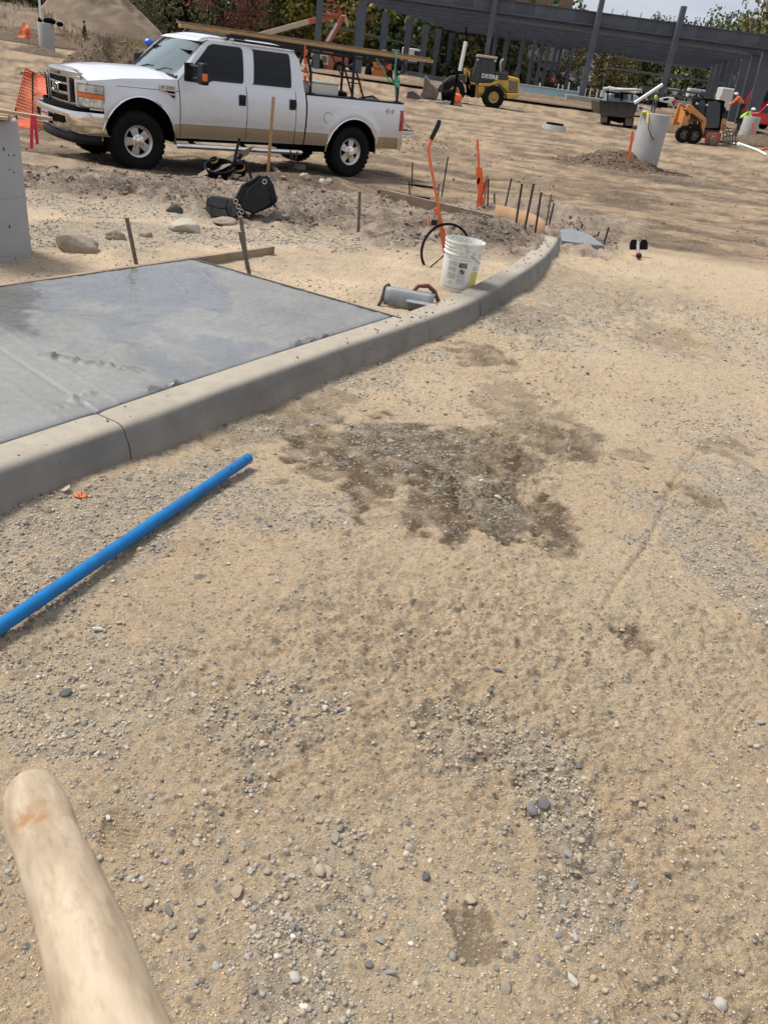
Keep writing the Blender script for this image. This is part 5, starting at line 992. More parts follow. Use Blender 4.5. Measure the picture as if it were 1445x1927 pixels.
pa,pb=G(508,312),G(533,338); boardobj('wood_offcut',pa+[0,0,.05],pb+[0,0,.03],.03,.07,'bare_wood','short pale board leaning at the foot of the brown lath')
# rocks
def rockobj(px,py,w,m_,label,cat='rock',name='boulder',fl=.75):
    g=G(px,py); s=w*.5*np.linalg.norm(g-EYE)/FPX; v,f_=ico(4); v=v.copy(); from mathutils import noise as mn; so_=random.uniform(0,50); v=v*(1+np.array([[.16*mn.fractal(Vector(p)*1.3+Vector((so_,0,0)),1.,2.,3)+.07*mn.fractal(Vector(p)*4+Vector((so_,0,0)),.8,2.,4)] for p in v]))
    for _ in range(9): d=rng.normal(size=3); d/=np.linalg.norm(d); c=rng.uniform(.55,.9); k=v@d; v=v-np.outer(np.maximum(k-c,0)*.9,d)
    v=v*(1+.006*rng.normal(size=(len(v),1)))*[1.05,.85,fl]; v[:,2]=np.maximum(v[:,2],-.35)
    o=npmesh(name,v*s,f_,MATS[m_],True); o.location=(g[0],g[1]+s*.5,g[2]+s*.13); return tag(o,label,cat)
rockobj(134,474,74,'rock','large round brown boulder beside the big left concrete column'); rockobj(343,436,52,'pale_rock','pale angular boulder behind the slab, left of the black bag'); rockobj(216,450,34,'rock','small brown boulder between the big boulder and the pale one'); rockobj(273,447,28,'rock','low brown rock behind the leaning left stake',fl=.6)
rockobj(326,399,28,'dark_rock','dark lump of rock on the dirt left of the black bag','rock','rock'); rockobj(420,424,46,'rock','low clod in front of the black bag pouch','clod','clod',.4); rockobj(565,322,24,'pale_rock','upright concrete chunk by the three stakes','chunk','concrete_chunk',1.3)
rockobj(573,336,19,'pale_rock','roundest white cobble on the bank by the truck rear wheel','cobble','cobble'); rockobj(606,345,22,'pale_rock','flat white cobble on the bank by the truck rear wheel','cobble','cobble',.5); rockobj(618,341,13,'pale_rock','small white cobble touching the flat one by the rear wheel','cobble','cobble')
rockobj(1052,836,30,'dark_rock','flat dark clod of asphalt on the damp sand','clod','clod',.3)
# big left column with boards and ribbon
E_=G(50,486); R_=.27; cx,cy=E_[0]-R_,E_[1]+.03; ztop=float(at(22,226,cy)[2]); bc=thing('concrete_column','large round bare concrete column stub at the left edge beside the slab','concrete column',(cx,cy,-.3)); H_=ztop+.3
q=MB(); q.lathe([(R_,0),(R_,H_-.012),(R_-.012,H_),(.001,H_)],56); q.build('shaft','column_concrete',bc,smooth=50)
for z in(.42,.80): q=MB(); q.lathe([(R_+.0006,z-.003),(R_+.003,z),(R_+.0006,z+.003)],56); q.build('form_seam','column_concrete',bc)
q=MB()
for k in range(26):
    a_=random.uniform(-2.6,-.1); z=random.uniform(.25,H_-.05); r=random.uniform(.003,.010); c=((R_-.001)*math.cos(a_),(R_-.001)*math.sin(a_),z); q.ball(c,(r*.7,r*.7,r*random.uniform(.6,1.8)),7,4)
tag(q.build('air_holes','seam',bc),kind='stuff')
bt=thing('board_stack','plywood offcuts laid on top of the big left concrete column','board',(cx,cy,ztop)); f=lambda x,y,dy=0:tuple(np.array(rel(x,y,cy+dy,(cx,cy,ztop))))
q=MB(); q.box((-.05,0,.02),(.55,.5,.018),RZ(.4)); q.build('plywood','bare_wood',bt); q=MB(); q.box((-.12,-.02,.043),(.45,.4,.018),RZ(-.3)@RY(.05)); q.build('plywood','lumber',bt)
q=MB(); q.bar(f(-10,207,-.05),f(97,224,-.05),.05,.02); q.build('lath','bare_wood',bt)
rb=thing('pink_ribbon','crimson ribbon hanging from the lath on the left column','ribbon',(cx,cy,ztop))
for x0,x1,y1 in((61,60,280),(66,71,271)): q=MB(); q.add([f(x0-3,217,-.08),f(x0+2,217,-.08),f(x1+3,y1,-.09),f(x1-3,y1,-.07)],[(0,1,2,3)]); q.build('tail','ribbon_pink',rb,solid=.002)
# leaf and survey tag
p=G(149,930); lf=MB(); lf.add([(-.014,-.02,.004),(.008,-.018,.008),(.018,0,.016),(.006,.022,.012),(-.010,.016,.004)],[(0,1,2,3,4)]); o=lf.build('dry_leaf','pale_rock',None,solid=.001); o.location=V(hit(125,922,.015)); tag(o,'curled pale dry leaf on the gravel near the kerb foot','leaf')
q=MB(); q.lathe([(.008,0),(.024,0),(.024,.004),(.008,.004)],20); q.box((.0,.0,.002),(.006,.04,.004)); o=q.build('orange_ring','orange_paint'); o.location=V(hit(152,933,.008)); o.scale=(1,.75,1); tag(o,'flat orange plastic ring on the gravel near the kerb foot','plastic ring')
# ---------------- background ----------------
mat('steel_frame',(.105,.118,.142),.6,.1,var=.12,scale=.8,col2=(.075,.083,.10),spec=.3); mat('steel_light',(.16,.175,.19),.5,.4,var=.1,scale=1); mat('deck',(.085,.093,.11),.6,.3,var=.15,scale=.6)
mat('mound_dirt',(.235,.165,.10),.95,var=.18,scale=2.5,bump=.8,bscale=9,col2=(.15,.105,.062)); mat('pale_dirt',(.25,.185,.125),.95,var=.15,scale=.35,bump=.6,bscale=3,col2=(.17,.125,.083)); mat('dark_dirt',(.165,.112,.068),.95,var=.25,scale=6,bump=1.,bscale=10)
mat('net_orange',(.86,.11,.025),.6,var=.06,scale=6)
mat('deere_yellow',(.60,.39,.06),.45,var=.12,scale=3,dirt=.5,dz=(0,1.5)); mat('case_orange',(.62,.26,.07),.5,var=.12,scale=3,dirt=.4,dz=(0,1.2)); mat('lift_red',(.50,.13,.08),.6,var=.15,scale=2); mat('lift_orange',(.68,.17,.03),.5,var=.1); mat('lift_tan',(.52,.45,.33),.6,var=.1)
mat('cab_glass',(.012,.022,.022),.06,var=.2,scale=3,coat=.3); mat('cast_grey',(.05,.052,.056),.6,var=.2,scale=3,dirt=.5,dz=(0,1.2)); mat('mud_steel',(.22,.18,.14),.7,.2,var=.2,scale=5)
mat('dump_body',(.014,.017,.022),.5,var=.25,scale=2,dirt=.5,dz=(0,1.4)); mat('truck_grey',(.30,.33,.36),.4,var=.1); mat('machine_white',(.72,.72,.70),.45,var=.06); mat('pvc_white',(.78,.78,.76),.4,var=.04); mat('machine_red',(.40,.02,.025),.35,var=.1,coat=.3)
mat('skin',(.40,.22,.15),.55,var=.05); mat('hiviz',(.50,.90,.05),.6,var=.08); mat('vest_orange',(.85,.15,.03),.6); mat('navy',(.018,.022,.035),.8,var=.1); mat('denim',(.06,.075,.11),.8,var=.15,scale=9); mat('helmet_blue',(.02,.09,.50),.3,coat=.3); mat('helmet_white',(.78,.78,.76),.3,coat=.3); mat('hair_dark',(.015,.012,.01),.8); mat('grey_cloth2',(.12,.125,.13),.8)
mat('wall_pale',(.46,.48,.48),.8,var=.06,scale=1); mat('wall_grey',(.22,.225,.24),.8,var=.1,scale=1); mat('roof_brown',(.23,.14,.10),.85,var=.12,scale=2); mat('roof_pale',(.62,.66,.70),.5,var=.05); mat('roof_dark',(.10,.10,.11),.85); mat('window_dark',(.03,.035,.04),.15)
mat('sheet_blue',(.40,.56,.62),.4,var=.08,scale=.5); mat('block_grey',(.36,.34,.31),.85,var=.12,scale=2,bump=.3,bscale=30)
mat('bark',(.11,.085,.065),.9,var=.2,scale=6); mat('leaf',(1,1,1),.75,var=.32,scale=.55,objcol=True); mat('dry_grass',(.40,.31,.18),.9,var=.2,scale=3)
from mathutils import noise as mnz
def loc(px,py,Y=None):
    return G(px,py) if Y is None else at(px,py,Y)
def mound(px,py,rx,ry,h,m_,label,ang=0,sharp=1.,loc_=None,name='dirt_mound',n=56,rough=.16,cat='dirt mound'):
    g=G(px,py) if loc_ is None else np.array([loc_[0],loc_[1],gz(*loc_)]); q=MB(); k=n//2; rows=[]; sd=random.uniform(0,90)
    for i in range(k+1):
        r=i/k; row=[]
        for j in range(n):
            a=2*PI*j/n; e=1+.16*mnz.noise(Vector((math.cos(a)*1.5+sd,math.sin(a)*1.5,0))); x=r*rx*e*math.cos(a); y=r*ry*e*math.sin(a)
            nz_=mnz.fractal(Vector((x/max(rx,.1)*3+sd,y/max(ry,.1)*3,0)),.9,2.,5); row.append((x,y,h*((1-(.35*r*r+.65*math.sqrt(r*r+.012)/1.006))**sharp*1.07+rough*nz_*(1-r*r)*1.2*min(1,r*3+.2))-.15*h*(r>.99)-.02))
        row.append(row[0]); rows.append(row)
    q.grid(rows); o=q.build(name,m_,None,smooth=38); o.location=V(g); o.rotation_euler=(0,0,ang); return tag(o,label,cat)
# mounds
mound(1178,325,1.65,1.0,.50,'dark_dirt','dark dirt heap round the foot of the column with the orange stripe',loc_=(6.1,28.2),sharp=1.1)
mound(210,105,2.5,2.2,1.75,'dark_dirt','brown dirt pile right behind the pickup bonnet',loc_=tuple(at(206,112,34)[:2]),sharp=1.25,rough=.2)
hb_=at(176,60,92); mound(0,0,8.2,6,5.4,'pale_dirt','huge pale earth hill far behind at the upper left',loc_=(hb_[0]-.5,hb_[1]+3),sharp=1.15,n=90,rough=.14,name='earth_hill',cat='earth hill')
mound(0,0,6.5,4,1.9,'pale_dirt','low weedy earth bank left of the huge pale hill',loc_=tuple(at(40,70,80)[:2]),n=70,name='earth_bank',cat='earth bank')
mound(0,0,4.2,1.6,.85,'dark_dirt','long low spoil bank behind the far left concrete column',loc_=tuple(at(50,80,57)[:2]),n=70,name='spoil_bank',cat='spoil bank')
mound(0,0,2.0,3.2,.85,'mound_dirt','brown dirt pile seen through the ladder rack beyond the truck bed',loc_=tuple(at(600,178,30)[:2]),n=60)
mound(0,0,1.7,1.3,1.05,'mound_dirt','brown dirt pile between the black dump truck and the orange skid steer',loc_=tuple(at(1262,232,58)[:2]),n=60)
mound(0,0,2.4,1.5,.5,'dark_dirt','trench spoil heap at the foot of the far right concrete column',loc_=tuple(at(1432,262,50)[:2]),n=60)
mound(0,0,1.6,.8,.4,'dark_dirt','low dirt heap round the far left concrete column',loc_=tuple(at(70,97,45.5)[:2]),n=44)
mound(0,0,24,2.2,.45,'mound_dirt','long ridge of scraped dirt before the foundation of the steel building',loc_=tuple(at(1000,195,77)[:2]),n=90,name='dirt_ridge',cat='dirt ridge',rough=.35)
def heap_clods(cx,cy,rx,ry,n,smax,label,c0=(.17,.115,.07)):
    a=rng.uniform(0,2*PI,n); r=np.sqrt(rng.uniform(.0,1.5,n)); x=cx+rx*r*np.cos(a); y=cy+ry*r*np.sin(a); dg=bpy.context.evaluated_depsgraph_get(); P=[];F=[];c=[]; v0,f0=SV[1][0],SV[1][1]
    for i in range(n):
        ok,lo_,nn,ix,ob,mm_=sc.ray_cast(dg,Vector((x[i],y[i],12)),Vector((0,0,-1)))
        if not ok: continue
        s=rng.uniform(.25,1)**3*smax+.012; P.append(v0[i%12]*s+np.array(lo_)+[0,0,s*.2]); F.append(f0+(len(P)-1)*12); c.append(np.tile(np.array(c0)*rng.uniform(.6,1.6),(12,1)))
    o=npmesh('clods',np.concatenate(P),np.concatenate(F),matst,False,{'Col':np.concatenate(c)}); tag(o,label,'clods',kind='stuff')
heap_clods(6.1,28.0,1.9,1.2,1500,.05,'loose clods tumbled over the heap round the orange striped column'); heap_clods(-12.9,34,2.7,2.4,2000,.07,'loose clods tumbled over the pile behind the pickup bonnet'); heap_clods(-4.,27,4,6,900,.06,'dirt clods strewn on the lot behind the truck bed',(.20,.14,.085))
# concrete columns
def column(cx,cy,r,ztop,label,lean=0,zb=None):
    zb=gz(cx,cy)-.3 if zb is None else zb; o=thing('concrete_column',label,'concrete column',(cx,cy,zb)); q=MB(); H_=ztop-zb; q.lathe([(r,0),(r,H_-.02),(r-.02,H_),(.001,H_)],40); q.build('shaft','column_concrete',o,smooth=50); return o
c2=at(1200,316,28.3); sc_=column(c2[0]+.12,28.3,.46,float(at(1218,212,28.3)[2]),'round concrete column with a fluorescent orange stripe in a dirt heap')
f=lambda x,y,o,dy=0:tuple(np.array(rel(x,y,28.3+dy,o)))
o_=thing('striped_lath','fluorescent orange lath standing against the front concrete column','stake',V(at(1182,303,27.7))); q=MB(); q.bar((0,0,0),rel(1190,247,27.75,at(1182,303,27.7)),.075,.03,(0,1,0)); q.build('shaft','flag_orange',o_)
wp_=thing('white_pipe','white pipe sticking out slantwise from the top of the orange striped column','pipe',V(at(1193,194,28.3))); q=MB(); q.tube([(0,0,0),rel(1246,159,28.3,at(1193,194,28.3))],.05,10); q.build('tube','pvc_white',wp_,smooth=50)
q=MB(); q.ball((0,0,0),(.13,.1,.07),8,5); q.tube([(.05,-.1,0),(.03,-.35,-.15),(.05,-.42,-.28)],.03,6); o=q.build('yellow_rag','tool_yellow',None,smooth=50); o.location=V(at(1214,212,28.1)); tag(o,'yellow rag draped on the top of the orange striped column','rag')
q=MB(); oo=at(1220,222,27.75); q.tube([(0,0,0),rel(1219,240,27.8,oo),rel(1224,255,27.8,oo),rel(1230,264,27.8,oo)],.013,5); o=q.build('hanging_wire','black_plastic'); o.location=V(oo); tag(o,'thin dark wire hanging down the front of the orange striped column','wire')
c3=at(90,93,47); column(c3[0],47,.39,float(at(86,43,47)[2]),'far concrete column with a white pipe at the upper left',zb=float(c3[2])-.3)
wq=at(78,42,47); o=thing('white_pole','slim white pole standing on the far left concrete column','pole',V(wq)); q=MB(); q.tube([(0,0,0),rel(72,-35,47,wq)],.055,8); q.build('tube','pvc_white',o)
q=MB(); q.ball((0,0,.05),(.35,.15,.16),9,6); q.ball((-.5,0,0),(.12,.1,.2),7,5); q.ball((.55,0,-.02),(.2,.12,.12),7,5); o=q.build('tool_heap','under_black',None,smooth=50); o.location=V(at(94,42,47)); tag(o,'small dark heap of gear on top of the far left column','tools')
c4=at(1402,262,53); column(c4[0],53,.47,float(at(1413,219,53)[2]),'grey concrete column stub beneath the nearest right steel column')
o_=at(1416,257,52.3); s=thing('pink_lath','slim pinkish lath beside the right concrete column stub','stake',V(o_)); q=MB(); q.bar((0,0,0),rel(1415,231,52.3,o_),.07,.03,(0,1,0)); q.build('shaft','flag_orange',s)
# manhole
mh=G(1041,247); o=thing('manhole','raised concrete manhole ring with dark iron lid alone on the dirt lot','manhole',V(mh)); q=MB(); q.lathe([(.70,-.05),(.50,.28),(.001,.28)],28); q.build('ring','block_grey',o,smooth=30); q=MB(); q.lathe([(.42,.28),(.42,.36),(.001,.36)],24); q.build('lid','under_black',o,smooth=30)
mound(0,0,1.3,.9,.16,'mound_dirt','small skirt of dirt round the raised manhole',loc_=(mh[0],mh[1]),n=36,name='dirt_skirt',cat='dirt')
# orange safety netting
def net(px_pts,Y,label,nx=26,ny=20,post=None):
    o0=at(*px_pts[0][0],Y); o=thing('safety_net',label,'safety net',V(o0)); top,bot=px_pts
    def pt(u,v): 
        i=u*(len(top)-1); k=min(int(i),len(top)-2); w=i-k; a=np.array(top[k])*(1-w)+np.array(top[k+1])*w; b=np.array(bot[k])*(1-w)+np.array(bot[k+1])*w; p=a*(1-v)+b*v
        d=.16*math.sin(u*7+v*2)+.07*math.sin(v*9+u*4); return np.array(rel(p[0],p[1],Y+d,o0))
    q=MB(); fx_,fy_=.42,.50
    for i in range(nx):
        for j in range(ny):
            u0,u1,v0,v1=i/nx,(i+1)/nx,j/ny,(j+1)/ny; um=u0+(u1-u0)*fx_; vm=v0+(v1-v0)*fy_
            q.add([V(pt(u0,v0)),V(pt(u1,v0)),V(pt(u1,vm)),V(pt(u0,vm))],[(0,1,2,3)]); q.add([V(pt(u0,vm)),V(pt(um,vm)),V(pt(um,v1)),V(pt(u0,v1))],[(0,1,2,3)])
    q.build('netting','net_orange',o)
    for a,b in post or []: q=MB(); pa=np.array(rel(*a,Y-.05,o0)); q.tube([V(pa),rel(*b,Y-.05,o0)],.016,6); q.build('post','rusty_steel',o)
    return o
net([[(48,128),(75,140),(110,166),(112,176)],[(20,240),(48,248),(72,252),(108,232)]],16.6,'sagging orange plastic safety netting left of the truck grille',post=[((63,258),(62,136)),((33,232),(30,205))])
net([[(44,42),(52,46),(60,62)],[(34,70),(48,73),(64,72)]],52,'small scrap of orange netting at the far left dirt bank',8,8,post=[((56,86),(52,62))])
# people
def person(name_loc,h,label,top,bottom,helm=None,lean=0,face=0.,arms=0,hood=False,head='skin',cat='person',vest=None):
    o=thing('person',label,cat,V(name_loc),face); s=h/1.75
    J={'pel':(0,0,.93),'spi':(0,.0+lean*.25,1.15),'chs':(0,lean*.55,1.38-lean*.08),'nek':(0,lean*.72,1.50-lean*.16),'hed':(0,lean*.82+.02,1.62-lean*.22),'hdt':(0,lean*.86+.02,1.72-lean*.25)}
    for sg,t in((1,'r'),(-1,'l')):
        J['hip'+t]=(.09*sg,0,.90); J['kne'+t]=(.10*sg,.03+.05*lean*(sg),.50); J['ank'+t]=(.11*sg,-.03+.09*sg*.6,.09); J['toe'+t]=(.12*sg,.12+.09*sg*.6,.04)
        J['sho'+t]=(.19*sg,lean*.60,1.42-lean*.10); J['elb'+t]=(.25*sg,lean*.75+.06+.12*arms,1.14-lean*.2+.05*arms); J['wri'+t]=(.22*sg,lean*.9+.16+.22*arms,.92-lean*.25+.18*arms); J['hnd'+t]=(.20*sg,lean*.95+.20+.26*arms,.86-lean*.25+.2*arms)
    def skin(nm,edges,rad,m_,grow=0.):
        ks=[]; [ks.append(k) for e in edges for k in e if k not in ks]; me=bpy.data.meshes.new(nm); me.from_pydata([tuple(c*s for c in J[k]) for k in ks],[(ks.index(a),ks.index(b)) for a,b in edges],[]); ob=bpy.data.objects.new(nm,me); C.objects.link(ob)
        md=ob.modifiers.new('k','SKIN'); 
        for i,k in enumerate(ks): r=(rad.get(k,rad.get(k[:3],.06))+grow)*s; me.skin_vertices[0].data[i].radius=(r,r)
        me.skin_vertices[0].data[0].use_root=True; ob.modifiers.new('u','SUBSURF').levels=1
        dg=bpy.context.evaluated_depsgraph_get(); m2=bpy.data.meshes.new_from_object(ob.evaluated_get(dg)); bpy.data.objects.remove(ob); m2.materials.clear(); m2.materials.append(MATS[m_]); m2.polygons.foreach_set('use_smooth',[True]*len(m2.polygons)); r_=bpy.data.objects.new(nm,m2); C.objects.link(r_); r_.parent=o; return r_
    rad={'pel':.13,'spi':.13,'chs':.15,'nek':.055,'hed':.085,'hdt':.075,'hip':.085,'kne':.06,'ank':.045,'toe':.04,'sho':.065,'elb':.045,'wri':.032,'hnd':.04}
    leg=[e for t in 'rl' for e in(('pel','hip'+t),('hip'+t,'kne'+t),('kne'+t,'ank'+t))]; arm=[e for t in 'rl' for e in(('chs','sho'+t),('sho'+t,'elb'+t),('elb'+t,'wri'+t))]
    skin('body',[('pel','spi'),('spi','chs'),('chs','nek'),('nek','hed'),('hed','hdt')]+arm+leg+[(('ank'+t),('toe'+t)) for t in 'rl']+[(('wri'+t),('hnd'+t)) for t in 'rl'],rad,head)
    skin('jacket',[('pel','spi'),('spi','chs'),('chs','nek')]+arm,rad,top,.028); skin('trousers',leg,rad,bottom,.022); skin('boot',[('ankr','toer')],rad,'under_black',.015); skin('boot',[('ankl','toel')],rad,'under_black',.015)
    if vest: skin('vest',[('pel','spi'),('spi','chs')],rad,vest,.045)
    hd_=J['hdt']; q=MB()
    if helm: q.ball((hd_[0]*s,hd_[1]*s,(hd_[2]-.03)*s),(.125*s,.145*s,.125*s),14,6,z0=0.); q.lathe([(.10*s,0),(.17*s,-.008),(.165*s,-.016),(.11*s,-.01)],18,TR(0,(hd_[1]+.02)*s,(hd_[2]-.02)*s)); q.build('hard_hat',helm,o,smooth=50)
    elif hood: q.ball((0,hd_[1]*s,(hd_[2]-.07)*s),(.13*s,.14*s,.155*s),12,8); q.build('hood',top,o,smooth=60)
    else: q.ball((0,(hd_[1]-.02)*s,(hd_[2]-.02)*s),(.10*s,.11*s,.10*s),12,6,z0=-.3); q.build('hair','hair_dark',o,smooth=60)
    return o
fl_=lambda x,y,Y:at(x,y,Y)
pb=at(280,73,20.5); person((pb[0],pb[1],pb[2]-1.80),1.75,'worker in a blue hard hat and blue top behind the truck bonnet','navy','denim','helmet_blue',face=-1.2,vest='helmet_blue')
person(G(162,91),1.72,'person in dark hoodie and grey trousers standing near the dirt piles','navy','grey_cloth2',None,face=1.9)
g=at(590,127,95); person(g,1.8,'worker in lime shirt standing behind the truck bed beside the red lift','hiviz','denim',None,face=.4)
g=at(1037,171,128); person(g,1.85,'far person in an orange hoodie under the steel building','vest_orange','navy',None,hood=True,face=.2)
g=at(1226,214,72); person(g,1.8,'worker in a yellow vest standing by the dump truck','navy','denim',None,face=2.6,vest='hiviz',arms=.4)
g=at(1382,257,54); person(g,1.75,'bending worker in lime jacket and white hard hat beside the skid steer','hiviz','navy','helmet_white',lean=.62,face=-1.9,arms=.6)
g=at(1388,226,60); person(g,1.7,'worker in orange vest and white hard hat crouching between the steel columns','vest_orange','navy','helmet_white',lean=.7,face=1.3,arms=.5)
# ------- steel building -------
sb=thing('steel_building','grey steel frame of a large open building under construction','steel building',(0,80,0)); KX=.20
def bp_(u,v,z): return (u+KX*v,v,z)
def beam(name,p,q_,w,h,m_='steel_frame',par=None): q=MB(); q.bar(p,q_,w,h); return q.build(name,m_,par or sb)
XL,XR=-10.5,31.5; 
# front fascia in sheets
xs=np.arange(XL,XR,1.75)
for i,x in enumerate(xs):
    q=MB(); q.box((x+.87,-.35+.01*(i%2),6.92),(1.74,.12,.86)); q.build('fascia_panel','steel_frame' if i%3 else 'deck',sb)
q=MB(); q.box(((XL+XR)/2,-.42,6.43),(XR-XL,.30,.10)); q.build('lower_flange','steel_frame',sb); q=MB(); q.box(((XL+XR)/2,-.42,7.37),(XR-XL,.25,.06)); q.build('upper_flange','steel_frame',sb)
for k in range(10):
    v=.4+k*6.6; zb=6.25+.006*v; beam('girder',bp_(XL+.3,v,zb+.42),bp_(XR-.3,v,zb+.42),.22,.84)
    q=MB()
    for x in np.arange(XL+1,XR,2.4): q.box(bp_(x,v-.14,zb+.42),(.10,.08,.82))
    tag(q.build('stiffeners','steel_frame',sb),kind='stuff')
    beam('girder_flange',bp_(XL+.3,v,zb-.02),bp_(XR-.3,v,zb-.02),.42,.05)
beam('crane_rail',bp_(3.6,1.0,6.05),bp_(26.,1.0,6.0),.25,.18,'steel_light')
for i,x in enumerate(np.arange(XL+.6,XR,1.75)): q=MB(); q.bar(bp_(x,0,7.22),bp_(x,60.5,7.55),.09,.24); q.build('purlin','deck',sb)
for i,x in enumerate(np.arange(11.,31.,1.22)):
    q=MB(); q.bar((x,-.6,7.45),(x+.14,-.1,7.45+.32),.05,.14); q.build('rafter_end','steel_frame',sb)
for i,x in enumerate(np.arange(2.,10.,1.9)):
    q=MB(); q.box((x,.5,7.75),(1.2,.05,.7),TR(x,0,7.6)@RY(.3*(i%3-1))@TR(-x,0,-7.6)); q.build('panel_bundle','lumber_dark',sb)
def tcol(name,x,v,zb,zt,w0,w1,d=.35,kx=KX): 
    q=MB(); X0=x+kx*v; q.add([(X0-w0/2,v-d/2,zb),(X0+w0/2,v-d/2,zb),(X0+w0/2,v+d/2,zb),(X0-w0/2,v+d/2,zb),(X0-w1/2,v-d/2,zt),(X0+w1/2,v-d/2,zt),(X0+w1/2,v+d/2,zt),(X0-w1/2,v+d/2,zt)],[(0,1,2,3),(4,5,6,7),(0,1,5,4),(1,2,6,5),(2,3,7,6),(3,0,4,7)])
    return q.build(name,'steel_frame',sb)
for (bx,by,tx,ty) in((1092,184,1128,-8),(1237,196,1283,12),(906,160,931,-8)):   # slender front posts
    a=at(bx,by,79.3); b=at(tx,ty,79.3); q=MB(); q.bar((a[0],-.9,a[2]-.3),(a[0]+.02,-.9,min(b[2],9.2)),.60,.40,(1,0,0)); q.build('front_post','steel_frame',sb)
for k in range(8):   # right hand row, deep tapered columns
    v=.8+k*6.4; tcol('tapered_column',27.9,v,.4,6.4,.85,1.5)
for x,y_ in((-9.6,97),(-7.14,101),(-4.8,108),(-3.0,117),(-1.43,124),(.4,131),(2.08,142)): tcol('tapered_column',x,y_-80,.3,6.35,.55,.85,kx=0)
for bx,w in((597,.55),(676,.70)): a=at(bx,90,80); tcol('tapered_column',a[0],0,.3,7.2,w,w,kx=0)
for px,Y_,w_ in((925,102,.42),(947,108,.5),(977,112,.45),(999,118,.42),(1015,122,.4),(1027,126,.42),(1040,130,.40),(1050,134,.40),(1073,126,.36)): a=at(px,120,Y_); tcol('inner_column',a[0],Y_-80,.3,6.5,w_,w_,kx=0)
for z in(2.0,3.9): beam('side_girt',bp_(-11.5,2,z),bp_(-11.5,56,z),.12,.22,'steel_light')
for z in(2.4,): beam('front_girt',(-11.4,-.2,z),(-2.5,-.2,z-.1),.14,.26)
beam('ground_beam',(-3.2,-2,1.05),(6.,-2,.55),.3,.35); beam('ground_beam',(-3.4,-3,.45),(5.5,-3,.0),.3,.3)
# back wall girts seen between the posts
for z,a,b in((4.9,20.,28.),(3.7,19.4,31),(2.3,27,33),(1.7,28,33)): beam('back_girt',(a,30,z+.5),(b+3,30,z+.5),.12,.24,'steel_light')
for x in(19.6,26.5): q=MB(); q.box((x,30.2,3.2),(.14,.1,5.6)); q.build('back_post','steel_frame',sb)
q=MB(); q.bar((25.5,29.8,5.4),(31.5,29.8,.9),.09,.09); q.build('diagonal_brace','steel_light',sb)
# foundations, panels, stacks
def simple(name,px,py,Y,dims,m_,label,cat,rz=0,z=None,grp=None):
    p=at(px,py,Y); o=thing(name,label,cat,V(p) if z is None else (p[0],p[1],z),rz,group=grp); q=MB(); q.box((0,0,dims[2]/2),dims); q.build('block',m_,o,bevel=min(dims)*.06); return o
simple('concrete_footing',1098,197,77,(3.4,1.0,.62),'block_grey','long low concrete footing under the front steel post','footing')
simple('concrete_footing',1073,196,77.6,(.55,.8,.62),'block_grey','small square concrete block left of the long footing','footing')
for i,(x0,y0,x1,y1,Y) in enumerate(((975,171,1084,186,79),(1130,182,1146,184,100),(1250,198,1300,204,95))):
    a=at(x0,y0,Y);b=at(x1,y1,Y); o=thing('panel_stack',['long pale blue stack of metal sheets beside the yellow loader','short pale blue sheet stack right of the front steel post','pale blue sheet stack behind the white track loader'][i],'sheet stack',V(a)); q=MB(); q.bar((0,0,.25),(b[0]-a[0],0,b[2]-a[2]+.25),1.6,.5); q.build('sheets','sheet_blue',o)
    q=MB(); q.bar((0,-.02,.55),(b[0]-a[0],-.02,b[2]-a[2]+.55),1.9,.06); q.build('top_sheet','roof_pale',o)
k=0
for (x,y) in((1013,172),(1048,172),(1056,175),(1067,178),(1086,178),(1099,181),(1108,182),(1121,183),(1068,170),(1242,205),(1266,206)):
    g=at(x,y,80+ (k*7)%9); o=thing('marker_stake','short pale marker stake on the foundation line, '+['first','second','third','fourth','fifth','sixth','seventh','eighth','ninth','left of the skid steer arm','beside the skid steer arm'][k]+(' from the loader' if k<9 else ''),'stake',V(g),group='pale marker stakes along the foundation'); q=MB(); q.box((0,0,.3),(.11,.08,.75)); q.build('peg','pvc_white',o); k+=1
# ------- wheel loader (traced side profile, real widths) -------
Yl=63.8; Lo=at(890,198,Yl); L2=lambda zx,zy:(lambda p:(p[0],p[2]))(np.array(rel(740+zx/4.014,zy/4.014,Yl,Lo)))
wl_=thing('wheel_loader','yellow wheel loader with dark cab and muddy bucket on the dirt','wheel loader',V(Lo))
def pr(name,pts,y0,y1,m_,par,fn,bev=.03): q=MB(); q.prism([fn(*p) for p in pts],y0,y1); return q.build(name,m_,par,bevel=bev)
pr('engine_hood',[(775,600),(775,575),(870,572),(945,592),(948,640),(940,700),(850,695),(800,640),(740,640),(740,618)],-.75,.75,'deere_yellow',wl_,L2,.08)
pr('hood_top',[(768,575),(770,552),(862,556),(865,575)],-.6,.6,'cast_grey',wl_,L2)
pr('radiator_grille',[(868,603),(934,612),(928,688),(862,678)],-.80,.80,'mud_steel',wl_,L2); pr('name_panel',[(775,566),(862,572),(862,606),(775,600)],-.78,.78,'cast_grey',wl_,L2,.01)
pr('frame',[(560,640),(650,625),(760,640),(800,660),(870,690),(940,700),(940,730),(850,745),(820,700),(700,700),(640,740),(590,720)],-.55,.55,'deere_yellow',wl_,L2,.05)
pr('counterweight',[(845,700),(945,705),(935,735),(850,745)],-1.15,1.15,'deere_yellow',wl_,L2,.05)
pr('cab_frame',[(640,628),(580,622),(632,434),(768,448),(765,615)],-.70,.70,'cast_grey',wl_,L2,.04)
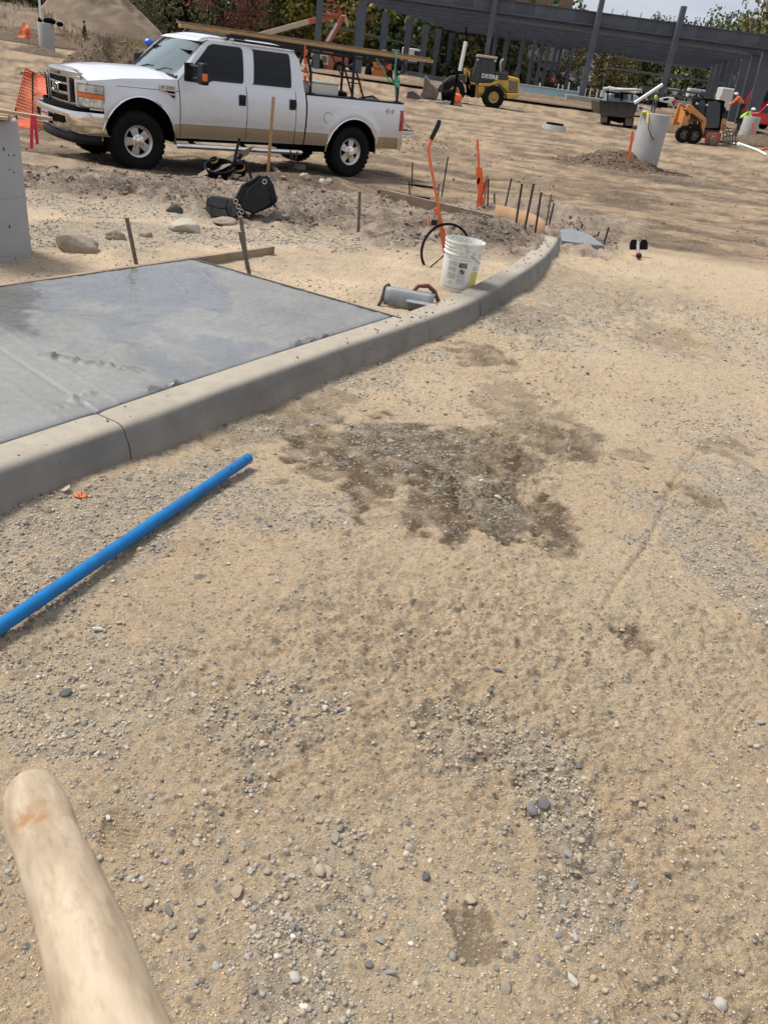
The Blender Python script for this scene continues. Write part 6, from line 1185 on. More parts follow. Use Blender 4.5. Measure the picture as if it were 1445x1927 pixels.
pr('front_glass',[(600,615),(638,450),(650,452),(648,600)],-.73,.73,'cab_glass',wl_,L2,.01); pr('door_glass',[(662,605),(664,455),(705,458),(708,608)],-.73,.73,'cab_glass',wl_,L2,.01); pr('rear_glass',[(718,600),(716,462),(758,466),(756,606)],-.73,.73,'cab_glass',wl_,L2,.01)
pr('cab_roof',[(625,425),(632,410),(783,432),(780,449),(628,430)],-.82,.82,'lift_tan',wl_,L2,.03)
pr('rear_fender',[(640,645),(640,628),(720,632),(780,615),(782,630),(720,650)],-1.1,1.1,'deere_yellow',wl_,L2)
pr('front_fender',[(350,690),(370,620),(430,575),(520,560),(545,590),(540,640),(525,610),(450,600),(390,630),(365,690)],-1.1,1.1,'cast_grey',wl_,L2,.03)
pr('lift_tower',[(535,610),(530,515),(552,520),(580,545),(575,610),(560,720),(600,725),(580,640)],-.5,.5,'deere_yellow',wl_,L2,.03)
pr('lift_arm',[(335,690),(345,650),(400,600),(540,560),(545,590),(420,640),(370,700)],-.62,-.40,'cast_grey',wl_,L2,.02); pr('lift_arm',[(335,690),(345,650),(400,600),(540,560),(545,590),(420,640),(370,700)],.40,.62,'cast_grey',wl_,L2,.02)
pr('bucket',[(238,572),(262,590),(280,625),(325,665),(345,700),(330,742),(215,740),(198,728),(225,680)],-1.35,1.35,'mud_steel',wl_,L2,.04)
pr('step_ladder',[(640,640),(685,640),(680,700),(640,700)],-1.0,-.9,'deere_yellow',wl_,L2,.01); pr('hydraulics',[(575,640),(620,640),(612,735),(580,735)],-.6,.6,'under_black',wl_,L2,.02)
q=MB(); q.tube([(*[L2(808,545)[0]],.0,L2(808,545)[1]),(L2(806,490)[0],0,L2(806,490)[1]),(L2(814,462)[0],0,L2(814,462)[1]),(L2(832,448)[0],0,L2(832,448)[1])],.07,8); q.build('exhaust_stack','lift_tan',wl_,smooth=60)
for y in(-.55,.55):
    for a_,b_,c_ in((((560,600),(600,560),(640,640))),((570,640),(610,690),(600,730)),((380,640),(450,600),(545,575))): q=MB(); q.tube([(L2(*a_)[0],y,L2(*a_)[1]),(L2(*b_)[0],y*1.2,L2(*b_)[1]),(L2(*c_)[0],y,L2(*c_)[1])],.028,6); q.build('hydraulic_hose','under_black',wl_,smooth=60)
for a_,b_ in(((640,640),(636,560)),((710,620),(712,560)),((770,548),(862,551))): q=MB(); q.tube([(L2(*a_)[0],-.98,L2(*a_)[1]),(L2(*b_)[0],-.98,L2(*b_)[1])],.022,6); q.build('handrail','cast_grey',wl_)
for x_,z_ in((632,452),(765,462)): q=MB(); q.box((L2(x_,z_)[0],-.86,L2(x_,z_)[1]),(.16,.12,.12)); q.build('work_lamp','lamp_glass',wl_,bevel=.02)
for k in range(4): q=MB(); q.box((L2(660,0)[0],-1.05,L2(0,650+k*17)[1]),(.42,.18,.03)); q.build('ladder_step','cast_grey',wl_)
for k in range(7): q=MB(); q.box((L2(897,0)[0],-.82,L2(0,614+k*10)[1]),(.95,.03,.03)); q.build('grille_bar','cast_grey',wl_)
q=MB(); q.box((L2(600,0)[0],-.95,L2(0,480)[1]),(.06,.22,.32)); q.build('mirror','under_black',wl_,bevel=.02)
text('hood_lettering','DEERE',.36,'pvc_white',wl_,TR(L2(818,0)[0],-.80,L2(818,592)[1])@RX(PI/2),.01,sx=1.15,bold=.01)
lp=wheel(.74,.52,.36,lugs=0,metal='deere_yellow',hubm='deere_yellow',spokes=9,treads=22)
for i,(c,y) in enumerate((((750,732),-.95),((460,690),-.95),((750,732),.95),((460,690),.95))):
    x,z=L2(*c); w_=putwheel(lp,wl_,(x,y,z),1 if y<0 else 0,i==0)
# things by the loader
def pobj(name,parts,o0,label,cat,Y,fn):
    o=thing(name,label,cat,V(o0)); 
    for nm,pts,y0,y1,m_ in parts: pr(nm,pts,y0,y1,m_,o,fn,.02)
    return o
Yp=57.5; O2=at(840,196,Yp); F2_=lambda zx,zy:(lambda p:(p[0],p[2]))(np.array(rel(740+zx/4.014,zy/4.014,Yp,O2)))
pobj('concrete_block',[('block',[(313,762),(515,768),(517,800),(318,782)],-.5,.5,'block_grey')],O2,'low concrete block in front of the loader front wheel','block',Yp,F2_)
a,b=F2_(362,722),F2_(452,712); o=thing('drain_pipe','short black corrugated pipe lying on the concrete block','pipe',V(O2)); q=MB(); q.tube([(a[0],0,a[1]),(b[0],0,b[1])],.30,14); q.build('tube','under_black',o,smooth=50)
a=F2_(482,742); o=thing('orange_ball','round orange marker on the block by the black pipe','marker',V(O2)); q=MB(); q.ball((a[0],-.4,a[1]),(.32,.3,.30),14,9); q.build('shell','flag_orange',o,smooth=60); q=MB(); q.tube([(a[0]-.25,-.4,a[1]-.3),(a[0]+.25,-.4,a[1]-.3)],.1,6); q.build('base','flag_orange',o)
a,b=F2_(440,795),F2_(487,535); o=thing('black_post','slim black post standing before the loader front wheel','post',V(O2)); q=MB(); q.tube([(a[0],-.6,a[1]),(b[0],-.6,b[1])],.10,8); q.build('tube','under_black',o)
a,b,c=F2_(503,535),F2_(548,312),F2_(551,200); o=thing('white_pole','white pole with a dark tip rising above the loader front wheel','pole',V(O2)); q=MB(); q.tube([(a[0],.3,a[1]),(b[0],.3,b[1])],.115,8); q.build('tube','pvc_white',o,smooth=50); q=MB(); q.tube([(b[0],.3,b[1]),(c[0],.3,c[1])],.06,6); q.build('tip','under_black',o)
pobj('spare_bucket',[('shell',[(100,740),(112,690),(150,685),(190,715),(220,742),(180,752)],-.7,.7,'cast_grey')],O2,'small dark steel bucket on the ground left of the loader bucket','bucket',Yp,F2_)
# ------- skid steer -------
Ys=48.6; O3=at(1300,270,Ys); F3=lambda zx,zy:(lambda p:(p[0],p[2]))(np.array(rel(1260+zx/7.81,130+zy/7.81,Ys,O3)))
ss=thing('skid_steer','orange skid steer loader with dark glazed cab and muddy front attachment','skid steer',V(O3))
pr('tub',[(390,900),(470,880),(690,900),(700,990),(400,1010)],-.5,.9,'cast_grey',ss,F3); pr('cab_frame',[(345,600),(392,430),(480,425),(700,448),(775,465),(720,760),(690,930),(470,910),(462,720)],-.45,.75,'under_black',ss,F3,.03)
pr('side_glass',[(368,590),(405,450),(478,455),(465,690)],-.49,.5,'cab_glass',ss,F3,.01); pr('front_glass',[(510,470),(640,465),(700,500),(680,860),(480,860),(485,620)],-.50,.4,'cab_glass',ss,F3,.01)
for y0,y1 in((-.85,-.62),(.85,1.05)): pr('lift_arm',[(85,850),(200,508),(245,508),(300,560),(465,712),(465,800),(385,1045),(380,1000),(410,900),(385,770),(240,640),(205,820),(140,835)],y0,y1,'case_orange',ss,F3,.02)
pr('arm_tower',[(160,800),(215,560),(260,600),(300,800)],-.62,.85,'case_orange',ss,F3); pr('cross_link',[(205,735),(330,730),(335,750),(210,760)],-.9,-.6,'cast_grey',ss,F3,.01)
pr('front_plate',[(470,960),(500,915),(690,925),(700,950),(660,1090),(460,1090)],-.75,-.55,'lift_red',ss,F3); pr('auger_housing',[(510,1010),(545,960),(590,965),(605,1020),(600,1100),(500,1100)],-1.1,-.7,'mud_steel',ss,F3,.04)
pr('right_arm',[(700,900),(720,735),(775,720),(800,760),(770,900)],-.4,-.2,'case_orange',ss,F3)
for zz_ in(925,985,1045,1095):
    a,b=F3(690,zz_),F3(900,zz_-40 if zz_<1000 else zz_-5); q=MB(); q.bar((a[0],-.9,a[1]),(b[0],-.9,b[1]),.10,.07); q.build('rake_bar','mud_steel',ss)
for k in range(5): a,b=F3(710+k*42,1100),F3(705+k*45,880); q=MB(); q.bar((a[0],-.95,a[1]),(b[0],-.95,b[1]),.05,.08); q.build('rake_tine','mud_steel',ss)
for x,y in((690,370),(760,400)): a,b=F3(x,450),F3(x+4,y); q=MB(); q.tube([(a[0],.3,a[1]),(b[0],.3,b[1])],.03,5); q.build('roof_light_post','tool_yellow',ss)
for a_,b_,c_ in(((240,640),(330,700),(420,760)),((250,660),(340,730),(400,800)),((700,800),(760,840),(800,930)),((690,840),(740,900),(780,960))): q=MB(); q.tube([(F3(*a_)[0],-.90,F3(*a_)[1]),(F3(*b_)[0],-.95,F3(*b_)[1]),(F3(*c_)[0],-.9,F3(*c_)[1])],.02,6); q.build('hydraulic_hose','under_black',ss,smooth=60)
for x_ in(515,545,575,605,635,665): q=MB(); q.box((F3(x_,0)[0],-.53,(F3(0,470)[1]+F3(0,850)[1])/2),(.02,.02,1.25)); q.build('guard_bar','cast_grey',ss)
for x_ in(500,650): q=MB(); q.box((F3(x_,0)[0],-.5,F3(0,455)[1]),(.14,.1,.1)); q.build('work_lamp','lamp_glass',ss,bevel=.015)
text('plate_lettering','CASE',.17,'pvc_white',ss,TR(F3(545,0)[0],-.52,F3(545,895)[1])@RX(PI/2),.008,sx=1.2,bold=.008); text('arm_lettering','CASE',.20,'under_black',ss,TR(F3(335,0)[0],-.87,F3(335,630)[1])@RX(PI/2)@RZ(-.72),.008,sx=1.1,bold=.008)
sp_=wheel(.42,.34,.22,lugs=0,metal='cast_grey',hubm='cast_grey',treads=18)
for i,(c,y) in enumerate((((140,940),-.85),((285,960),-.85),((330,940),.85),((430,950),.85))): x,z=F3(*c); putwheel(sp_,ss,(x,y,z),1,i==0)
for k,(pts,r,lab,m_) in enumerate((([(870,1070),(960,1100),(1130,1160),(1290,1220),(1410,1285)],.07,'long white plastic pipe lying right of the skid steer','pvc_white'),([(880,1085),(940,1120),(1010,1140)],.06,'short white pipe beside the skid steer attachment','pvc_white'),([(1140,1160),(1240,1175),(1310,1200)],.035,'thin grey conduit beside the long white pipe','zinc'),([(1310,1205),(1380,1185),(1445,1180)],.05,'orange tipped pipe end lying at the right edge','flag_orange'),([(860,920),(900,990),(960,1000),(1035,1030)],.07,'grey pipe by the feet of the bending worker','zinc'))):
    P=[G(1260+x/7.81,130+y/7.81) for x,y in pts]; o=thing('plastic_pipe',lab,'pipe',V(P[0])); q=MB(); q.tube([V(p-P[0]+[0,0,r]) for p in P],r,8); q.build('tube',m_,o,smooth=50)
# ------- dump truck seen from behind -------
Yd=59.5; O4=at(1165,236,Yd); F4=lambda zx,zy:(lambda p:(p[0],p[2]))(np.array(rel(1080+zx/6.57,100+zy/6.57,Yd,O4)))
dt=thing('dump_truck','black flatbed dump truck with white pipes on its rack seen from behind','dump truck',V(O4))
pr('tailgate',[(302,590),(312,585),(775,620),(760,700),(720,788),(660,800),(330,770),(300,720)],-.3,-.15,'dump_body',dt,F4); pr('dump_bed',[(310,598),(770,628),(745,720),(700,780),(335,760),(308,720)],-.15,3.2,'dump_body',dt,F4)
for x in(420,510,640): pr('tailgate_rib',[(x,600),(x+14,601),(x+12,690),(x-2,689)],-.36,-.3,'dump_body',dt,F4,.01)
pr('bed_rail',[(300,580),(778,614),(776,628),(300,594)],-.4,-.25,'dump_body',dt,F4,.01)
pr('chassis',[(440,775),(640,795),(630,860),(560,870),(470,830)],0,4,'under_black',dt,F4)
pr('mud_flap',[(322,768),(408,775),(400,858),(318,850)],-.1,-.05,'mud_steel',dt,F4,.01); pr('mud_flap',[(630,800),(715,806),(708,900),(622,890)],-.1,-.05,'mud_steel',dt,F4,.01)
tw=wheel(.42,.5,.2,lugs=0,metal='cast_grey',hubm='cast_grey',treads=16)
for i,(c) in enumerate(((400,850),(678,875))): x,z=F4(*c); w_=putwheel(tw,dt,(x,.35,z+.02),0,i==0); w_.rotation_euler=(0,0,PI/2)
pr('cab',[(520,640),(540,520),(600,498),(760,500),(900,540),(930,560),(925,700),(780,730)],3.2,5.2,'truck_grey',dt,F4,.08); pr('rear_window',[(600,560),(612,515),(780,525),(785,590)],3.1,3.2,'cab_glass',dt,F4,.02)
pr('white_side_box',[(770,650),(900,665),(960,680),(1000,750),(830,740),(770,700)],1.,3.,'machine_white',dt,F4); pr('rear_lamp',[(850,665),(880,668),(880,700),(850,698)],.9,1.,'red_lens',dt,F4,.01)
for x in(462,640,770,915): a,b=F4(x,600),F4(x+6,470); q=MB(); q.tube([(a[0],1.5,a[1]),(b[0],1.5,b[1])],.06,6); q.build('rack_post','under_black',dt)
a,b=F4(440,490),F4(930,520); q=MB(); q.bar((a[0],1.5,a[1]),(b[0],1.5,b[1]),.1,.1); q.build('rack_bar','under_black',dt)
for k in range(9):
    a=F4(400+random.uniform(0,70),425+random.uniform(0,35)); b=F4(760+random.uniform(0,130),448+random.uniform(0,50)); o=thing('rack_pipe',('tan' if k%4==0 else 'white')+' pipe lying in the bundle on the dump truck rack','pipe',V(O4),group='pipes on the dump truck rack'); q=MB(); yk=1.0+.12*k; q.tube([(a[0],yk,a[1]),(b[0],yk+.2,b[1])],.075,7); q.build('tube','pvc_white' if k%4 else 'lift_tan',o,smooth=50)
# white track loader behind
Yt=78.; O5=at(1255,215,Yt); F5=lambda zx,zy:(lambda p:(p[0],p[2]))(np.array(rel(1080+zx/6.57,100+zy/6.57,Yt,O5)))
tl=thing('track_loader','white compact track loader with black striped arm behind the dump truck','track loader',V(O5)); pr('arm',[(1045,560),(1150,540),(1225,545),(1245,590),(1220,670),(1165,620),(1050,595)],-.2,.1,'machine_white',tl,F5,.04); pr('arm_stripe',[(1090,560),(1160,553),(1160,580),(1095,588)],-.24,-.2,'under_black',tl,F5,.01); pr('engine_door',[(1190,600),(1240,560),(1248,600),(1225,665)],-.3,1.3,'machine_red',tl,F5); pr('cab',[(850,460),(860,395),(1010,400),(1045,560),(930,590)],.2,1.6,'cab_glass',tl,F5); pr('cab_roof',[(845,400),(860,388),(1015,398),(1010,410)],.1,1.7,'under_black',tl,F5,.02); pr('body',[(1050,600),(1160,620),(1150,680),(1060,670)],0,1.4,'under_black',tl,F5)
# ------- boom lifts -------
Yb=84.; O6=at(640,135,Yb); F6=lambda zx,zy:(lambda p:(p[0],p[2]))(np.array(rel(560+zx/4.817,zy/4.817,Yb,O6)))
bl=thing('telehandler','faded red telescopic handler with raised boom behind the truck bed','telehandler',V(O6))
pr('body',[(215,500),(330,505),(455,525),(455,600),(330,645),(215,622)],-.8,.8,'lift_red',bl,F6,.05); pr('cab_window_frame',[(222,490),(290,500),(288,590),(220,580)],-.9,-.8,'machine_white',bl,F6,.02); pr('cab_window',[(232,505),(280,512),(278,575),(230,568)],-.95,-.85,'mud_steel',bl,F6,.01)
pr('boom',[(248,378),(300,385),(440,150),(400,138)],-.35,.35,'lift_red',bl,F6,.04); pr('boom_inner',[(262,372),(285,378),(372,220),(352,212)],-.40,.3,'machine_white',bl,F6,.02); pr('boom_base',[(240,380),(330,392),(320,500),(235,500)],-.4,.4,'lift_red',bl,F6,.04)
pr('boom_head',[(400,138),(440,140),(466,230),(448,250),(430,190)],-.3,.3,'lift_tan',bl,F6,.03)
bw=wheel(.56,.4,.26,lugs=0,metal='mud_steel',hubm='mud_steel',treads=18)
for i,(c,y) in enumerate((((390,620),-.9),((190,585),-.9),((500,590),.9),((290,590),.9))): x,z=F6(*c); putwheel(bw,bl,(x,y,z),1,i==0)
Y7=88.; O7=at(560,110,Y7); F7=lambda x,y:(lambda p:(p[0],p[2]))(np.array(rel(x,y,Y7,O7)))
b2=thing('boom_lift','articulated boom lift with tan and red boom reaching up to a basket','boom lift',V(O7)); pr('lower_boom',[(478,64),(482,73),(584,45),(580,36)],-.3,.3,'lift_tan',b2,F7,.03); pr('upper_boom',[(580,36),(584,46),(645,30),(643,22)],-.25,.25,'lift_red',b2,F7,.03); pr('chassis',[(455,95),(500,100),(500,118),(455,112)],-1,1,'lift_orange',b2,F7,.05); pr('turret',[(470,70),(490,72),(492,97),(468,95)],-.5,.5,'lift_tan',b2,F7,.05)
pr('basket_floor',[(600,24),(650,30),(650,33),(600,27)],-.5,.5,'lift_red',b2,F7,.01)
for x in(602,614,626,638,649): pr('basket_post',[(x,26+(x-600)*.12),(x+1.6,26+(x-600)*.12),(x+4,6+(x-600)*.12),(x+2.4,6+(x-600)*.12)],-.5,-.44,'lift_red',b2,F7,.005)
for y in(6,16): pr('basket_rail',[(603,y),(653,y+6),(653,y+7.5),(603,y+1.5)],-.5,-.44,'lift_red',b2,F7,.005)
for x in(458,495): w_=putwheel(bw,b2,(F7(x,112)[0],-.9,F7(x,112)[1]),1,False)
p=at(622,25,Y7); person(p,1.75,'worker in an orange top standing in the raised lift basket','vest_orange','navy','helmet_white',arms=.5)
Y8=80.; O8=at(715,150,Y8); F8=lambda zx,zy:(lambda p:(p[0],p[2]))(np.array(rel(560+zx/4.817,zy/4.817,Y8,O8)))
ol=thing('orange_lift','bright orange lift machine seen head on beyond the truck rack','lift',V(O8)); pr('body',[(680,545),(740,552),(845,565),(840,635),(690,610)],-.5,1.5,'lift_orange',ol,F8,.06); pr('lower_frame',[(690,615),(835,640),(830,710),(800,725),(690,690),(665,680)],-.3,.8,'lift_orange',ol,F8,.04); pr('control_box',[(725,560),(825,570),(820,595),(725,585)],-.6,-.5,'cast_grey',ol,F8,.02); pr('axle',[(650,690),(860,720),(858,735),(650,705)],-.1,.1,'under_black',ol,F8,.02)
for k,c in enumerate(((640,670),(830,700))): x,z=F8(*c); w_=putwheel(bw,ol,(x,-.1,z),0,False); w_.rotation_euler=(0,0,PI/2-.15)
pr('turret_top',[(765,450),(800,455),(805,470),(765,468)],.2,.6,'lift_tan',ol,F8,.02); pr('bucket_load',[(850,445),(920,452),(912,495),(862,490)],.2,.8,'zinc',ol,F8,.03)
g=G(677,178); o=thing('survey_lath','thin orange survey lath beyond the truck bed','stake',V(g)); q=MB(); q.bar((0,0,-.1),(.05,0,1.0),.06,.03,(0,1,0)); q.build('shaft','flag_orange',o)
# ------- red pickups and distant vehicles -------
def farcar(px,py,Y,w,h,m_,label,cat='pickup truck',name='far_pickup',rz=0.,van=False):
    p=at(px,py,Y); o=thing(name,label,cat,V(p),rz); s=h/1.9; L=w
    q=MB(); P=[(-L/2,.35),(-L/2,1.0),(-L*.12,1.08),(-L*.06,1.75),(L*.22,1.78),(L*.32,1.15),(L/2,1.02),(L/2,.35)] if not van else [(-L/2,.3),(-L/2,1.9),(L*.42,1.9),(L*.49,1.1),(L/2,.3)]
    q.prism([(x,z*s) for x,z in P],-.95,.95); q.build('body',m_,o,bevel=.1)
    q=MB(); q.prism([(x,z*s) for x,z in([(-L*.03,1.15),(-L*.01,1.65),(L*.19,1.66),(L*.27,1.18)] if not van else [(L*.05,1.1),(L*.05,1.65),(L*.36,1.65),(L*.42,1.12)])],-.98,.98); q.build('window','window_dark',o)
    for x in(-L*.3,L*.32): q=MB(); q.lathe([(.001,-1.0),(.36,-1.0),(.38,-.98),(.38,-.75),(.2,-.75)],18,TR(x,0,.38)@RX(-PI/2)@TR(0,0,0)); q.build('wheel','tyre_rubber',o,smooth=40)
    return o
farcar(1457,247,74,4.6,2.0,'machine_red','red pickup truck at the right edge of the picture',rz=2.4); farcar(1449,230,82,5.2,2.7,'machine_red','tall red utility truck behind the red pickup',van=True,rz=2.6)

for (x,y,w,h,l) in((1366,216,3.0,2.5,'white van end seen between the two nearest steel columns'),(1384,217,2.2,2.4,'white box van right of the crouching worker')): farcar(x,y,98,w,h,'machine_white',l,'van','far_van',van=True)
farcar(1264,194,150,2.7,2.1,'machine_white','white camper van far off right of the front steel post','camper','camper_van',van=True); farcar(1305,199,140,3.0,2.3,'machine_white','larger white camper van just left of the dark steel columns','camper','camper_van',van=True)
farcar(1056,158,170,5,2.0,'machine_white','white car far beyond the steel building near the orange hoodie','car','far_car'); farcar(775,124,120,3,2.0,'machine_white','pale covered trailer behind the lumber end','trailer','trailer',van=True)
# ------- houses -------
def house(px,py,Y,w,d,h,rh,wall,roof,label,rz=0.,name='house',cat='house',wins=2):
    p=at(px,py,Y); o=thing(name,label,cat,V(p),rz); q=MB(); q.box((0,0,h/2-1),(w,d,h+2)); q.build('wall',wall,o)
    q=MB(); q.add([(-w/2-.3,-d/2-.4,h),(w/2+.3,-d/2-.4,h),(w/2+.3,0,h+rh),(-w/2-.3,0,h+rh),(w/2+.3,d/2+.4,h),(-w/2-.3,d/2+.4,h)],[(0,1,2,3),(3,2,4,5)]); q.build('roof',roof,o,solid=.2)
    q=MB(); q.add([(w/2-.01,-d/2,h),(w/2-.01,d/2,h),(w/2-.01,0,h+rh*.96)],[(0,1,2)]); q.add([(-w/2+.01,-d/2,h),(-w/2+.01,d/2,h),(-w/2+.01,0,h+rh*.96)],[(0,1,2)]); q.build('gable',wall,o)
    for k in range(wins):
        for nm,c,dm in(('window',(-w/2+w*(k+.5)/wins,-d/2-.03,h*.55),(1.1,.1,1.1)),('window',(w/2+.03,-d/4+d/2*k/max(1,wins-1),h*.55),(.1,.8,1.0))): q=MB(); q.box(c,dm); q.build(nm,'window_dark',o)
    return o
house(508,76,175,17,10,3.2,4.2,'wall_pale','roof_pale','pale barn with a big white metal roof behind the truck cab',-.5,'barn','barn',2)
house(658,98,165,8.5,8,4.2,4.0,'wall_pale','roof_brown','small pale house with a brown roof behind the red telehandler',-.55)
house(1030,150,210,15,9,3.6,3.5,'wall_grey','roof_dark','grey house with a dark roof seen under the steel roof',-.3)
house(1079,152,230,12,9,3.4,3.8,'wall_pale','roof_dark','pale house with a steep dark roof right of the poplar',-.5)
house(1131,168,190,6.5,6,3.4,1.5,'wall_pale','roof_pale','small white shed among bushes right of the front steel post',.1,'shed','shed',1)
house(20,28,230,30,12,2.5,2.,'wall_pale','roof_pale','long low greenhouse roof at the far left behind the hill',.1,'greenhouse','greenhouse')
house(880,150,200,9,7,3.,2.5,'wall_pale','roof_pale','pale low building behind the loader cab',.3,'outbuilding','outbuilding')
# ------- trees -------
def leafmesh(nl,shape,seed,ls=.55):
    r=np.random.default_rng(seed); ncl=34; 
    if shape=='round': cc_=r.normal(size=(ncl,3))*[.30,.30,.22]+[0,0,.62]
    elif shape=='tall': cc_=np.stack([r.normal(size=ncl)*.13,r.normal(size=ncl)*.13,r.uniform(.15,.98,ncl)],1); 
    else: z=r.uniform(.12,.98,ncl); cc_=np.stack([r.normal(size=ncl)*.26*(1-z*.85),r.normal(size=ncl)*.26*(1-z*.85),z],1)
    rad=r.uniform(.08,.17,ncl) if shape!='tall' else r.uniform(.05,.10,ncl); k=r.integers(0,ncl,nl); dv=r.normal(size=(nl,3)); dv/=np.linalg.norm(dv,axis=1)[:,None]; rr=r.uniform(.55,1.08,nl)**.6
    p=cc_[k]+dv*(rad[k]*rr)[:,None]; a=r.normal(size=(nl,3)); a/=np.linalg.norm(a,axis=1)[:,None]; b=np.cross(a,dv); b/=np.linalg.norm(b,axis=1)[:,None]+1e-6; s=r.uniform(.5,1.,(nl,1))*ls
    v=np.stack([p-a*s*.5,p+b*s*.45,p+a*s*.5,p-b*s*.45],1).reshape(-1,3); f=np.arange(nl*4).reshape(-1,4); return v,f,cc_
TP={}
def tree_proto(kind,seed,nl=3600):
    v,f,cc_=leafmesh(nl,kind,seed,.046); root=bpy.data.objects.new('tree',None); C.objects.link(root)
    cr_=npmesh('crown',v,f,MATS['leaf'],parent=root); q=MB(); q.tube([(0,0,-.05),(.008,0,.3),(-.008,.005,.6),(0,0,.9)],[.022,.018,.012,.003],8)
    r=np.random.default_rng(seed+9)
    for c in cc_[:12]: z0=max(.12,c[2]-.22); q.tube([(0,0,z0),tuple(c*[.5,.5,1]*1.+np.array([0,0,-.06])),tuple(c)],[.010,.006,.002],5)
    q.build('trunk','bark',root,smooth=50); return root
protos={(k,i):tree_proto(k,10+i*3+len(k)) for k in('round','tall','cone') for i in range(2)}
used=set()
GREENS=dict(dark=(.10,.135,.055),mid=(.15,.20,.065),olive=(.23,.22,.07),yellow=(.38,.31,.05),rust=(.24,.075,.045),red=(.20,.045,.035),pale=(.24,.25,.13),brown=(.20,.135,.075))
cnt={}
def zone(px):
    for a,b in((90,'left of the pale hill'),(290,'over the pale hill'),(470,'above the truck cab'),(600,'left of the steel frame'),(760,'behind the left steel columns'),(960,'behind the yellow loader'),(1112,'in the gap under the steel roof'),(1232,'behind the dump truck'),(1345,'behind the skid steer')):
        if px<a: return b
    return 'at the right columns'
def tree(px,Y,h,w,kind,colr,label=None,group='trees in the belt behind the site',py=None,name=None):
    i=random.randint(0,1); pr_=protos[(kind,i)]; p=at(px,148+.1357*(px-835)-20 if py is None else py,Y); z=gz(p[0],Y)-.3 if py is None else p[2]
    nm=name or {'round':'leafy_tree','tall':'poplar_tree','cone':'conifer_tree'}[kind]
    if (kind,i) in used: o=dup(pr_,(p[0],Y,z),random.uniform(0,6),None,(w,w,h),tuple(c*random.uniform(.85,1.2) for c in GREENS[colr]))
    else:
        o=pr_; used.add((kind,i)); o.location=(p[0],Y,z); o.rotation_euler=(0,0,random.uniform(0,6)); o.scale=(w,w,h)
        for c in o.children: c.color=(*GREENS[colr],1)
    o.name=nm; lab=label or dict(dark='dark green',mid='mid green',olive='olive green',yellow='yellowing autumn',rust='rust coloured autumn',red='deep red autumn',pale='pale green',brown='brownish autumn')[colr]+{'round':' broadleaf tree','tall':' slender poplar','cone':' conifer'}[kind]+' '+('far row ' if Y>185 else 'middle row ' if Y>152 else 'front row ')+zone(px)
    if not label:
        cnt[lab]=cnt.get(lab,0)+1; lab+=['',', second from left',', third from left',', fourth from left',', fifth from left'][min(4,cnt[lab]-1)]+('' if cnt[lab]>1 else '')
    tag(o,lab,'tree')
    if not label: o['group']='trees of the belt behind the site'
    return o
random.seed(21)
tree(452,118,10.5,7.5,'round','rust','rust red autumn tree just above the truck windscreen',None); tree(1063,150,12.5,7,'tall','pale','tall pale poplar seen through the open steel frame',None); tree(1440,105,15.5,12,'round','olive','tree with a thin crown rising above the roof at the right edge',None)
tree(1395,150,15,11,'round','mid','bright green tree between the right steel columns',None); tree(1120,135,8.5,9,'round','olive','bushy olive tree right of the front steel post',None); tree(962,150,13,7.5,'round','brown','sparse brownish tree left of the gap under the steel roof',None)
tree(1307,175,11,10,'round','red','dark red tree at the right end of the far tree belt',None); tree(293,110,5.2,5.5,'round','mid','low bright green bush in front of the dark tree belt',None,py=62,name='bush'); tree(1098,240,9,16,'round','mid','rounded green tree far right of the poplar',None); tree(890,120,2.6,2.8,'round','rust','low rusty bush behind the loader exhaust',None,py=166,name='bush')
spec=['dark','dark','mid','dark','olive','mid','dark','olive','yellow','dark','mid','olive']
for row,(Y,h0) in enumerate(((135,17),(165,22),(200,27))):
    x=-60+row*23
    while x<960:
        hh=h0*random.uniform(.8,1.2); c=random.choice(spec); 
        if 640<x<760 and random.random()<.4: c='yellow'
        tree(x,Y+random.uniform(-6,8),hh,hh*random.uniform(.8,1.05),random.choice(['round','round','round','cone']),c); x+=random.uniform(38,62)
for x in np.arange(1125,1345,19): tree(x,160+random.uniform(-8,12),random.uniform(10.5,13.),random.uniform(9,12),'round',random.choice(['dark','mid','olive','dark','mid']))
for x in np.arange(1345,1500,28): tree(x,150+random.uniform(-8,12),random.uniform(14,18),random.uniform(10,13),'round',random.choice(['dark','mid','olive','dark']))
for x in np.arange(900,1110,26): tree(x,260,random.uniform(5,8),random.uniform(9,13),'round',random.choice(['dark','mid','olive']))
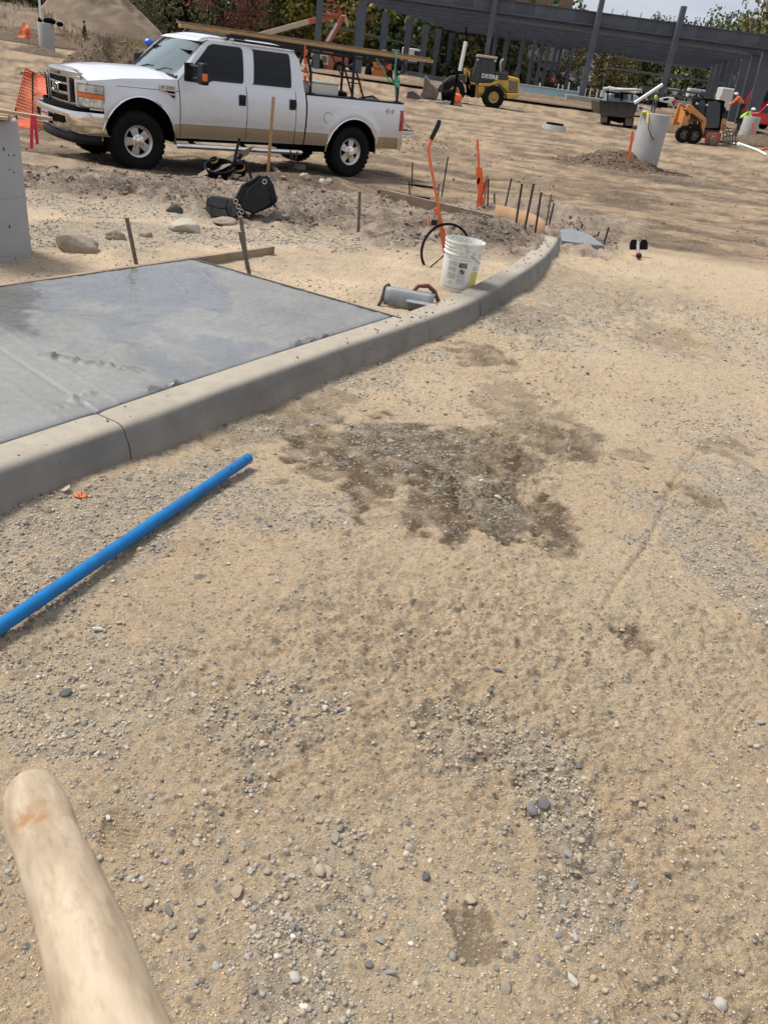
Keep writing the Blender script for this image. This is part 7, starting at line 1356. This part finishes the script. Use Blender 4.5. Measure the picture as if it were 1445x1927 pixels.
for k,pr_ in protos.items():
    if k not in used:
        for c in list(pr_.children): bpy.data.objects.remove(c)
        bpy.data.objects.remove(pr_)
# low hedge belt, dry weeds on the left bank
v=[];f=[];n=26000; r=np.random.default_rng(5); xx=r.uniform(-95,110,n); yy=128+r.uniform(0,12,n)+0*xx; hh=1.2+1.3*(fbm(xx,yy,.12,3,150)+.5); z0=terrain(xx,yy); zz_=z0+r.uniform(0,1,n)*np.clip(hh,.4,3.2)
a=r.normal(size=(n,3)); a/=np.linalg.norm(a,axis=1)[:,None]; b=np.cross(a,r.normal(size=(n,3))); b/=np.linalg.norm(b,axis=1)[:,None]; s=r.uniform(.2,.5,(n,1)); p=np.stack([xx,yy,zz_],1); vv_=np.stack([p-a*s,p+b*s*.8,p+a*s,p-b*s*.8],1).reshape(-1,3)
col=np.array([[.045,.06,.022],[.09,.085,.035],[.16,.12,.06],[.03,.04,.016]])[r.integers(0,4,n)]*r.uniform(.7,1.3,(n,1)); matl=mat('brush',(1,1,1),.85,var=.1,scale=2,attr='Col')
keep=(xx<-30)|(xx>-20); o=npmesh('undergrowth',vv_,np.arange(n*4).reshape(-1,4),matl,False,{'Col':np.repeat(col,4,0)}); tag(o,'low bushes and undergrowth along the foot of the far tree belt','undergrowth',kind='stuff')
n=9000; c_=at(60,60,70); xx=r.uniform(-48,-18,n); yy=r.uniform(70,86,n); z0=terrain(xx,yy)
dx,dy=(xx-at(40,70,80)[0])/6.5,(yy-80)/4; z0=z0+np.maximum(0,1.9*(1-(dx*dx+dy*dy)**.57)); p=np.stack([xx,yy,z0-.05],1); w=r.normal(size=(n,3))*[.03,.03,0]; t_=np.stack([r.normal(size=n)*.15,r.normal(size=n)*.15,r.uniform(.2,.75,n)],1)
vv_=np.stack([p-w-[.02,0,0],p+w+[.02,0,0],p+t_],1).reshape(-1,3); o=npmesh('dry_weeds',vv_,np.arange(n*3).reshape(-1,3),MATS['dry_grass']); tag(o,'dry tan weeds growing over the low earth bank at left','weeds',kind='stuff')
